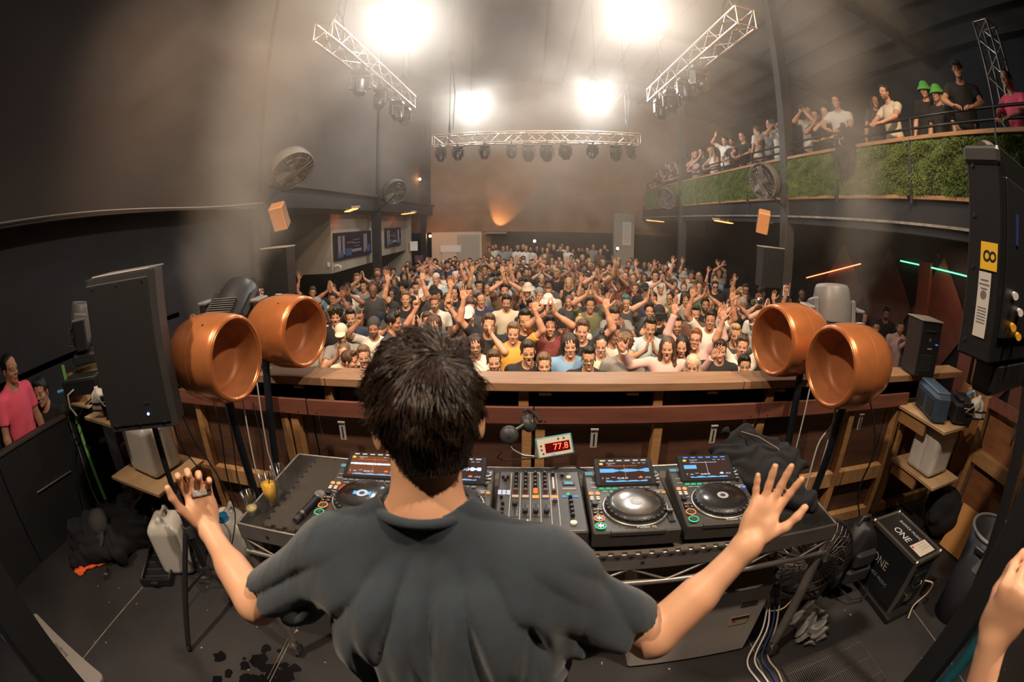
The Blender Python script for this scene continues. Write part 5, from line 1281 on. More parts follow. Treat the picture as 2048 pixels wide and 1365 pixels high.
bpn = nt.nodes.new('ShaderNodeBump'); bpn.inputs['Strength'].default_value = .9; bpn.inputs['Distance'].default_value = .01; nt.links.new(wv.outputs['Fac'], bpn.inputs['Height']); nt.links.new(bpn.outputs[0], nt.nodes['Principled BSDF'].inputs['Normal'])
foam('foam_mat', 'ribbed foam mat on the left end of the table under the microphone', -1.06, 1.285, -.83, 1.90, .936, foam_m)
foam('foam_mat', 'long foam mat with toothed edge under the players and mixer', -.82, 1.262, .98, 1.86, .9361, mat('dark_foam', (.10, .085, .07), .9))
# microphone, glasses
m = MB().cyl((0, 0, 0), (.235 * .62, 0, 0), .0165, .0175, 16, 0); m.lathe([(.0185, 0), (.0185, .015)], 16, 1, frame((-1, 0, 0)), (.03, 0, 0))
mic = m.build('microphone', [plastic, steel], None, (-.905, 1.355, .962), (0, math.radians(-2), math.radians(80)))
MB().lathe([(.0, -.026), (.016, -.022), (.0255, -.004), (.0255, .006), (.018, .022), (0, .030)], 24, 0, frame((1, 0, 0)), (.168, 0, 0)).build('grille', [mat('mesh_grille', (.50, .49, .47), .5, .8, bump=.9, bscale=900)], mic)
MB().cyl((.142, 0, 0), (.150, 0, 0), .021, n=20).build('collar', [steel], mic); MB().cyl((-.028, 0, 0), (0, 0, 0), .0145, n=14).build('connector', [plastic2], mic)
tag(mic, 'black handheld microphone with a silver mesh head lying on the foam mat', 'microphone')
def thin_glass(name, col=(1, 1, 1), clear=.95):
    m = bpy.data.materials.new(name); m.use_nodes = True; nt = m.node_tree; N = nt.nodes; N.remove(N['Principled BSDF'])
    t = N.new('ShaderNodeBsdfTransparent'); t.inputs[0].default_value = (*col, 1); g = N.new('ShaderNodeBsdfGlossy'); g.inputs['Roughness'].default_value = .06
    lw = N.new('ShaderNodeLayerWeight'); lw.inputs[0].default_value = .35; mr = N.new('ShaderNodeMapRange'); mr.inputs[3].default_value = 1 - clear; mr.inputs[4].default_value = .42
    x = N.new('ShaderNodeMixShader'); nt.links.new(lw.outputs['Facing'], mr.inputs[0]); nt.links.new(mr.outputs[0], x.inputs[0]); nt.links.new(t.outputs[0], x.inputs[1]); nt.links.new(g.outputs[0], x.inputs[2]); nt.links.new(x.outputs[0], N['Material Output'].inputs[0]); return m
glass = thin_glass('clear_glass')
def tumbler(label, x, y, h, r0, r1, fill, fcol, straw):
    t = empty('drinking_glass', (x, y, .9305), 0, label, 'glass', 'glasses on the left end of the table')
    MB().lathe([(0, 0), (r0, 0), (r1, h), (r1 - .002, h), (r0 - .002, .008), (0, .008)], 28).build('tumbler', [glass], t)
    if fill:
        q = fill; rr = r0 + (r1 - r0) * q - .0024
        MB().lathe([(0, .0085), (r0 - .0026, .0085), (rr, h * q), (0, h * q)], 28).build('drink', [fcol], t)
    if straw: MB().cyl((-.012, 0, .012), (.02, .004, h * 1.12), .0028, n=8).build('straw', [plastic], t)
    return t
tumbler('short glass with a little pale drink left, nearest the table corner', -1.155, 1.365, .105, .024, .036, .30, mat('pale_drink', (.62, .52, .25), .15), False)
tumbler('tall glass of yellow juice with a black straw', -1.095, 1.455, .150, .026, .039, .72, mat('yellow_juice', (.90, .52, .05), .25), True)
tumbler('tall empty glass just behind the yellow juice', -1.085, 1.545, .145, .026, .038, .0, None, False)
# sound level display and headphones behind the mixer
def meter():
    t = empty('level_meter', (.125, 1.865, 1.085), 0, 'small cream desk display with red digits reading 77.8 behind the mixer', 'meter', None, (math.radians(62), math.radians(-8), math.radians(6)))
    MB().box((0, 0, 0), (.165, .095, .045), None, 0, .004).build('case', [mat('teal_blue_case', (.10, .30, .38), .5)], t)
    MB().box((0, 0, .0235), (.150, .082, .002), None, 0).build('face', [mat('cream_plate', (.62, .55, .44), .5)], t)
    MB().box((.012, -.004, .0255), (.110, .042, .003), None, 0).build('window', [emat('dark_red_window', (.16, .004, .004), .8)], t)
    textobj('digits', '77.8', .040, emat('red_digits', (1, .10, .05), 3.2), t, Matrix.Translation((.026, -.005, .0275)), .0006)
    b = MB()
    for x in (-.062, -.045): pass
    for x, y in ((-.060, .010), (-.060, -.008), (-.055, -.026), (.02, .031), (.045, .031)): b.cyl((x, y, .0245), (x, y, .0275), .004, n=10)
    b.build_split('lamp', [mat('dark_lamp', (.12, .03, .02), .3)], t); MB().box((-.012, -.033, .0252), (.018, .010, .002)).build('blue_label', [emat('pale_blue_label', (.45, .65, .9), .7)], t)
    MB().tube([(0, .045, -.01), (-.02, .0, -.06), (-.05, -.06, -.06)], .003).build('lead', [plastic], t)
    return t
meter()
def headphones():
    t = empty('headphones', (-.03, 1.85, 1.10), math.radians(20), 'black folding headphones lying behind the mixer', 'headphones')
    for (c, ax) in (((-.05, .0, .055), (-.4, -1, .35)), ((.06, .05, .075), (.7, -.5, .6))):
        F = frame(ax); c = Vector(c)
        e = MB().lathe([(0, .022), (.030, .020), (.040, .008), (.042, -.008), (.036, -.020), (.020, -.024), (0, -.020)], 30, [0, 0, 0, 1, 1, 1], F, c).build('ear_cup', [plastic2, rubber], t)
        MB().box(c + F @ Vector((0, 0, .024)), (.014, .014, .004), F).build('badge', [steel], e)
    MB().tube([(-.05, -.01, .07), (-.015, .005, .075), (.02, .025, .080), (.06, .045, .09)], .006, 8).build('folding_arm', [steel], t)
    MB().tube([(-.055, 0, .02), (-.04, -.02, -.01), (.00, -.04, -.035), (.05, -.05, -.045)], .006, 8).build('folding_arm', [steel], t)
    pts = [(.06 + .03 * math.cos(a) * 1.2 + .02, .05 + .05 * math.sin(a), .075 + .055 * math.sin(a * .5)) for a in [i * .3 for i in range(11)]]
    MB().tube(pts, .009, 8).build('headband', [rubber], t)
    MB().tube([(-.08, 0, -.02), (-.10, .02, -.06), (-.06, .05, -.10), (.10, .06, -.12), (.25, .07, -.14)], .003, 6).build('lead', [plastic], t)
headphones()
def cable(label, pts, r, m_, name='cable', grp='loose cables'):
    P = [Vector(p) for p in pts]; out = []
    for i in range(len(P) - 1):
        p0 = P[max(i - 1, 0)]; p1 = P[i]; p2 = P[i + 1]; p3 = P[min(i + 2, len(P) - 1)]
        for k in range(6):
            t = k / 6; out.append(.5 * ((2 * p1) + (p2 - p0) * t + (2 * p0 - 5 * p1 + 4 * p2 - p3) * t * t + (3 * p1 - p0 - 3 * p2 + p3) * t ** 3))
    out.append(P[-1]); o = MB().tube(out, r, 6).build(name, m_); tag(o, label, 'cable', grp); return o
cable('black cables running behind the mixer toward the right players', [(.0, 1.80, .96), (.10, 1.80, 1.0), (.20, 1.775, 1.03), (.28, 1.79, .99), (.36, 1.80, .955)], .0035, plastic)
# soft heaps: dark jacket on the table's right end
def heap(name, label, cat, c, r, m_, seed=0, amp=.18, bumps=9, vox=.011, flat=.35, group=None, extra=None):
    rr = random.Random(seed); S = SDF(); c = V3(*c); r = V3(*r)
    S.ell(tuple(c), tuple(r), None, .0)
    for i in range(bumps):
        a = rr.uniform(0, 2 * PI); d = rr.uniform(.3, .9); p = c + V3(math.cos(a) * r[0] * d, math.sin(a) * r[1] * d, rr.uniform(-.3, .6) * r[2])
        S.ell(tuple(p), (r[0] * rr.uniform(.25, .5), r[1] * rr.uniform(.2, .45), r[2] * rr.uniform(.35, .7)), RM(rr.uniform(-.5, .5), rr.uniform(-.5, .5), rr.uniform(0, 3)), .03)
    if extra: extra(S)
    f = 1 / min(r) * 1.2
    S.fn(lambda P, dd: dd + amp * .06 * np.sin(P[:, 0] * f * 2.3 + 2 * np.sin(P[:, 1] * f * 1.7 + seed)) * 1.0 + amp * .03 * np.sin(P[:, 1] * f * 6 + 2.5 * np.sin(P[:, 0] * f * 3) + P[:, 2] * f * 4), 'd')
    zmin = c[2] - r[2] * flat
    S.fn(lambda P: zmin - P[:, 2], '&')
    V_, Q_ = surface(S, tuple(c - r * 1.7), tuple(c + r * 1.7), vox); o = obj(name, np_mesh(name, [(V_ - V3(c[0], c[1], zmin), Q_)], [m_]), None, (c[0], c[1], zmin)); tag(o, label, cat, group); return o
darkcloth = mat('black_cotton_cloth', (.010, .010, .013), .95, bump=.3, bscale=200)
j = heap('jacket', 'black hooded jacket heaped on the right end of the table', 'jacket', (1.13, 1.72, 1.0), (.20, .24, .11), darkcloth, 4, .30, 11, .010, .62, None, lambda S: (S.caps((1.05, 1.5, .99), (1.22, 1.42, .965), .05, .035, .03), S.caps((1.20, 1.60, 1.0), (1.28, 1.45, .97), .05, .03, .03), S.caps((.98, 1.88, 1.0), (1.08, 1.90, 1.05), .07, .06, .05)))
MB().tube([(-.08, .16, .19), (-.03, .06, .205), (.04, -.02, .18), (.09, -.12, .14), (.10, -.22, .06)], .0035, 6).build('drawstring', [mat('brown_cord', (.20, .13, .09), .6)], j)
p = onx(1690, 262, 4.88)
jk = heap('hooded_jacket', 'black jacket with a white emblem hanging over the balcony rail above the grass', 'jacket', (4.86, p.y, 3.58), (.07, .24, .42), darkcloth, 12, .35, 8, .014, 1.2, None)
MB().box((-.085, .02, .62), (.004, .09, .012)).tube([(-.085, -.06, .70), (-.09, -.02, .66), (-.09, .03, .69), (-.085, .05, .62), (-.085, .01, .58)], .008, 6).build('emblem', [white], jk)
# ------------------------------------------------------------------ the booth: front barrier, side walls and everything stored around them
BY = 2.33
def part(nm, b, m_, par): return b.build(nm, m_, par)
sbox('floor_booth_right', (3.45, -2.0, -.10), (3.80, 2.62, 0), stagefloor)
wf = empty('wall_front', (0, BY, 0)); wf['kind'] = 'structure'
edges = [-3.62, -2.62, -1.32, .035, 1.40, 2.70, 3.78]
for a, b in zip(edges[:-1], edges[1:]):
    MB().box(((a + b) / 2, .085, .50), (b - a - .012, .018, 1.0), None, 0, .002).build('panel', [ply], wf)
for x in (-3.2, -2.70, -2.27, -1.50, -1.425, -.80, .0, .075, .755, 1.365, 1.445, 2.25, 2.80, 2.92):
    MB().box((x, .045, .49), (.055, .062, .98), None, 0, .003).build('stud', [wood], wf)
for a, b in ((-3.5, -2.75), (-2.65, -2.30), (-2.24, -1.53), (-1.39, -.83), (-.77, -.03), (.105, .725), (.785, 1.33), (1.48, 2.22), (2.28, 2.77), (2.95, 3.7)):
    MB().box(((a + b) / 2, .045, .43), (b - a, .06, .12), None, 0, .003).build('noggin', [woodx], wf)
    MB().box(((a + b) / 2, .045, .05), (b - a, .06, .09), None, 0, .003).build('sole_plate', [woodx], wf)
for a, b in ((-3.6, -2.62), (-2.61, -1.31), (-1.30, .035), (.04, 1.40), (1.405, 2.86)):
    o = MB().box(((a + b) / 2, 0, 1.035), (b - a, .022, .098), None, 0, .002).build('board', [redboard], wf)
    for x in (a + .06, b - .06): MB().cyl((x, -.0135, 1.005), (x, -.010, 1.005), .005, n=8).build('screw', [steel], o)
for x in (-3.3, -2.35, -1.20, -.02, .765, 1.54, 2.35, 3.2): MB().box((x, .135, 1.07), (.058, .05, .20), None, 0, .003).build('upper_stud', [wood], wf)
for x in (-1.2, .77, 2.33): MB().box((x + .10, .20, 1.07), (.10, .08, .2), None, 0, .003).build('upper_stud', [ply], wf)
MB().box((0, .26, .55), (7.3, .02, 1.18)).build('back_panel', [black], wf)
for i in range(12): MB().box((-2.9 + i * .5, .10, 1.125), (.07, .03, .018), None, 0, .002).build('clip', [mat('brass_clip', (.45, .28, .12), .4, .6) if i == 0 else MATS['brass_clip']], wf)
for i, (a, b) in enumerate(((-3.62, -1.2), (-1.195, 1.3), (1.305, 3.78))):
    MB().box(((a + b) / 2, .17, 1.172), (b - a, .205, .052), None, 0, .004).build('handrail', [railwood], wf)
for i, x in enumerate((-1.07, .372, 1.09, 2.3)):
    b = MB(); b.box((0, 0, .005), (.038, .004, .115)); b.box((0, -.004, .062), (.044, .014, .006))
    o = b.build('slotted_bracket', [mat('galvanised', (.50, .47, .43), .45, .35) if 'galvanised' not in MATS else MATS['galvanised']], None, (x, BY - .035, .905)); MB().box((0, -.0025, -.005), (.009, .002, .075)).build('slot', [black], o)
    tag(o, ['slotted steel bracket hanging under the red board left of the performer', 'slotted steel bracket under the red board behind the silver-plate player', 'slotted steel bracket under the red board behind the rightmost player', 'slotted steel bracket on the front wall by the right copper speaker pole'][i], 'bracket', 'slotted brackets on the front wall')
# right side wall of the booth
ws = empty('wall_booth_right', (3.76, 0, 0)); ws['kind'] = 'structure'
ply2 = mat('orange_stained_ply', (.30, .125, .045), .55, noise=.35, nscale=3, stretch=(1, 1, 5), col2=(.19, .075, .03))
for a, b in ((1.95, 2.36), (.62, 1.93), (-.72, .61), (-2.0, -.73)): MB().box((.02, (a + b) / 2, .56), (.018, b - a - .01, 1.12), None, 0, .002).build('panel', [ply2], ws)
for y in (2.20, 1.97, 1.32, .65, -.02, -.7): MB().box((-.03, y, .56), (.075, .055, 1.12), None, 0, .003).build('stud', [wood], ws)
for a, b in ((1.35, 1.94), (.68, 1.29), (0, .62), (-.67, -.05)): MB().box((-.03, (a + b) / 2, .625), (.07, b - a, .12), None, 0, .003).build('noggin', [wood], ws)
for a, b in ((1.42, 1.93), (.62, 1.30), (-.7, .61)): MB().box((-.07, (a + b) / 2, 1.10), (.022, b - a - .02, .10), None, 0, .002).build('board', [redboard], ws)
o = MB().box((0, 0, 0), (.004, .03, .10)).box((-.004, 0, .05), (.012, .036, .005)).build('slotted_bracket', [steel], None, (3.665, 1.55, .985)); tag(o, 'pale bracket hanging on the right booth wall under the red board', 'bracket')
# left side: black partition with a capping, the dark raised edge behind it
wl_ = empty('wall_booth_left', (-3.66, 0, 0)); wl_['kind'] = 'structure'
for a, b in ((1.02, 2.3), (-.3, 1.01), (-1.9, -.31)): MB().box((0, (a + b) / 2, .45), (.04, b - a, .90), None, 0, .003).build('panel', [black], wl_)
MB().box((0, .2, .915), (.08, 4.3, .03), None, 0, .005).build('capping', [mat('dark_capping', (.05, .042, .038), .5)], wl_)
o = MB().cyl((-3.63, 1.30, .50), (-3.63, 1.75, .48), .012, n=8).build('pull_bar', steel); tag(o, 'pale metal bar on the black left partition', 'bar')
# floor: joints, mats and marks
for i, (x0, x1) in enumerate(((-2.49, -2.488),)):
    pass
fl = bpy.data.objects['floor']
for x in (-2.49, -1.255, 0.0, 1.25, 2.50): MB().box((x, .3, .0008), (.009 if abs(x) > 2 else .006, 4.5, .0016)).build('joint', [mat('pale_joint', (.30, .24, .20), .6, noise=.5, nscale=20) if x < -2.4 else MATS['pale_joint']], fl)
MB().box((-1.275, .3, .0008), (.004, 4.5, .0016)).build('joint', [MATS['pale_joint']], fl)
# sheets of stage lino are the floor; scuffs and spills lie on it
sp = MB()
rr = random.Random(8)
for i in range(46):
    a, d = rr.uniform(0, 6.3), rr.uniform(0, .33) ** 1; r = rr.uniform(.012, .055)
    cx, cy = -1.33 + math.cos(a) * d * .9, 1.02 + math.sin(a) * d * .8
    pts = [(cx + math.cos(t) * r * rr.uniform(.6, 1.3), cy + math.sin(t) * r * rr.uniform(.6, 1.3), .0012 + i * .00001) for t in [k * .63 for k in range(10)]]
    sp.add(pts, [list(range(10))])
o = sp.build('spilt_drink', mat('wet_spill', (.006, .006, .008), .12)); tag(o, 'dark wet spill on the stage floor below the performer\'s left elbow', 'spill', None, 'stuff')
b = MB()
for i in range(95): b.box((rr.uniform(-3.3, 3.3), rr.uniform(.1, 2.0), .002), (rr.uniform(.004, .014), rr.uniform(.004, .012), .003), None, 0)
o = b.build('litter_crumbs', mat('pale_crumb', (.45, .35, .25), .7)); tag(o, 'pale crumbs and specks scattered over the stage floor', 'litter', None, 'stuff')
mt = empty('rubber_mat', (1.66, .98, .004), math.radians(4), 'black ribbed rubber mat on the floor at the right caster', 'mat')
MB().box((0, 0, .002), (.58, .42, .006), None, 0).build('backing', [rubber], mt)
for i in range(44): MB().box((-.28 + i * .0130, 0, .009), (.0062, .41, .010)).build('rib', [mat('grey_rubber_rib', (.06, .055, .055), .7) if i == 0 else MATS['grey_rubber_rib']], mt)
for i in range(3): MB().box((0, -.14 + i * .14, .0125), (.57, .006, .006)).build('cross_rib', [MATS['grey_rubber_rib']], mt)
# ---- copper speakers on poles
copper = mat('copper_paint', (.72, .25, .085), .27, .55, noise=.12, nscale=14, coat=.35, bump=.04, bscale=200)
copper_in = mat('copper_inside_shaded', (.42, .150, .055), .5, .1, noise=.25, nscale=10)  # darker than the shell: shade inside the barrel mouths put into the colour
def copper_speaker(label, pos, ang, elev, pole_dxy, sc_=1.0, sticker=False):
    t = empty('copper_speaker', pos, 0, label, 'speaker', 'copper barrel speakers around the booth', Matrix.Rotation(0, 3, 'Z').to_euler())
    F = frame((math.cos(elev) * math.cos(ang), math.cos(elev) * math.sin(ang), math.sin(elev)), (0, 0, 1))
    k = sc_; prof = [(.182, -.012), (.190, -.001), (.200, 0), (.208, -.008), (.212, -.030), (.218, -.085), (.220, -.15), (.217, -.215), (.205, -.285), (.182, -.345), (.150, -.390), (.105, -.425), (.055, -.445), (0, -.452)]
    s = MB().lathe([(r * k, z * k) for r, z in prof], 64, 0, F); s.build('shell', [copper], t)
    inn = [(.182, -.012), (.176, -.03), (.168, -.075), (.160, -.120), (.150, -.145), (.130, -.150), (.09, -.158), (.05, -.163), (0, -.165)]
    MB().lathe([(r * k, z * k) for r, z in inn], 64, 0, F).build('horn_mouth', [copper_in], t)
    MB().torus(F @ Vector((0, 0, -.004)), .193 * k, .006 * k, 64, 8, F).build('rim', [copper], t)
    MB().torus(F @ Vector((0, 0, -.165 * k)), .2195 * k, .0012, 64, 5, F).build('seam', [copper_in], t)
    for a in (.55, 2.6, 4.4): MB().cyl(F @ Vector((math.cos(a) * .2150 * k, math.sin(a) * .2150 * k, -.105 * k)), F @ Vector((math.cos(a) * .2195 * k, math.sin(a) * .2195 * k, -.105 * k)), .0065, n=10).build('screw', [black], t)
    if sticker:
        a = .02; q = F @ Vector((math.cos(a) * .2215 * k, math.sin(a) * .2215 * k, -.20 * k)); nn = F @ Vector((math.cos(a), math.sin(a), 0))
        MB().box((0, 0, 0), (.05, .022, .001), None, 0).build('sticker', [mat('grey_blue_sticker', (.45, .50, .52), .5) if 'grey_blue_sticker' not in MATS else MATS['grey_blue_sticker']], t, q, frame(nn, F.col[2]).to_euler())
    return t
def pole_stand(label, x, y, ztop, col=None, tilt=(0, 0)):
    t = empty('speaker_pole', (x, y, 0), 0, label, 'pole', 'speaker poles')
    MB().cyl((0, 0, .02), (tilt[0], tilt[1], ztop), .024, n=16).build('pole', [mat('dark_blue_black_pole', (.018, .024, .034), .35, .4) if 'dark_blue_black_pole' not in MATS else MATS['dark_blue_black_pole']], t)
    MB().lathe([(0, 0), (.19, 0), (.19, .012), (.03, .02), (.03, .05), (0, .05)], 32).build('round_base', [plastic], t)
    MB().tube([(.035, 0, .03), (.045, .01, .4), (.03, -.012, .8), (.045, .0, ztop - .06)], .005, 6).build('white_lead', [white], t)
    return t
copper_speaker('nearer of the two left copper barrel speakers, in front of the other', (-1.46 + .11, 1.76, 1.50), math.radians(-5), 0, None)
copper_speaker('farther of the two left copper barrel speakers, with a grey sticker, over the rail', (-1.37 + .10, 2.375, 1.482), math.radians(-13), 0, None, 1.0, True)
copper_speaker('farther of the two right copper barrel speakers, partly behind the other', (1.41, 2.33, 1.468), math.radians(190), 0, None)
copper_speaker('nearer of the two right copper barrel speakers, with a small silver sticker', (1.50, 1.83, 1.462), math.radians(186), 0, None, 1.0, True)
pole_stand('dark pole carrying the nearer left copper speaker', -1.55, 1.95, 1.36, None, (.03, -.12))
pole_stand('dark pole carrying the farther left copper speaker', -1.58, 2.16, 1.36, None, (.04, .14))
pole_stand('dark pole carrying the nearer right copper speaker', 1.70, 1.98, 1.32, None, (.02, -.10))
pole_stand('dark pole carrying the farther right copper speaker', 1.60, 2.16, 1.36, None, (.03, .12))
# ---- black loudspeaker on a tripod
def tripod_speaker():
    bx, by = -1.80, 1.48
    t = empty('speaker_tripod', (bx, by, 0), 0, 'black tripod stand under the large black loudspeaker on the left', 'tripod')
    MB().cyl((0, 0, .30), (0, 0, .80), .0205, n=16).cyl((0, 0, .78), (0, 0, 1.30), .0165, n=14).build('pole', [plastic], t)
    MB().cyl((0, 0, .74), (0, 0, .84), .030, n=16).cyl((.02, -.01, .80), (.065, -.03, .80), .010, .013, 10).build('collar', [plastic2], t)
    MB().cyl((0, 0, .56), (0, 0, .63), .036, n=16).build('hub', [plastic2], t)
    MB().cyl((0, 0, .28), (0, 0, .34), .032, n=16).build('lower_hub', [plastic2], t)
    for a in (-92, 25, 150):
        c, s = math.cos(math.radians(a)), math.sin(math.radians(a))
        l = MB().bar((c * .03, s * .03, .60), (c * .44, s * .44, .02), .030, .018).build('leg', [plastic], t)
        MB().sphere((c * .44, s * .44, .018), .018, 10, 6).build('rubber_foot', [rubber], l)
        MB().bar((c * .03, s * .03, .31), (c * .25, s * .25, .305), .016, .008).build('brace', [plastic], t)
    s = empty('loudspeaker', (bx, by, 1.28), math.radians(28), 'large black loudspeaker with a small blue light on the tripod at the left', 'speaker')
    # body in its own frame, front toward -y, narrowing to the back
    W, H_, D = .40, .70, .34
    prof = [(-W / 2, -D / 2 + .03), (-W / 2 + .03, -D / 2), (W / 2 - .03, -D / 2), (W / 2, -D / 2 + .03), (W / 2, -.02), (W * .30, D / 2), (-W * .30, D / 2), (-W / 2, -.02)]
    MB().poly(prof, H_, None, (0, 0, H_ / 2)).build('cabinet', [plastic2], s)
    g = MB().box((0, -D / 2 - .004, H_ / 2), (W - .05, .012, H_ - .05), None, 0, .004)
    gm = mat('perforated_grille', (.012, .012, .013), .6); ntg = gm.node_tree
    vo = ntg.nodes.new('ShaderNodeTexVoronoi'); vo.inputs['Scale'].default_value = 420; tcg = ntg.nodes.new('ShaderNodeTexCoord'); ntg.links.new(tcg.outputs['Object'], vo.inputs['Vector'])
    bg = ntg.nodes.new('ShaderNodeBump'); bg.inputs['Strength'].default_value = .3; bg.inputs['Distance'].default_value = .004; ntg.links.new(vo.outputs['Distance'], bg.inputs['Height']); ntg.links.new(bg.outputs[0], ntg.nodes['Principled BSDF'].inputs['Normal'])
    g.build('grille', [gm], s)
    MB().box((.06, -D / 2 - .0115, .125), (.034, .002, .006)).build('badge', [steel], s)
    MB().cyl((.06, -D / 2 - .010, .075), (.06, -D / 2 - .013, .075), .007, n=12).build('power_light', [emat('blue_power_light', (.25, .35, 1.0), 4)], s)
    for x in (-.14, 0, .14):
        for z in (.03, H_ - .04): MB().cyl((x, -D / 2 - .010, z), (x, -D / 2 - .014, z), .005, n=8).build('screw', [steel], s)
    MB().box((0, 0, H_ + .004), (W - .07, D * .75, .010), None, 0, .004).build('top_pad', [mat('grey_top_edge', (.16, .14, .13), .4)], s)
    MB().cyl((0, 0, -.06), (0, 0, .0), .022, n=14).build('pole_socket', [plastic], s)
    cable('black leads hanging from the tripod loudspeaker', [(-1.72, 1.62, 1.34), (-1.70, 1.66, 1.1), (-1.62, 1.70, .85), (-1.60, 1.72, .6), (-1.74, 1.66, .25), (-1.8, 1.7, .012)], .004, plastic)
    cable('second black lead beside the tripod pole', [(-1.76, 1.60, 1.34), (-1.82, 1.66, 1.05), (-1.78, 1.74, .8), (-1.86, 1.8, .5), (-2.0, 1.9, .012)], .004, plastic)
tripod_speaker()
# ---- moving head lamps
mv_grey = mat('moving_head_grey', (.17, .165, .165), .42, noise=.1, nscale=20); mv_dark = mat('moving_head_black', (.020, .020, .023), .4)
lens_m = mat('lamp_lens', (.25, .28, .30), .08, .3, coat=.6)
def mover(label, loc, rz, tilt, k=1.0, body=None, hang=False, base_vis=True, group='moving head lamps', pan=0.0, beam=False, clamp=.145, along_x=False, cross=(0, 0)):
    t = empty('moving_head_lamp', loc, rz, label, 'stage lamp', group)
    s = -1 if hang else 1; bm = body or mv_dark; Z = lambda z: s * z * k
    def B(nm, b, m_, par): return b.build(nm, m_, par)
    B('base', MB().box((0, 0, Z(.045)), (.30 * k, .24 * k, .09 * k), None, 0, .02 * k), [mv_dark], t)
    yk = MB().cyl((0, 0, Z(.09)), (0, 0, Z(.115)), .085 * k, n=20).box((0, 0, Z(.135)), (.32 * k, .12 * k, .045 * k), None, 0, .012 * k)
    for q in (-1, 1): yk.box((q * .165 * k, 0, Z(.235)), (.045 * k, .115 * k, .235 * k), None, 0, .012 * k)
    yo = B('yoke', yk, [mv_dark], t); yo.rotation_euler = (0, 0, pan)
    for q in (-1, 1): B('yoke_cap', MB().box((q * .165 * k, 0, Z(.352)), (.055 * k, .12 * k, .02 * k), None, 0, .006 * k), [mv_grey], yo)
    F = frame((0, -math.sin(tilt), math.cos(tilt)), (1, 0, 0)); c = Vector((0, 0, Z(.30)))
    h = MB().lathe([(0, -.175), (.075, -.172), (.100, -.150), (.112, -.09), (.118, .0), (.116, .08), (.108, .150), (.096, .172), (.090, .165)], 24, 0, F @ Matrix.Diagonal((k, k * .92, k)), c)
    for q in (-1, 1): h.box(c + F @ Vector((q * .122 * k, 0, 0)), (.030 * k, .13 * k, .20 * k), F, 0, .02 * k)
    ho = B('head', h, [bm], t); ho.rotation_euler = (0, 0, pan)
    if hang and not beam: MB().cyl(c + F @ Vector((0, 0, .150 * k)), c + F @ Vector((0, 0, .166 * k)), .090 * k, n=24).build('lens', [lens_m], ho)
    elif beam:
        b = MB().cyl(c + F @ Vector((0, 0, .150 * k)), c + F @ Vector((0, 0, .168 * k)), .098 * k, n=24, mi=0)
        for r, n in ((0, 1), (.038, 6), (.072, 12)):
            for i in range(n): a = 2 * PI * i / n; b.cyl(c + F @ Vector((math.cos(a) * r * k, math.sin(a) * r * k, .168 * k)), c + F @ Vector((math.cos(a) * r * k, math.sin(a) * r * k, .174 * k)), .013 * k, n=10, mi=1)
        b.build('lens', [plastic2, lens_m], ho)
    else:
        MB().cyl(c + F @ Vector((0, 0, .150 * k)), c + F @ Vector((0, 0, .166 * k)), .090 * k, n=24).build('lens', [lens_m], ho)
        v = MB()
        for i in range(9): v.box(c + F @ Vector((0, -.085 * k, (-.155 + i * .016) * k)), (.15 * k, .05 * k, .006 * k), F, 0)
        v.build('cooling_fins', [mat('fin_grey', (.10, .10, .105), .5) if 'fin_grey' not in MATS else MATS['fin_grey']], ho)
    if hang:
        cx, cy = (clamp, 0) if not along_x else (0, clamp)
        B('mounting_bar', MB().box((cross[0], cross[1], .008), (abs(cx) * 2 + .05, abs(cy) * 2 + .05, .022)), [darksteel], t)
        for q in (-1, 1): B('clamp', MB().torus((q * cx + cross[0], q * cy + cross[1], .042), .028, .008, 16, 6, frame((0, 1, 0) if not along_x else (1, 0, 0))), [darksteel], t)
    return t
mvL = mover('grey moving head lamp on the far left corner of the front wall', (-3.42, 2.16, 1.30), math.radians(-40), math.radians(-12), 1.0, mv_grey)
mvM = mover('black-backed moving head lamp with a printed rating plate behind the left copper speakers', (-1.92, 2.52, 1.20), math.radians(8), math.radians(-58), 1.3, mv_dark)
hd = [c for c in mvM.children if c.name.startswith('head')][0]
cc = Vector((0, 0, .30 * 1.3))
q = cc + Vector((0, -.205, -.125)); pl = MB().box((0, 0, 0), (.15, .006, .15), None, 0, .004).build('rating_plate', [plastic], hd, q, (math.radians(-32), 0, 0))
for i, (tx, sz) in enumerate((('POWER 100-240V', .012), ('TASOTTI', .016))): textobj('plate_text', tx if i == 0 else 'WARNING', sz, white, pl, Matrix.Translation((0, -.0036, .052 - i * .020)) @ Matrix.Rotation(PI / 2, 4, 'X'), 0)
b = MB()
for i in range(11): b.add([(-.05, -.0038, .010 - i * .0066), (-.05 + .10 * (.6 + .4 * ((i * 7) % 5) / 4), -.0038, .010 - i * .0066), (-.05 + .10 * (.6 + .4 * ((i * 7) % 5) / 4), -.0038, .013 - i * .0066), (-.05, -.0038, .013 - i * .0066)], [(0, 1, 2, 3)])
b.build('small_print', [white], pl)
mover('large grey moving head lamp behind the right copper speakers', (2.02, 2.52, 1.205), math.radians(-12), math.radians(-14), 1.25, mv_grey)
o = MB().box((-3.42, 2.16, 1.22), (.36, .34, .03), None, 0, .004).box((-3.42, 2.25, 1.12), (.06, .06, .18)).build('lamp_shelf', wood); tag(o, 'small timber shelf under the far left moving head lamp', 'shelf')
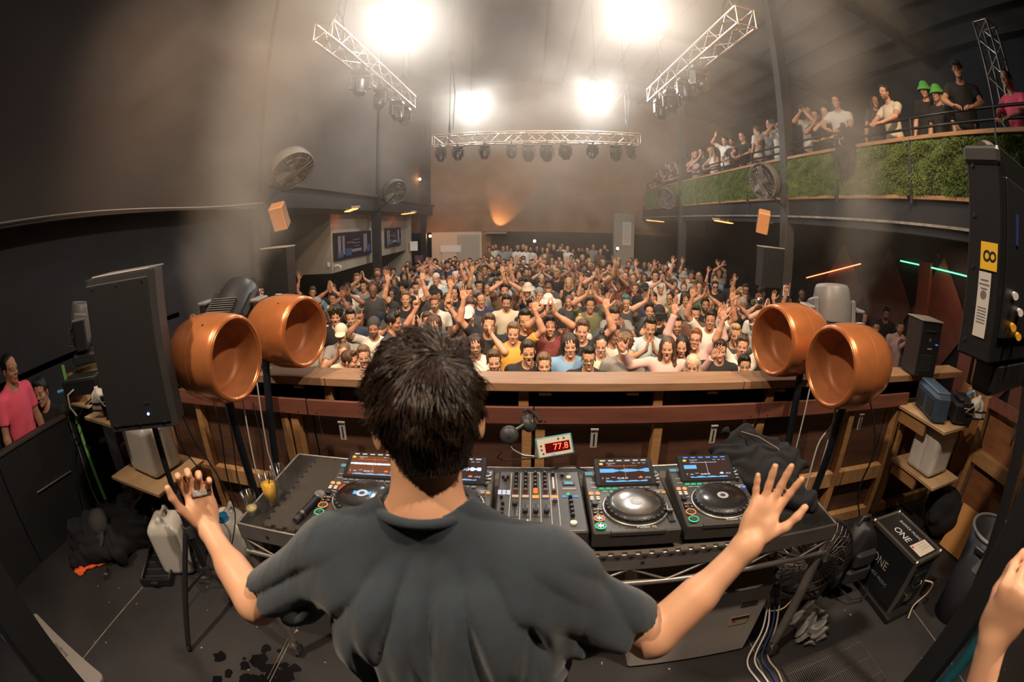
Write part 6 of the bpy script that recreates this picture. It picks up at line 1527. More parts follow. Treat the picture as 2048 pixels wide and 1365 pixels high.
# hazer tower on the right rail
ht = empty('haze_machine', (3.02, 2.42, 1.205), math.radians(-14), 'tall black haze machine with louvres standing on the right end of the rail', 'haze machine')
MB().box((0, 0, .21), (.23, .24, .42), None, 0, .008).build('casing', [plastic], ht); MB().box((0, 0, .425), (.245, .255, .012), None, 0, .004).build('lid', [mat('scuffed_lid', (.22, .19, .17), .4)], ht)
for i in range(10): MB().box((-.02, -.123, .05 + i * .013), (.13, .006, .005)).build('louvre', [plastic2], ht)
MB().box((0, -.123, .35), (.12, .008, .014), None, 0, .003).build('handle', [darksteel], ht); MB().box((.075, -.123, .255), (.03, .003, .010)).build('blue_mark', [emat('blue_tape_glow', (.10, .30, .85), .6)], ht)
textobj('emblem', 'X', .035, mat('grey_print', (.30, .30, .30), .5), ht, Matrix.Translation((-.01, -.1235, .285)) @ Matrix.Rotation(PI / 2, 4, 'X')); MB().box((0, -.1225, .22), (.05, .002, .010)).build('caption', [MATS['grey_print']], ht)
# shelves with jugs
jugm = mat('milky_plastic', (.74, .70, .65), .35, trans=.22, spec=.4)
def jug(label, loc, rz, s=(.24, .26, .40), cap=True, handle=True, liquid=.6):
    t = empty('plastic_jug', loc, rz, label, 'jug', 'white plastic jugs')
    S = SDF(); w_, d_, h_ = s
    S.box((0, 0, h_ * .46), (w_ / 2, d_ / 2, h_ * .46), .045)
    S.box((0, -d_ * .05, h_ * .93), (w_ * .36, d_ * .36, h_ * .06), .03, None, .05)
    S.caps((0, -d_ * .30, h_ * .93), (0, -d_ * .30, h_ * 1.03), .030, .028, .02)
    if handle: S.caps((0, -.01, h_ * 1.05), (0, d_ * .30, h_ * 1.03), .016, .016, .02); S.caps((0, d_ * .30, h_ * 1.03), (0, d_ * .36, h_ * .90), .018, .02, .02); S.caps((0, -.02, h_ * 1.05), (0, -d_ * .1, h_ * .95), .016, .02, .02); S.ell((0, d_ * .10, h_ * .965), (.03, d_ * .17, .025), None, .01, '-')
    for q in (-1, 1): S.caps((q * w_ * .505, 0, h_ * .15), (q * w_ * .505, 0, h_ * .75), .012, .012, .02, '-')
    V_, Q_ = surface(S, (-w_ * .75, -d_ * .75, -.02), (w_ * .75, d_ * .75, h_ * 1.2), .009)
    obj('jug_body', np_mesh('jug_body', [(V_, Q_)], [jugm]), t)
    if cap: MB().cyl((0, -d_ * .30, h_ * 1.02), (0, -d_ * .30, h_ * 1.02 + .035), .036, .034, 24).torus((0, -d_ * .30, h_ * 1.02 + .004), .036, .004, 24, 6).build('blue_cap', [mat('blue_cap_plastic', (.02, .22, .55), .35) if 'blue_cap_plastic' not in MATS else MATS['blue_cap_plastic']], t)
    return t
for i, (x, y, z, rz, lab) in enumerate(((2.99, 2.08, .985, 3, 'upper plywood shelf on the right, carrying the blue case'), (3.06, 2.05, .555, 3, 'lower plywood shelf on the right, under the milky jug'), (-2.92, 2.08, .985, -3, 'upper plywood shelf on the left, behind the loudspeaker'), (-2.62, 2.04, .555, -3, 'lower plywood shelf on the left, under the milky jug'))):
    sx = .42 if i != 3 else .62
    t = empty('plywood_shelf', (x, y, z), math.radians(rz), lab, 'shelf', 'plywood shelves on the front wall')
    MB().box((0, 0, 0), (sx, .54, .012), None, 0, .002).box((0, 0, -.012), (sx, .54, .008), None, 0).build('board', [mat('pale_plywood', (.60, .40, .22), .55, noise=.25, nscale=6) if i == 0 else MATS['pale_plywood']], t)
    for q in (-1, 1): MB().box((q * (sx / 2 - .04), .10, -.07), (.03, .30, .10)).build('support', [wood], t)
jug('milky jug standing on the lower right shelf', (3.04, 2.04, .566), math.radians(5), (.30, .30, .36), False, False)
jug('milky jug standing on the lower left shelf behind the tripod pole', (-2.62, 2.06, .566), math.radians(-8), (.36, .30, .40), False, False)
jug('milky jug with a moulded handle on the floor left of the tripod', (-2.33, 1.72, 0), math.radians(25), (.26, .28, .42), False, True)
jug('milky jug with a blue cap on the floor between tripod and table', (-1.86, 1.93, 0), math.radians(15), (.27, .28, .42), True, True)
# fog machines with bottles
def fogger(label, loc, rz, flip):
    t = empty('fog_machine', loc, rz, label, 'fog machine', 'fog machines on the shelves')
    MB().box((0, 0, .085), (.20, .26, .15), None, 0, .02).box((0, -.02, .175), (.12, .16, .05), None, 0, .02).build('casing', [plastic], t)
    F3 = Matrix.Rotation(math.radians(35), 3, 'X'); MB().box((0, -.145, .16), (.10, .012, .07), F3, 0, .003).build('control_panel', [plastic2], t)
    MB().box((.018, -.152, .168), (.034, .004, .022), F3).build('red_digits', [emat('red_counter', (1, .08, .04), 2.0) if flip else emat('red_counter_dim', (1, .08, .04), 1.2)], t)
    for i in range(4): MB().box((-.03 + i * .017, -.158, .142), (.008, .004, .010), F3).build('key', [white], t)
    S = SDF(); S.box((0, 0, .07), (.065, .05, .07), .025); S.ell((0, 0, .14), (.05, .04, .03), None, .03); V_, Q_ = surface(S, (-.1, -.1, -.02), (.1, .1, .2), .007)
    obj('fluid_bottle', np_mesh('fluid_bottle', [(V_, Q_)], [jugm]), t, (-.17 * flip, -.03, .035), (0, math.radians(8 * flip), 0)); MB().cyl((-.17 * flip, -.03, .19), (-.17 * flip, -.03, .215), .018, n=14).build('bottle_cap', [white], t)
    for z in (.06, .11): MB().box((-.17 * flip, -.03, z), (.15, .115, .008), None, 0).build('bottle_strap', [plastic], t)
    MB().tube([(-.17 * flip, -.05, .21), (-.12 * flip, -.14, .20), (-.02, -.17, .12), (.10, -.15, .10), (.13, -.02, .12)], .005, 6).build('hose', [mat('pale_hose', (.50, .42, .34), .4) if 'pale_hose' not in MATS else MATS['pale_hose']], t)
    MB().tube([(.05, 0, .19), (.09, -.04, .25), (.12, -.02, .20)], .006, 6).build('power_lead', [white], t); MB().cyl((.05, .0, .20), (.085, -.02, .235), .016, n=10).build('blue_plug', [mat('blue_plug', (.06, .28, .62), .4) if 'blue_plug' not in MATS else MATS['blue_plug']], t)
    return t
fogger('black fog machine with a red counter and white bottle on the upper left shelf', (-2.80, 1.98, .995), math.radians(20), 1)
fogger('fog machine with a white bottle strapped beside it on the upper right shelf', (3.13, 1.93, .995), math.radians(-30), -1)
bc = empty('blue_case', (2.93, 2.10, .992), math.radians(-24), 'dark blue plastic case with two square openings on the upper right shelf', 'case')
MB().box((0, 0, .105), (.16, .42, .21), None, 0, .03).build('shell', [mat('dark_blue_plastic', (.035, .060, .10), .45)], bc)
for y in (-.10, .09): MB().box((-.075, y, .10), (.02, .14, .13), None, 0, .02).build('opening', [mat('brown_black_recess', (.02, .016, .014), .8) if y < 0 else MATS['brown_black_recess']], bc)
MB().box((0, 0, .215), (.13, .36, .02), None, 0, .01).build('lid_rim', [mat('mid_blue_plastic', (.07, .11, .165), .45)], bc)
# left corner: green strap, power box, junction box
o = MB().box((0, 0, 0), (.030, .006, 1.20), None, 0).build('green_strap', mat('green_webbing', (.18, .52, .14), .6), None, (-3.52, 1.95, .73), (0, math.radians(-1.5), math.radians(40))); tag(o, 'bright green strap hanging down the left corner', 'strap')
pb = empty('dimmer_box', (-3.30, 1.98, 1.175), math.radians(35), 'black dimmer box with silver top edge below the far left lamp', 'dimmer')
MB().box((0, 0, 0), (.34, .20, .12), None, 0, .008).build('casing', [plastic], pb); MB().box((.02, 0, .065), (.30, .19, .012), None, 0, .003).build('silver_edge', [steel], pb)
MB().cyl((-.17, -.08, .0), (-.225, -.11, .0), .016, n=10).build('blue_plug', [MATS['blue_plug']], pb); MB().tube([(-.05, -.11, .0), (-.10, -.16, -.02), (-.12, -.14, -.12), (-.08, -.12, -.2)], .008, 6).build('pale_lead', [MATS['pale_hose']], pb)
o = MB().box((-3.32, 2.02, 1.045), (.40, .30, .02), None, 0, .003).box((-3.32, 2.1, .99), (.05, .1, .1)).box((-3.32, 2.02, 1.085), (.3, .2, .06)).build('dimmer_shelf', MATS['pale_plywood']); tag(o, 'pale plywood shelf under the dimmer box in the left corner', 'shelf')
cable('black lead crossing the left corner shelves', [(-3.1, 1.92, 1.10), (-3.25, 1.86, 1.0), (-3.42, 1.80, .75), (-3.48, 1.7, .4), (-3.4, 1.6, .014)], .006, plastic)
cable('thin grey lead hanging in the left corner', [(-3.5, 2.0, 1.15), (-3.62, 1.92, .98), (-3.58, 1.9, .6), (-3.5, 1.85, .2), (-3.3, 1.85, .012)], .005, mat('grey_lead', (.22, .20, .18), .5))
for i, (x, n) in enumerate(((-2.05, 'beside the left lower shelf'), (-1.95, 'next to the left noggin'), (-1.70, 'just left of the table'))):
    cable('black lead hanging down the front wall ' + n, [(x, 2.30, 1.05), (x + .03, 2.27, .8), (x - .02, 2.27, .45), (x + .04, 2.25, .15), (x + .2, 2.15, .012)], .005, plastic)
for i, (x, n) in enumerate(((2.30, 'behind the right copper speaker pole'), (3.30, 'at the right shelves'), (3.42, 'in the right corner'), (3.50, 'furthest into the right corner'))):
    cable('black lead hanging down the front wall ' + n, [(x, 2.25, 1.10), (x + .04, 2.1, .8), (x - .04, 2.05, .5), (x + .05, 1.98, .2), (x - .2, 1.9, .012)], .007, plastic)
cable('white lead hanging from the nearer right copper speaker', [(1.70, 1.98, 1.28), (1.72, 1.95, 1.1), (1.66, 1.97, .95), (1.65, 1.96, .6), (1.58, 1.95, .3), (1.5, 1.8, .012)], .006, white)
# ---- floor things, left
cr = empty('black_tray', (-2.47, 1.60, 0), math.radians(-62), 'shallow black plastic crate lid lying on the floor by the tripod', 'tray')
MB().box((0, 0, .012), (.42, .26, .012), None, 0, .004).build('base', [plastic], cr)
MB().tube([(-.20, -.12, .06), (.20, -.12, .06), (.20, .12, .06), (-.20, .12, .06)], .008, 8, close=True).build('rim', [plastic2], cr)
for a, b in (((0, -.125), (.41, .012)), ((0, .125), (.41, .012))): MB().box((*a, .035), (*b, .05)).build('side', [plastic], cr)
for a, b in (((-.205, 0), (.012, .25)), ((.205, 0), (.012, .25))): MB().box((*a, .035), (*b, .05)).build('side', [plastic], cr)
for x in (-.12, -.04, .04, .12): MB().box((x, 0, .022), (.008, .23, .012)).build('rib', [plastic2], cr)
MB().box((.225, 0, .045), (.02, .06, .03), None, 0, .004).build('latch', [darksteel], cr)
ct = heap('coat', 'dark coat heaped against the left partition under the cap', 'coat', (-3.12, 1.66, .10), (.34, .38, .15), darkcloth, 5, .42, 14, .012, .66, None, lambda S: (S.ell((-3.22, 1.36, .05), (.13, .18, .06), None, .05), S.ell((-2.95, 1.75, .10), (.16, .2, .12), None, .05)))
V_, Q_ = surface((lambda S: (S.ell((0, 0, .0), (.10, .115, .095), None), S.fn(lambda P: -.02 - P[:, 2], '&'), S.ell((0, .13, -.005), (.08, .09, .012), RM(-.12), .006), S)[-1])(SDF()), (-.14, -.15, -.05), (.14, .26, .13), .006)
hc_ = obj('baseball_cap', np_mesh('baseball_cap', [(V_, Q_)], [mat('dark_grey_cap', (.035, .033, .036), .85)]), None, (-3.06, 1.55, .26), (math.radians(-30), math.radians(12), math.radians(195))); tag(hc_, 'dark baseball cap with a small white star lying on the coat', 'cap')
MB().poly([(math.cos(a) * (.014 if i % 2 == 0 else .005), math.sin(a) * (.014 if i % 2 == 0 else .005)) for i, a in enumerate([k * PI / 5 + PI / 2 for k in range(10)])], .002, None, (.0, .085, .052), 0).build('star', [white], hc_).rotation_euler = (math.radians(-35), 0, 0)
for i, (x, y, w_, d_, a, lab) in enumerate(((-3.10, 1.34, .15, .075, 50, 'flat orange cloth scrap on the floor by the coat'), (-3.16, 1.22, .07, .10, 20, 'smaller orange cloth scrap at the coat\'s edge'))):
    S = SDF(); S.ell((0, 0, .015), (w_, d_, .016), None); S.fn(lambda P, dd: dd + .006 * np.sin(P[:, 0] * 60 + 3 * np.sin(P[:, 1] * 50)), 'd'); S.fn(lambda P: -P[:, 2], '&'); V_, Q_ = surface(S, (-.16, -.12, -.01), (.16, .12, .06), .006)
    o = obj('orange_cloth', np_mesh('orange_cloth', [(V_, Q_)], [mat('fluorescent_orange', (1.0, .14, .03), .8) if i == 0 else MATS['fluorescent_orange']]), None, (x, y, .0005), (0, 0, math.radians(a))); tag(o, lab, 'cloth')
def cup(lab, x, y, rx, rz):
    t = empty('plastic_cup', (x, y, .034), rz, lab, 'cup', None, (rx, 0, rz)); MB().lathe([(0, 0), (.022, 0), (.034, .09), (.0335, .09), (.021, .001), (0, .001)], 22, 0, None, (0, 0, -.045)).build('cup_wall', [glass], t); return t
cup('clear plastic cup lying on the floor right of the orange cloth', -2.85, 1.28, math.radians(88), .5); cup('clear cup lying near the tripod\'s lower leg', -2.05, 1.62, math.radians(88), 1.9)
# grey rounded panel with small print, left foreground
gp = MB(); pr = []
for (cx, cy) in ((.36, .05), (.36, -.05), (-.36, -.05), (-.36, .05)):
    a0 = {(1, 1): 0, (1, -1): 1.5 * PI, (-1, -1): PI, (-1, 1): .5 * PI}[(1 if cx > 0 else -1, 1 if cy > 0 else -1)]
    pr.append([(cx + .035 * math.cos(a0 + k * PI / 12), cy + .035 * math.sin(a0 + k * PI / 12)) for k in range(7)])
pts = pr[3] + pr[2] + pr[1] + pr[0]; pts = pr[0] + pr[3] + pr[2] + pr[1]
a_, b_ = onz(62, 1258, .36), onz(165, 1362, .36); mid = (a_ + b_) / 2
g = gp.poly(pts, .018).build('grey_panel', mat('mid_grey_panel', (.20, .18, .165), .6), None, (mid.x + .02, mid.y + .03, .36), (0, 0, math.atan2(b_.y - a_.y, b_.x - a_.x))); tag(g, 'grey rounded panel with small dark lettering in the near left corner', 'panel')
textobj('lettering', 'Incognita', .040, plastic, g, Matrix.Translation((.02, .02, .0095)) @ Matrix.Rotation(PI, 4, 'Z'), .0002)
for x in (-.25, .25): MB().cyl((x, 0, -.36), (x, 0, -.009), .012, n=10).build('leg', [plastic], g)
np_ = MB().bar((-1.78, .197, 0.0), (-1.78, .197, 3.2), .176, .176).build('steel_post', black); tag(np_, 'thick black upright steel post at the bottom left corner', 'post')
b = MB().bar((-2.0, .12, 0), (-2.0, .12, 1.4), .05, .05).build('steel_post', plastic); tag(b, 'thin black upright just beyond the thick left post', 'post')
for i, (p0, m_, lab) in enumerate((((-2.1, .17, .75), MATS['fluorescent_orange'], 'bright orange cable loop at the bottom left edge'), ((-2.2, .10, .70), mat('deep_blue_sleeve', (.02, .06, .14), .5), 'deep blue cable loop at the bottom left edge'))):
    x, y, z = p0; cable(lab, [(x, y, z), (x + .05, y + .02, z - .15), (x + .02, y + .05, z - .32), (x + .10, y + .03, z - .5), (x + .05, y, .014)], .011, m_)
# ---- right foreground: leaning black post with a teal sleeve, numbered cabinet on its stand
o = MB().box((1.48, .441, .85), (.088, .116, 1.70), None, 0, .006).build('upright_post', black); tag(o, 'thick black upright post slanting across the lower right corner', 'post')
o = MB().tube([(1.550, .345, 1.68), (1.556, .340, 1.2), (1.548, .346, .6), (1.556, .338, .01)], .034, 12).build('teal_sleeve', mat('teal_cloth', (.015, .13, .17), .55, noise=.4, nscale=8)); tag(o, 'teal cloth sleeve running down beside the thick black post', 'sleeve')
lc = empty('screen_cabinet', (1.40, .78, 1.79), math.radians(5), 'tall black cabinet with a yellow number 8 tag at the upper right', 'cabinet')
MB().box((.32, .075, .335), (.64, .15, .67), None, 0, .006).build('frame', [plastic], lc)
MB().tube([(.64, .075, .655), (.30, .075, .662), (.05, .075, .66), (.012, .075, .65)], [.04, .04, .038, .034], 12).build('top_rim', [mat('grey_top_rim', (.10, .09, .085), .45)], lc)
MB().box((0, .075, .635), (.03, .165, .06), None, 0, .012).build('corner_block', [mat('dark_grey_corner', (.05, .047, .047), .5)], lc)
tg = MB().box((-.0045, .050, .320), (.002, .075, .085)).build('number_tag', [mat('yellow_tag', (.85, .50, .03), .5)], lc)
textobj('number', '8', .085, black, tg, Matrix.Translation((-.0058, .050, .320)) @ Matrix.Rotation(-PI / 2, 4, 'Y') @ Matrix.Rotation(0, 4, 'X') @ Matrix.Rotation(PI, 4, 'Z'), .0002)
st = MB().box((-.0045, .062, .170), (.002, .055, .20)).build('white_sticker', [mat('white_sticker_paper', (.62, .58, .54), .6)], lc)
MB().cyl((-.0058, .062, .200), (-.0062, .062, .200), .014, n=20).build('round_logo', [mat('grey_logo', (.16, .15, .15), .6)], st)
for i in range(6): MB().box((-.0059, .062, .160 - i * .009), (.0006, .040, .0035)).build('small_print', [MATS['grey_logo']], st)
for i, wd in enumerate((.035, .045, .03)): MB().box((-.0059, .062, .245 - i * .013), (.0006, wd, .005)).build('caption', [MATS['grey_logo']], st)
for z in (.05, .28, .44, .60): MB().cyl((-.006, .12, z), (0, .12, z), .007, n=10).build('bolt', [darksteel], lc)
MB().box((.30, -.004, .33), (.5, .008, .5), None, 0, .003).build('rear_plate', [mat('rear_plate_black', (.02, .02, .025), .4)], lc)
for x, z, m_ in ((.12, .22, white), (.14, .12, mat('yellow_plug', (.85, .42, .03), .5)), (.22, .09, MATS['yellow_plug']), (.20, .17, white)): MB().cyl((x, -.03, z), (x + .03, -.005, z), .013, n=12).build('plug', [m_], lc)
MB().box((.15, -.009, .43), (.02, .004, .10)).build('blue_strip', [mat('blue_strip', (.03, .06, .22), .4)], lc)
MB().cyl((.52, -.35, -1.79), (.52, .0, 0), .03, n=12).lathe([(0, -1.79), (.22, -1.79), (.22, -1.775), (0, -1.775)], 24, 0, None, (.52, -.35, 0)).build('stand', [plastic], lc)
MB().box((.45, .06, -.06), (.7, .12, .12), None, 0, .02).build('lower_frame', [plastic], lc)
# the arm of someone standing beside the camera
Pn = Pose(A_((-.46, .25, 1.60), (-.6, -.3, -1), (-.15, .1, 1), (1, .35, .1), 'fist'), D_(1)); parts, at = Pn.body(.012, .006)
o = obj('person', np_mesh('person', parts, [mat_skin_dj], at), None, (1.045, -.170, .03), (0, 0, math.radians(-4))); tag(o, 'blurred raised hand of a person standing beside the camera at the lower right edge', 'person')
obj('t_shirt', np_mesh('t_shirt', [Pn.shirt('tee')], [CM['black']]), o); obj('trousers', VAR['trousers'], o)
hh = obj('hair', hair_mesh('short', 0), o); Mx = Matrix(Pn.HM.tolist()).to_4x4(); Mx.translation = Pn.hc; hh.matrix_local = Mx; set_mat(hh, HM_['brown'])
# ---- floor things, right
fc = empty('flight_case', (2.36, 1.50, 0), math.radians(2), 'black flight case with aluminium edges, ONE lettering and a pale sticker', 'flight case')
CW, CD, CH = .27, .50, .44
MB().box((0, .0, .035 + CH / 2), (CW, CD, CH - .03), None, 0, .004).build('case_body', [mat('case_black_laminate', (.014, .015, .018), .35)], fc)
MB().box((0, -.01, .025), (CW + .07, CD + .09, .05), None, 0, .01).build('case_base', [plastic], fc)
for x in (-CW / 2, CW / 2):
    for y in (-CD / 2, CD / 2): MB().bar((x, y, .05), (x, y, CH + .02), .024, .024).build('edge_strip', [alu if False else mat('case_edge_metal', (.42, .38, .35), .35, .9) if 'case_edge_metal' not in MATS else MATS['case_edge_metal']], fc)
    MB().bar((x, -CD / 2, CH + .015), (x, CD / 2, CH + .015), .024, .024).build('edge_strip', [MATS['case_edge_metal']], fc)
for y in (-CD / 2, CD / 2): MB().bar((-CW / 2, y, CH + .015), (CW / 2, y, CH + .015), .024, .024).build('edge_strip', [MATS['case_edge_metal']], fc)
for x in (-CW / 2, CW / 2):
    for y in (-CD / 2, CD / 2): MB().sphere((x, y, CH + .018), .022, 12, 8).build('ball_corner', [steel], fc)
RZm = Matrix.Rotation(-PI / 2, 4, 'Z')
textobj('lettering', 'ONE', .085, white, fc, Matrix.Translation((-.035, .03, CH + .0215)) @ RZm, .0003, spacing=.95)
textobj('lettering', 'DANCE MUSIC &', .034, white, fc, Matrix.Translation((.065, .02, CH + .0215)) @ RZm, .0003, spacing=1.15)
textobj('lettering', 'ONE', .085, mat('grey_case_print', (.40, .38, .36), .6), fc, Matrix.Translation((-CW / 2 - .0015, .05, .27)) @ Matrix.Rotation(-PI / 2, 4, 'Z') @ Matrix.Rotation(PI / 2, 4, 'X'), .0003)
textobj('lettering', 'DANCE MUSIC', .034, MATS['grey_case_print'], fc, Matrix.Translation((-CW / 2 - .0015, .02, .17)) @ Matrix.Rotation(-PI / 2, 4, 'Z') @ Matrix.Rotation(PI / 2, 4, 'X'), .0003, spacing=1.2)
sk = MB().box((.015, -.155, CH + .0225), (.17, .125, .001)).build('pale_sticker', [mat('pale_sticker_paper', (.66, .60, .52), .6)], fc)
MB().cyl((-.055, -.115, CH + .0232), (-.055, -.115, CH + .0236), .011, n=14).build('red_dot', [mat('red_dot', (.6, .04, .03), .6)], sk)
for i in range(3): MB().box((.03 + i * .005, -.115 - i * .025, CH + .0233), (.09, .006, .0004)).build('print_line', [MATS['grey_case_print']], sk)
MB().box((0, -CD / 2 - .006, .30), (.13, .012, .09), None, 0, .004).build('handle_dish', [darksteel], fc); MB().tube([(-.05, -CD / 2 - .016, .27), (-.04, -CD / 2 - .03, .25), (.04, -CD / 2 - .03, .25), (.05, -CD / 2 - .016, .27)], .006, 6).build('handle', [steel], fc)
MB().box((0, -CD / 2 - .006, .14), (.07, .014, .06), None, 0, .004).build('latch', [steel], fc)
cable('cream lead looped at the near end of the flight case', [(2.40, 1.20, .30), (2.47, 1.16, .28), (2.50, 1.17, .18), (2.44, 1.19, .08), (2.40, 1.15, .012)], .006, mat('cream_lead', (.65, .56, .38), .5))
bk = heap('backpack', 'black backpack standing on the floor between the fan and the flight case', 'backpack', (2.04, 1.71, .26), (.145, .135, .27), mat('black_nylon', (.014, .014, .017), .45, bump=.2, bscale=300), 2, .06, 5, .010, .95)
for z, s_ in ((.20, .11), (.33, .09)):
    MB().box((0, -.155, z), (s_ * 2, .05, .12), None, 0, .02).build('pocket', [mat('black_nylon_panel', (.022, .022, .026), .5) if 'black_nylon_panel' not in MATS else MATS['black_nylon_panel']], bk)
MB().tube([(-.05, -.02, .50), (-.03, -.02, .56), (.03, -.02, .56), (.05, -.02, .50)], .014, 8).build('top_handle', [MATS['black_nylon_panel']], bk)
MB().tube([(-.10, -.10, .10), (-.02, -.24, .06), (.10, -.26, .05), (.20, -.15, .06)], .006, 6).build('strap', [MATS['black_nylon_panel']], bk)
bn = empty('rubbish_bin', (2.80, 1.02, 0), 0, 'dark grey plastic rubbish bin with a pale rim by the thick black post', 'bin')
MB().lathe([(0, .004), (.145, 0), (.165, .30), (.195, .665), (.186, .665), (.156, .30), (.138, .02), (0, .02)], 40).build('bucket', [mat('dark_grey_bin', (.045, .048, .060), .5)], bn)
MB().torus((0, 0, .665), .196, .0125, 48, 8).build('rim', [mat('grey_bin_rim', (.22, .22, .24), .45)], bn)
for a in (3.3, 6.4): MB().box((math.cos(a) * .207, math.sin(a) * .207, .60), (.03, .09, .04), Matrix.Rotation(a, 3, 'Z'), 0, .008).build('handle', [darksteel], bn)
MB().box((-.172, -.06, .5), (.006, .05, .10), None, 0).build('grey_tape', [MATS['grey_bin_rim']], bn)
ob = MB().box((0, 0, .19), (.018, .42, .38), None, 0, .002).build('orange_board', mat('orange_ply_board', (.62, .28, .07), .55, noise=.2, nscale=3), None, (3.30, 1.48, .012), (0, math.radians(28), math.radians(8))); tag(ob, 'orange-brown plywood sheet leaning in the right corner behind the bin', 'board')
heap('black_bag', 'crumpled black bag lying behind the orange board in the right corner', 'bag', (3.35, 1.85, .22), (.20, .20, .20), darkcloth, 31, .3, 8, .014, .98)
ps = empty('power_strip', (2.66, 1.98, 0), math.radians(30), 'black power supply with a white label beside the flight case', 'power supply')
MB().box((0, 0, .11), (.16, .09, .22), None, 0, .01).build('casing', [plastic], ps); MB().box((.03, -.0465, .15), (.05, .002, .07)).build('white_label', [white], ps)
# fan on the floor behind the table leg, grey fridge under the table, cables
def cage_fan(name, label, loc, aim, R, cat='fan', group=None, wall=False, shroud=.0, m_=None, feet=True, n=36):
    m_ = m_ or darksteel; t = empty(name, loc, 0, label, cat, group); F = frame(aim, (0, 0, 1)); c = Vector((0, 0, 0))
    def ringat(z, r, w_): return MB().torus(F @ Vector((0, 0, z)), r, w_, 40, 6, F)
    ringat(0, R, .011).build('outer_ring', [m_], t)
    g = MB()
    for i in range(n):
        a = 2 * PI * i / n; pts = [F @ Vector((math.cos(a) * r, math.sin(a) * r, z)) for r, z in ((R, 0), (R * .85, .045), (R * .5, .065), (R * .16, .07))]; g.tube(pts, .0022, 4)
    for r, z in ((R * .55, .063), (R * .8, .05), (R * .16, .07)): g.torus(F @ Vector((0, 0, z)), r, .003, 36, 5, F)
    g.build('front_grille', [steel], t)['kind'] = 'stuff'
    g = MB()
    for i in range(n // 2):
        a = 2 * PI * i / (n // 2); pts = [F @ Vector((math.cos(a) * r, math.sin(a) * r, z)) for r, z in ((R, 0), (R * .85, -.05), (R * .4, -.08))]; g.tube(pts, .0022, 4)
    g.build('rear_grille', [steel], t)['kind'] = 'stuff'
    if shroud: MB().lathe([(R * 1.0, .0), (R * 1.03, -shroud * .5), (R * .97, -shroud), (R * .5, -shroud * 1.15), (0, -shroud * 1.2)], 40, 0, F).build('drum', [m_], t)
    for i in range(3):
        a = 2 * PI * i / 3; b = MB(); pp = []
        for r, w0 in ((.05, .03), (R * .5, .09), (R * .88, .11)): pp += [F @ Vector((math.cos(a - w0 / r * .5) * r, math.sin(a - w0 / r * .5) * r, -.02)), F @ Vector((math.cos(a + w0 / r * .5) * r, math.sin(a + w0 / r * .5) * r, .025))]
        b.add(pp, [(0, 1, 3, 2), (2, 3, 5, 4)], 0, True); b.add(pp, [(2, 3, 1, 0), (4, 5, 3, 2)], 0, True); b.build('blade', [mat('fan_blade', (.18, .17, .16), .4, .5) if 'fan_blade' not in MATS else MATS['fan_blade']], t)
    MB().cyl(F @ Vector((0, 0, -.16 - shroud * .5)), F @ Vector((0, 0, -.02)), .055, n=18).cyl(F @ Vector((0, 0, .06)), F @ Vector((0, 0, .078)), R * .15, n=18).build('motor', [m_], t)
    return t, F
ft, F = cage_fan('floor_fan', 'round metal floor fan standing behind the right table leg', (1.60, 1.60, .42), (-.25, -1, .12), .255)
MB().tube([(-.245, 0, 0), (-.26, .02, -.25), (-.23, .02, -.405), (.23, .02, -.405), (.26, .02, -.25), (.245, 0, 0)], .013, 8).build('stand_frame', [darksteel], ft)
fr = empty('bar_fridge', (.86, 1.58, 0), math.radians(0), 'pale grey bar fridge with labels on its side under the table', 'fridge')
MB().box((0, 0, .275), (.66, .42, .53), None, 0, .012).build('cabinet', [mat('pale_grey_enamel', (.52, .47, .45), .45, noise=.15, nscale=4)], fr)
MB().box((0, -.004, .545), (.68, .44, .022), None, 0, .008).build('top', [mat('grey_fridge_top', (.28, .26, .25), .5)], fr)
MB().box((.22, -.212, .42), (.09, .004, .028)).build('dark_slot', [plastic2], fr)
lb = MB().box((.20, -.212, .30), (.10, .003, .065)).build('energy_label', [mat('yellow_label', (.55, .42, .28), .6)], fr); MB().box((.20, -.2145, .322), (.10, .001, .022)).build('black_band', [plastic], lb); MB().box((.17, -.2145, .300), (.02, .001, .010)).build('red_mark', [MATS['red_dot']], lb)
for x in (-.28, .28):
    for y in (-.16, .16): MB().cyl((x, y, 0), (x, y, .015), .02, n=10).build('foot', [plastic], fr)
for i, (m_, lab, dx) in enumerate(((white, 'white power lead curling to the floor beside the fridge', 0), (MATS['blue_strip'], 'blue lead beside the white one at the right caster', .03), (MATS['pale_hose'], 'cream lead beside the blue one at the right caster', .055), (white, 'second white lead at the fridge foot', -.03))):
    cable(lab, [(1.26 + dx, 1.46, .35 + i * .03), (1.27 + dx, 1.36, .2), (1.22 + dx * 1.5, 1.27, .03), (1.24 + dx * 1.6, 1.14, .012), (1.27 + dx, 1.0, .012), (1.30 + dx, .85, .012)], .0055, m_)
cable('cream lead looping behind the right table leg', [(1.36, 1.44, .55), (1.42, 1.42, .42), (1.36, 1.40, .28), (1.27, 1.43, .26), (1.22, 1.44, .36)], .005, MATS['cream_lead'])
sh = heap('plastic_wrap', 'clear crumpled plastic wrap on the floor below the fan', 'wrap', (1.62, 1.38, .07), (.09, .12, .07), mat('crumpled_wrap', (.5, .48, .46), .2, trans=.5), 14, .5, 6, .010, .98)
ob = MB().cyl((-1.10, 1.02, .02), (-1.30, 1.00, .012), .004, n=6).build('thin_stick', steel); tag(ob, 'thin pale stick lying by the left caster', 'stick')
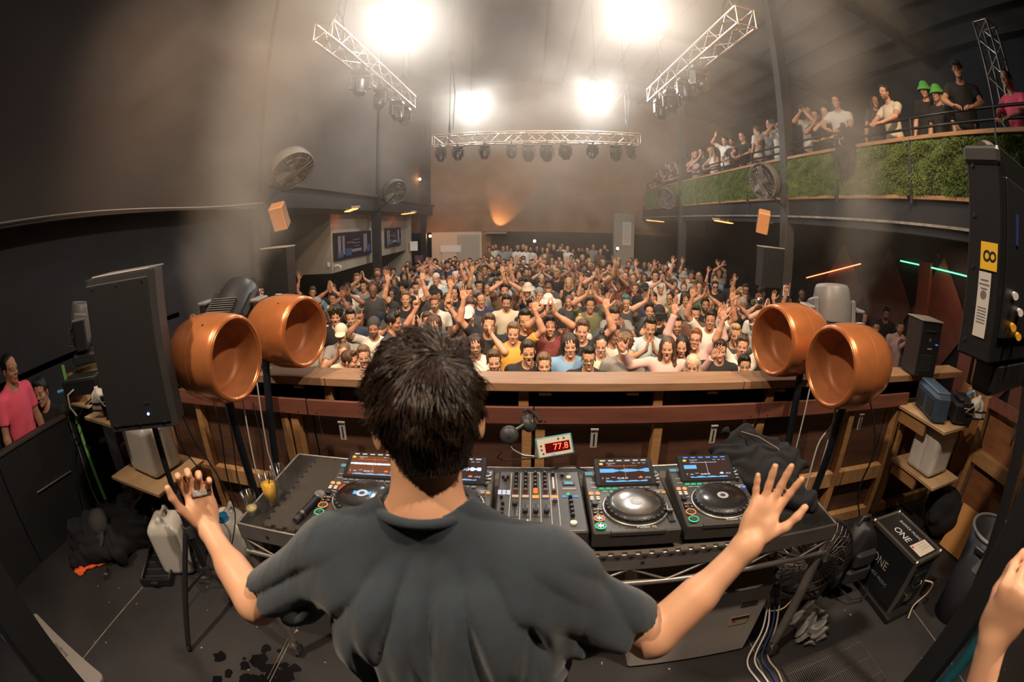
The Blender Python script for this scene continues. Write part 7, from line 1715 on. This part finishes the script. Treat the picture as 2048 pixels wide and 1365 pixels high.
# ---- people left of the booth beyond the black partition
person(-4.05, 1.55, HF + .62, math.radians(-75), 'down', 'm', 0.0, 'tee', 1.0, 'buzz', 'black', 2, 'bright pink', 'man in a bright pink vest standing beyond the left partition at the picture edge', 'people beyond the left partition')
person(-4.15, 1.95, HF + .33, math.radians(-150), 'down', 'm', 0.0, 'tee', .98, 'short', 'black', 2, 'black', 'dark-haired man in black looking down beyond the left partition', 'people beyond the left partition')
sbox('floor_side_step', (-4.5, .8, HF), (-3.72, 2.4, HF + .33), black)
# ------------------------------------------------------------------ roof trusses, lamps, fans, heaters, speakers and the far walls
pinkalu = mat('truss_tube', (.72, .58, .50), .32, .9)
tl = box_truss('lighting_truss', 'left roof truss running away from the booth', (-2.85, 5.75, 5.05), (-2.75, 10.45, 5.05), .29, 14, pinkalu, None, group='roof trusses')
tr = box_truss('lighting_truss', 'right roof truss running away from the booth', (2.92, 5.35, 5.15), (2.82, 10.1, 5.15), .29, 14, pinkalu, None, group='roof trusses')
tc_ = box_truss('lighting_truss', 'cross truss carrying ten lamps over the middle of the crowd', (-2.42, 11.75, 4.28), (2.85, 11.75, 4.38), .27, 18, pinkalu, None, group='roof trusses')
def hoist(x, y, z, lab):
    t = empty('chain_hoist', (x, y, z), 0, lab, 'hoist', 'chain hoists above the trusses')
    H_ = roofz(x) - z
    MB().cyl((0, 0, .15), (0, 0, H_), .008, n=6).build('chain', [darksteel], t); MB().box((0, 0, H_ * .62), (.16, .14, .26), None, 0, .03).build('motor', [plastic2], t)
    ax = (1, 0) if z > 5 else (0, 1)
    for q in (-1, 1): MB().tube([(0, 0, .42), (q * .10 * ax[0], q * .10 * ax[1], .2), (q * .14 * ax[0], q * .14 * ax[1], -.03), (q * .15 * ax[0], q * .15 * ax[1], -.3)], .012, 6).build('sling', [plastic], t)
    MB().tube([(.03, .02, H_ * .55), (.12, .05, H_ * .3), (.08, .03, .15)], .010, 6).build('power_lead', [plastic], t)
for a in ((-2.85, 6.2, 5.2, 'near end of the left truss'), (-2.77, 9.9, 5.2, 'far end of the left truss'), (2.90, 5.8, 5.3, 'near end of the right truss'), (2.83, 9.6, 5.3, 'far end of the right truss'), (-2.0, 11.75, 4.42, 'left end of the cross truss'), (2.5, 11.75, 4.5, 'right end of the cross truss')): hoist(a[0], a[1], a[2], 'chain hoist above the ' + a[3])
nm = ['first', 'second', 'third', 'fourth', 'fifth', 'sixth', 'seventh', 'eighth', 'ninth', 'tenth']
for i, (y, dx, tl_, k) in enumerate(((7.3, -.05, 2.9, 1.0), (8.5, .0, 2.6, .95), (9.6, .0, 2.9, .95), (10.2, .12, 2.5, .95))):
    mover('%s moving head lamp from the near end of the left truss' % nm[i], (-2.80, y, 4.863), 0, tl_, k, None, True, pan=math.radians([20, -30, 60, 30][i]), group='lamps on the left truss', beam=(i == 0))
for i, (y, dx, tl_, k) in enumerate(((7.3, .0, 2.2, 1.05), (8.0, .12, 3.0, .95), (8.9, .0, 2.8, 1.0), (9.7, .0, 3.1, .95))):
    mover('%s moving head lamp from the near end of the right truss' % nm[i], (2.87, y, 4.963), 0, tl_, k, None, True, pan=math.radians([35, 0, -40, 15][i]), group='lamps on the right truss', beam=(i == 0))
for i, x in enumerate((-2.22, -1.78, -1.10, -.42, 0.0, .46, .93, 1.62, 2.22, 2.62)):
    mover('%s lamp from the left on the cross truss' % nm[i], (x, 11.75, 4.108 + (x + 2.42) * .019), 0, [2.9, 3.0, 3.1, 2.9, 2.7, 2.6, 2.8, 2.9, 2.8, 2.2][i], [.8, .8, .8, .8, 1.0, 1.0, .9, .8, .9, .8][i], None, True, group='lamps on the cross truss', pan=math.radians([0, 20, 0, 10, 180, 170, 150, -30, 160, 40][i]), clamp=.135, along_x=True)
bulb = emat('lamp_glow', (1.0, .95, .86), 60)
for i, p in enumerate(CEIL_LAMPS):
    t = empty('ceiling_lamp', (p[0], p[1], p[2]), 0, 'bright round ceiling lamp glowing in the haze, ' + ['far left of the four', 'far right of the four', 'near left, cut by the top edge', 'near right, cut by the top edge'][i], 'ceiling lamp', 'bright ceiling lamps')
    MB().lathe([(0, .10), (.06, .10), (.08, .02), (.17, -.10), (.165, -.10), (.07, .01), (0, .01)], 28).build('reflector', [darksteel], t)
    MB().sphere((0, 0, -.08), .10 if i < 2 else .14, 20, 12).build('glowing_bulb', [bulb], t)
    MB().cyl((0, 0, .10), (0, 0, roofz(p[0]) - p[2]), .01, n=6).build('drop_rod', [darksteel], t)
# wall fans
fang = mat('fan_guard_grey', (.20, .175, .16), .5, .3)
def wall_fan(lab, x, y, z, aim, side):
    t, F = cage_fan('wall_fan', lab, (x, y, z), aim, .36, 'fan', 'drum fans on the columns', True, .20, fang, n=24)
    MB().tube([(0, 0, -.05), (side * .25, -.02, -.28), (side * .50, .0, -.42), (side * .58, .0, -.42)], .022, 8).build('bracket', [darksteel], t)
wall_fan('drum fan on the near left column', -3.62, 6.55, 3.06, (.55, -.35, -.62), -1)
wall_fan('drum fan on the middle left column', -3.62, 12.45, 3.02, (.62, -.5, -.4), -1)
wall_fan('large drum fan on the near right column', 4.42, 8.0, 3.12, (-.85, -.25, -.25), 1)
wall_fan('drum fan on the far right column', 4.42, 14.6, 3.05, (-.7, -.5, -.4), 1)
# box speakers and wedges fixed to the near columns
orange_box = mat('orange_box_lacquer', (.80, .36, .14), .35, coat=.2)
def boxsp(lab, loc, rot, s):
    t = empty('wall_speaker', loc, 0, lab, 'speaker', 'orange box speakers on the near columns', rot)
    MB().box((0, 0, 0), s, None, 0, .015).build('box', [orange_box], t); MB().box((0, s[1] / 2 + .005, 0), (s[0] * .86, .012, s[2] * .9), None, 0, .004).build('cloth_front', [mat('brown_speaker_cloth', (.30, .16, .09), .8) if 'brown_speaker_cloth' not in MATS else MATS['brown_speaker_cloth']], t)
    MB().tube([(0, -s[1] / 2, 0), (0, -s[1] / 2 - .08, .02)], .02, 8).build('bracket', [darksteel], t)
boxsp('bright orange box speaker on the near left column', (-3.92, 6.60, 2.36), (math.radians(8), math.radians(28), math.radians(-75)), (.24, .24, .42))
boxsp('dull orange box speaker on the near right column', (4.56, 8.20, 2.36), (math.radians(8), math.radians(-24), math.radians(60)), (.24, .24, .44))
def colspk(lab, x, y, z, h):
    t = empty('column_speaker', (x, y, z), 0, lab, 'speaker', 'black speakers on the near columns')
    MB().poly([(-.24, -.22), (.24, -.22), (.16, .2), (-.16, .2)], h).build('cabinet', [mv_dark], t, (0, 0, -h / 2)); MB().poly([(-.25, -.23), (.25, -.23), (.17, .21), (-.17, .21)], .02).build('pale_top', [mat('pale_speaker_top', (.42, .36, .30), .6) if 'pale_speaker_top' not in MATS else MATS['pale_speaker_top']], t, (0, 0, .011))
colspk('black speaker with a pale top hung on the near left column', -3.86, 6.50, 1.86, .75); colspk('black speaker with a marked pale top hung beside the near right column', 4.62, 8.05, 1.87, .75)
# glowing heaters
heat = emat('heater_glow', (1.0, .22, .05), 7)
def heater(lab, x, y, z, n, rz=0):
    t = empty('strip_heater', (x, y, z), rz, lab, 'heater', 'glowing strip heaters under the ledges')
    for i in range(n):
        b = MB().box((0, (i - (n - 1) / 2) * .78, .03), (.20, .68, .05), None, 0, .01).build('hood', [mat('heater_hood', (.30, .24, .19), .5) if 'heater_hood' not in MATS else MATS['heater_hood']], t)
        MB().box((0, (i - (n - 1) / 2) * .78, -.003), (.12, .58, .02)).build('glowing_bar', [heat], b)
heater('pair of glowing heaters under the left ledge nearest the booth', -3.95, 9.9, 2.50, 2, math.radians(30)); heater('small pair of glowing heaters farther along the left ledge', -4.0, 15.2, 2.50, 2, math.radians(30))
heater('pair of glowing heaters under the balcony left of the orange box speaker', 4.75, 10.6, 2.34, 2, math.radians(-40)); heater('distant pair of glowing heaters at the far end of the balcony', 4.75, 17.0, 2.34, 2, math.radians(-40))
for i, (x, y, z, lab) in enumerate(((-4.15, 17.6, 3.9, 'small orange lamp high on the far left wall'), (-4.05, 19.0, 1.62, 'small warm lamp beside the far left column'))):
    t = empty('wall_lamp', (x, y, z), 0, lab, 'wall lamp'); MB().sphere((0, 0, 0), .055, 12, 8).build('bulb', [emat('orange_bulb', (1, .35, .10), 25)], t); MB().box((-.05, .03, 0), (.06, .05, .10)).build('bracket', [darksteel], t)
    lamp('POINT', 'wall_lamp_light', (x + .12, y - .05, z), 12, (1, .40, .15), None, .05)
lamp('SPOT', 'uplighter', (-1.35, 19.55, 1.75), 110, (1.0, .55, .25), (-1.1, 20.0, 2.6), .05, 70, .5)
o = MB().box((-1.35, 19.72, 1.70), (.9, .58, .06)).build('light_ledge', greywall); tag(o, 'narrow ledge hiding the orange uplighter on the back wall', 'ledge')
sc_m = [emat('tv_dark', (.028, .018, .030), .5), emat('tv_blue', (.045, .075, .12), .6), emat('tv_white', (.30, .22, .21), .45), emat('tv_text', (.22, .15, .12), .4)]
def tvset(lab, x, y0, z0, w_, h_):
    t = empty('television', (x, y0, z0), 0, lab, 'television', 'televisions on the bulkheads'); MB().box((0, w_ / 2, h_ / 2), (.05, w_ + .04, h_ + .04), None, 0, .006).build('casing', [plastic], t); s = MB().box((.027, w_ / 2, h_ / 2), (.003, w_, h_)).build('screen', [sc_m[0]], t)
    for i, (y, z, a, b, m_) in enumerate(((.10, .5, .07, .8, 2), (.20, .52, .06, .75, 2), (.33, .22, .16, .3, 1), (.38, .6, .18, .06, 3), (.55, .7, .20, .05, 3), (.55, .55, .22, .05, 3), (.55, .25, .28, .12, 2), (.78, .5, .05, .8, 2), (.84, .55, .05, .7, 2), (.90, .25, .12, .3, 1), (.55, .42, .18, .04, 3), (.12, .15, .14, .2, 1))):
        MB().box((.0292, y * w_, z * h_), (.001, a * w_, b * h_)).build('picture_block', [sc_m[m_]], s)
tvset('wide television with blue and white panels on the near bulkhead', -4.49, 10.12, 1.36, 2.6, .62); tvset('dim television on the farther bulkhead', -4.59, 14.5, 1.42, 1.8, .6)
cm = empty('security_camera', (-4.47, 10.2, 1.22), 0, 'white security camera below the television', 'camera'); MB().cyl((0, 0, 0), (.12, -.06, -.02), .035, n=12).box((-.03, 0, 0), (.05, .05, .05)).build('body', [white], cm)
o = MB().box((-4.60, 9.985, 1.27), (.07, .03, .12), None, 0, .01).build('alarm_sensor', white); tag(o, 'small white alarm sensor on the bulkhead corner', 'sensor')
o = MB().box((-3.9, 19.93, 1.45), (.0, .0, .0)) if False else None
o = MB().box((-4.30, 17.15, 1.30), (.30, .08, .36), None, 0, .01).build('wall_heater_box', white); tag(o, 'white box unit on the far left corner wall', 'wall unit')
# back wall: doors, notices, counter
for i, (x0, x1, z0, z1, m_, lab, cat) in enumerate(((-3.75, -3.1, HF, 1.1, palewall, None, None), (-3.05, -2.1, HF, 1.62, mat('pale_door', (.42, .37, .32), .7), None, None))):
    struct('door_%d' % (i + 1), MB().box(((x0 + x1) / 2, 19.97, (z0 + z1) / 2), (x1 - x0, .05, z1 - z0), None, 0, .01), m_)
o = MB().box((-3.35, 19.93, 1.02), (.9, .01, .30)).build('notices', white); tag(o, 'row of white paper notices beside the far doorway', 'notice')
o = MB().box((3.98, 18.58, 1.78), (.36, .02, .95)).build('notice_board', mat('notice_white', (.55, .50, .45), .6)); tag(o, 'tall white notice board on the far pillar', 'notice board')
for i in range(9): MB().box((3.98, 18.568, 2.14 - i * .085), (.26, .002, .012)).build('text_line', [MATS['grey_logo']], o)
ctn = empty('bar_counter', (1.2, 17.5, HF), 0, 'long dark red bar counter at the back of the hall', 'counter'); MB().box((0, 0, .60), (5.3, .10, 1.20), None, 0, .01).build('front', [mat('dark_red_panel', (.13, .045, .038), .6)], ctn); MB().box((0, .1, 1.23), (5.4, .36, .05), None, 0, .01).build('top', [steel], ctn)
o = MB().box((-4.1, 17.12, .75), (.32, .03, .40)).build('purple_door_sign', mat('purple_panel', (.10, .03, .07), .6)); tag(o, 'dark purple panel beside the far left column', 'panel')
# red 'no smoking' style signs
def sign(lab, loc, rz, s):
    t = empty('warning_sign', loc, rz, lab, 'sign', 'round prohibition signs'); MB().box((0, 0, 0), (s, .006, s * 1.3), None, 0, .002).build('plate', [white], t); MB().torus((0, -.006, .03), s * .36, s * .05, 24, 6, frame((0, 1, 0))).bar((-s * .22, -.006, .03 + s * .22), (s * .22, -.006, .03 - s * .22), .012, .006).build('red_ring', [mat('sign_red', (.55, .04, .03), .5) if 'sign_red' not in MATS else MATS['sign_red']], t)
    MB().box((0, -.004, .03), (s * .4, .003, s * .08)).build('black_symbol', [plastic], t)
p = ony(1572, 582, 7.8); sign('white prohibition sign with a red ring on the near right column', (4.98, 7.83, p.z), 0, .16); sign('white prohibition sign behind the left copper speaker', (-4.2, 6.40, 1.12), 0, .17)
# light strips and diamonds under the balcony
def strip(lab, a, b, m_):
    t = MB().cyl(a, b, .014, n=8).build('light_strip', m_); tag(t, lab, 'light strip')
strip('orange glowing light strip slanting under the balcony', onx(1613, 556, 7.9), onx(1721, 528, 7.9), emat('orange_tube', (1.0, .20, .07), 5)); strip('green glowing light strip under the balcony', onx(1801, 522, 7.9), onx(1934, 553, 7.9), emat('green_tube', (.12, .85, .35), 3))
dm = mat('diamond_panel', (.20, .085, .06), .7, noise=.3, nscale=3)
for i, y in enumerate((4.2, 6.0, 7.8, 9.6)):
    o = MB().poly([(-.9, 0), (0, 1.2), (.9, 0), (0, -1.2)], .03, frame((1, 0, 0), (0, 1, 0))).build('diamond_panel', dm, None, (7.96, y, 1.0)); tag(o, 'reddish diamond wall panel under the balcony, %s from the booth' % nm[i], 'wall panel', 'diamond panels under the balcony')
for i, y in enumerate((3.5, 5.0, 6.5)): o = MB().box((7.9, y, 0.6), (.1, .35, 2.9)).build('wall_pilaster', mat('rust_pilaster', (.26, .10, .07), .7) if i == 0 else MATS['rust_pilaster']); tag(o, 'rust-coloured upright panel on the wall under the balcony, %s from the booth' % nm[i], 'wall panel', 'rust uprights under the balcony')
lamp('AREA', 'under_balcony_glow', (7.2, 5.2, 2.3), 10, (1, .45, .3), (7.9, 5.2, 0), .6)
# ceiling speaker cable bundle on the left ledge
cable('thin cable with pale ties running along the left ledge', [(-4.16, -1, 2.56), (-4.15, 1.0, 2.555), (-4.16, 3.0, 2.56), (-4.14, 5.0, 2.54), (-4.10, 6.4, 2.60)], .008, mat('ledge_cable', (.30, .26, .22), .5))
for i, (x, y, w_) in enumerate(((3.2, 20, 0),)): pass
# phones held up in the crowd
phm = emat('phone_torch', (1.0, .95, .85), 30)
for i, (px, py, Y, lab) in enumerate(((1234, 500, 17.0, 'tiny phone torch at the back bar'), (1068, 485, 17.2, 'tiny white phone light above the back bar'))):
    q = ony(px, py, Y); t = empty('phone', q, 0, lab, 'phone', 'phones with torches on'); MB().box((0, 0, 0), (.075, .009, .15), None, 0, .004).build('handset', [plastic], t); MB().sphere((.02, -.012, .05), .014 + .002 * Y, 10, 6).build('torch_light', [phm], t)
# ------------------------------------------------------------------ haze: one slab of stage smoke filling the hall, denser in billows and two rising plumes
def haze():
    m = bpy.data.materials.new('stage_haze'); m.use_nodes = True; nt = m.node_tree; N = nt.nodes; L = nt.links
    N.remove(N['Principled BSDF'])
    geo = N.new('ShaderNodeNewGeometry'); P = geo.outputs['Position']
    def mth(op, a, b=None, c=None):
        n = N.new('ShaderNodeMath'); n.operation = op
        for i, v in enumerate((a, b, c)):
            if v is None: continue
            if isinstance(v, (int, float)): n.inputs[i].default_value = v
            else: L.new(v, n.inputs[i])
        return n.outputs[0]
    sep = N.new('ShaderNodeSeparateXYZ'); L.new(P, sep.inputs[0]); X, Y, Z = sep.outputs
    mp = N.new('ShaderNodeMapping'); L.new(P, mp.inputs[0]); mp.inputs['Scale'].default_value = (.42, .30, .50)
    mp.inputs['Location'].default_value = (3.1, .4, 1.7)
    n1 = N.new('ShaderNodeTexNoise'); L.new(mp.outputs[0], n1.inputs['Vector']); n1.inputs['Scale'].default_value = 1.0
    n1.inputs['Detail'].default_value = 4; n1.inputs['Roughness'].default_value = .55; n1.inputs['Distortion'].default_value = .6
    bil = N.new('ShaderNodeMapRange'); L.new(n1.outputs['Fac'], bil.inputs[0])
    bil.inputs[1].default_value = .45; bil.inputs[2].default_value = .68; bil.inputs[3].default_value = .07; bil.inputs[4].default_value = 1.0
    hz = N.new('ShaderNodeMapRange'); L.new(Z, hz.inputs[0]); hz.inputs[1].default_value = 1.2; hz.inputs[2].default_value = 4.2
    hz.inputs[3].default_value = HAZE_LOW; hz.inputs[4].default_value = HAZE_HIGH; hz.interpolation_type = 'SMOOTHSTEP'
    d = mth('MULTIPLY', bil.outputs[0], hz.outputs[0])
    def plume(x0, y0, z0, x1, y1, z1, r0, r1, dens):
        t = mth('DIVIDE', mth('SUBTRACT', Z, z0), z1 - z0)
        wob = mth('MULTIPLY', mth('SUBTRACT', n1.outputs['Fac'], .5), 2.2)
        cx = mth('ADD', mth('MULTIPLY_ADD', t, x1 - x0, x0), wob); cy = mth('MULTIPLY_ADD', t, y1 - y0, y0)
        dx = mth('SUBTRACT', X, cx); dy = mth('SUBTRACT', Y, cy)
        r = mth('SQRT', mth('ADD', mth('MULTIPLY', dx, dx), mth('MULTIPLY', dy, dy)))
        q = mth('DIVIDE', r, mth('MULTIPLY_ADD', t, r1 - r0, r0))
        g = N.new('ShaderNodeMapRange'); L.new(q, g.inputs[0]); g.interpolation_type = 'SMOOTHSTEP'
        g.inputs[1].default_value = 1.0; g.inputs[2].default_value = .15; g.inputs[3].default_value = 0; g.inputs[4].default_value = dens
        on = mth('GREATER_THAN', t, 0.0)
        fade = mth('MULTIPLY', mth('MULTIPLY', g.outputs[0], on), mth('MINIMUM', mth('MULTIPLY_ADD', t, -.45, 1.0), 1.0))
        return mth('MULTIPLY', mth('MAXIMUM', fade, 0.0), mth('ADD', bil.outputs[0], .35))
    d = mth('ADD', d, plume(-3.55, 4.3, 1.0, -2.3, 5.4, 6.5, .38, 1.9, 1.1))
    d = mth('ADD', d, plume(4.35, 4.6, 1.0, 4.7, 6.2, 6.5, .35, 1.3, .7))
    for (lx, ly, lz) in CEIL_LAMPS:      # extra smoke added round each lamp to strengthen its glow
        dx, dy, dz = mth('SUBTRACT', X, lx), mth('SUBTRACT', Y, ly), mth('SUBTRACT', Z, lz - .25)
        r = mth('SQRT', mth('ADD', mth('ADD', mth('MULTIPLY', dx, dx), mth('MULTIPLY', dy, dy)), mth('MULTIPLY', dz, dz)))
        g = N.new('ShaderNodeMapRange'); L.new(r, g.inputs[0]); g.interpolation_type = 'SMOOTHSTEP'
        g.inputs[1].default_value = 1.9; g.inputs[2].default_value = .1; g.inputs[3].default_value = 0; g.inputs[4].default_value = .42
        d = mth('ADD', d, mth('MULTIPLY', g.outputs[0], mth('ADD', bil.outputs[0], .30)))
    vs = N.new('ShaderNodeVolumeScatter'); vs.inputs['Color'].default_value = (.92, .82, .73, 1); vs.inputs['Anisotropy'].default_value = .1
    L.new(d, vs.inputs['Density']); L.new(vs.outputs[0], N['Material Output'].inputs['Volume'])
    b = MB().box((2.0, 11.6, 4.65), (12.9, 17.0, 7.9)); o = b.build('haze', m)
    tag(o, None, None, None, 'stuff'); o['label'] = 'brown stage haze drifting under the roof above the crowd'; o['category'] = 'haze'
    o.data.update(); return o
HAZE_LOW, HAZE_HIGH = .010, .105
haze()
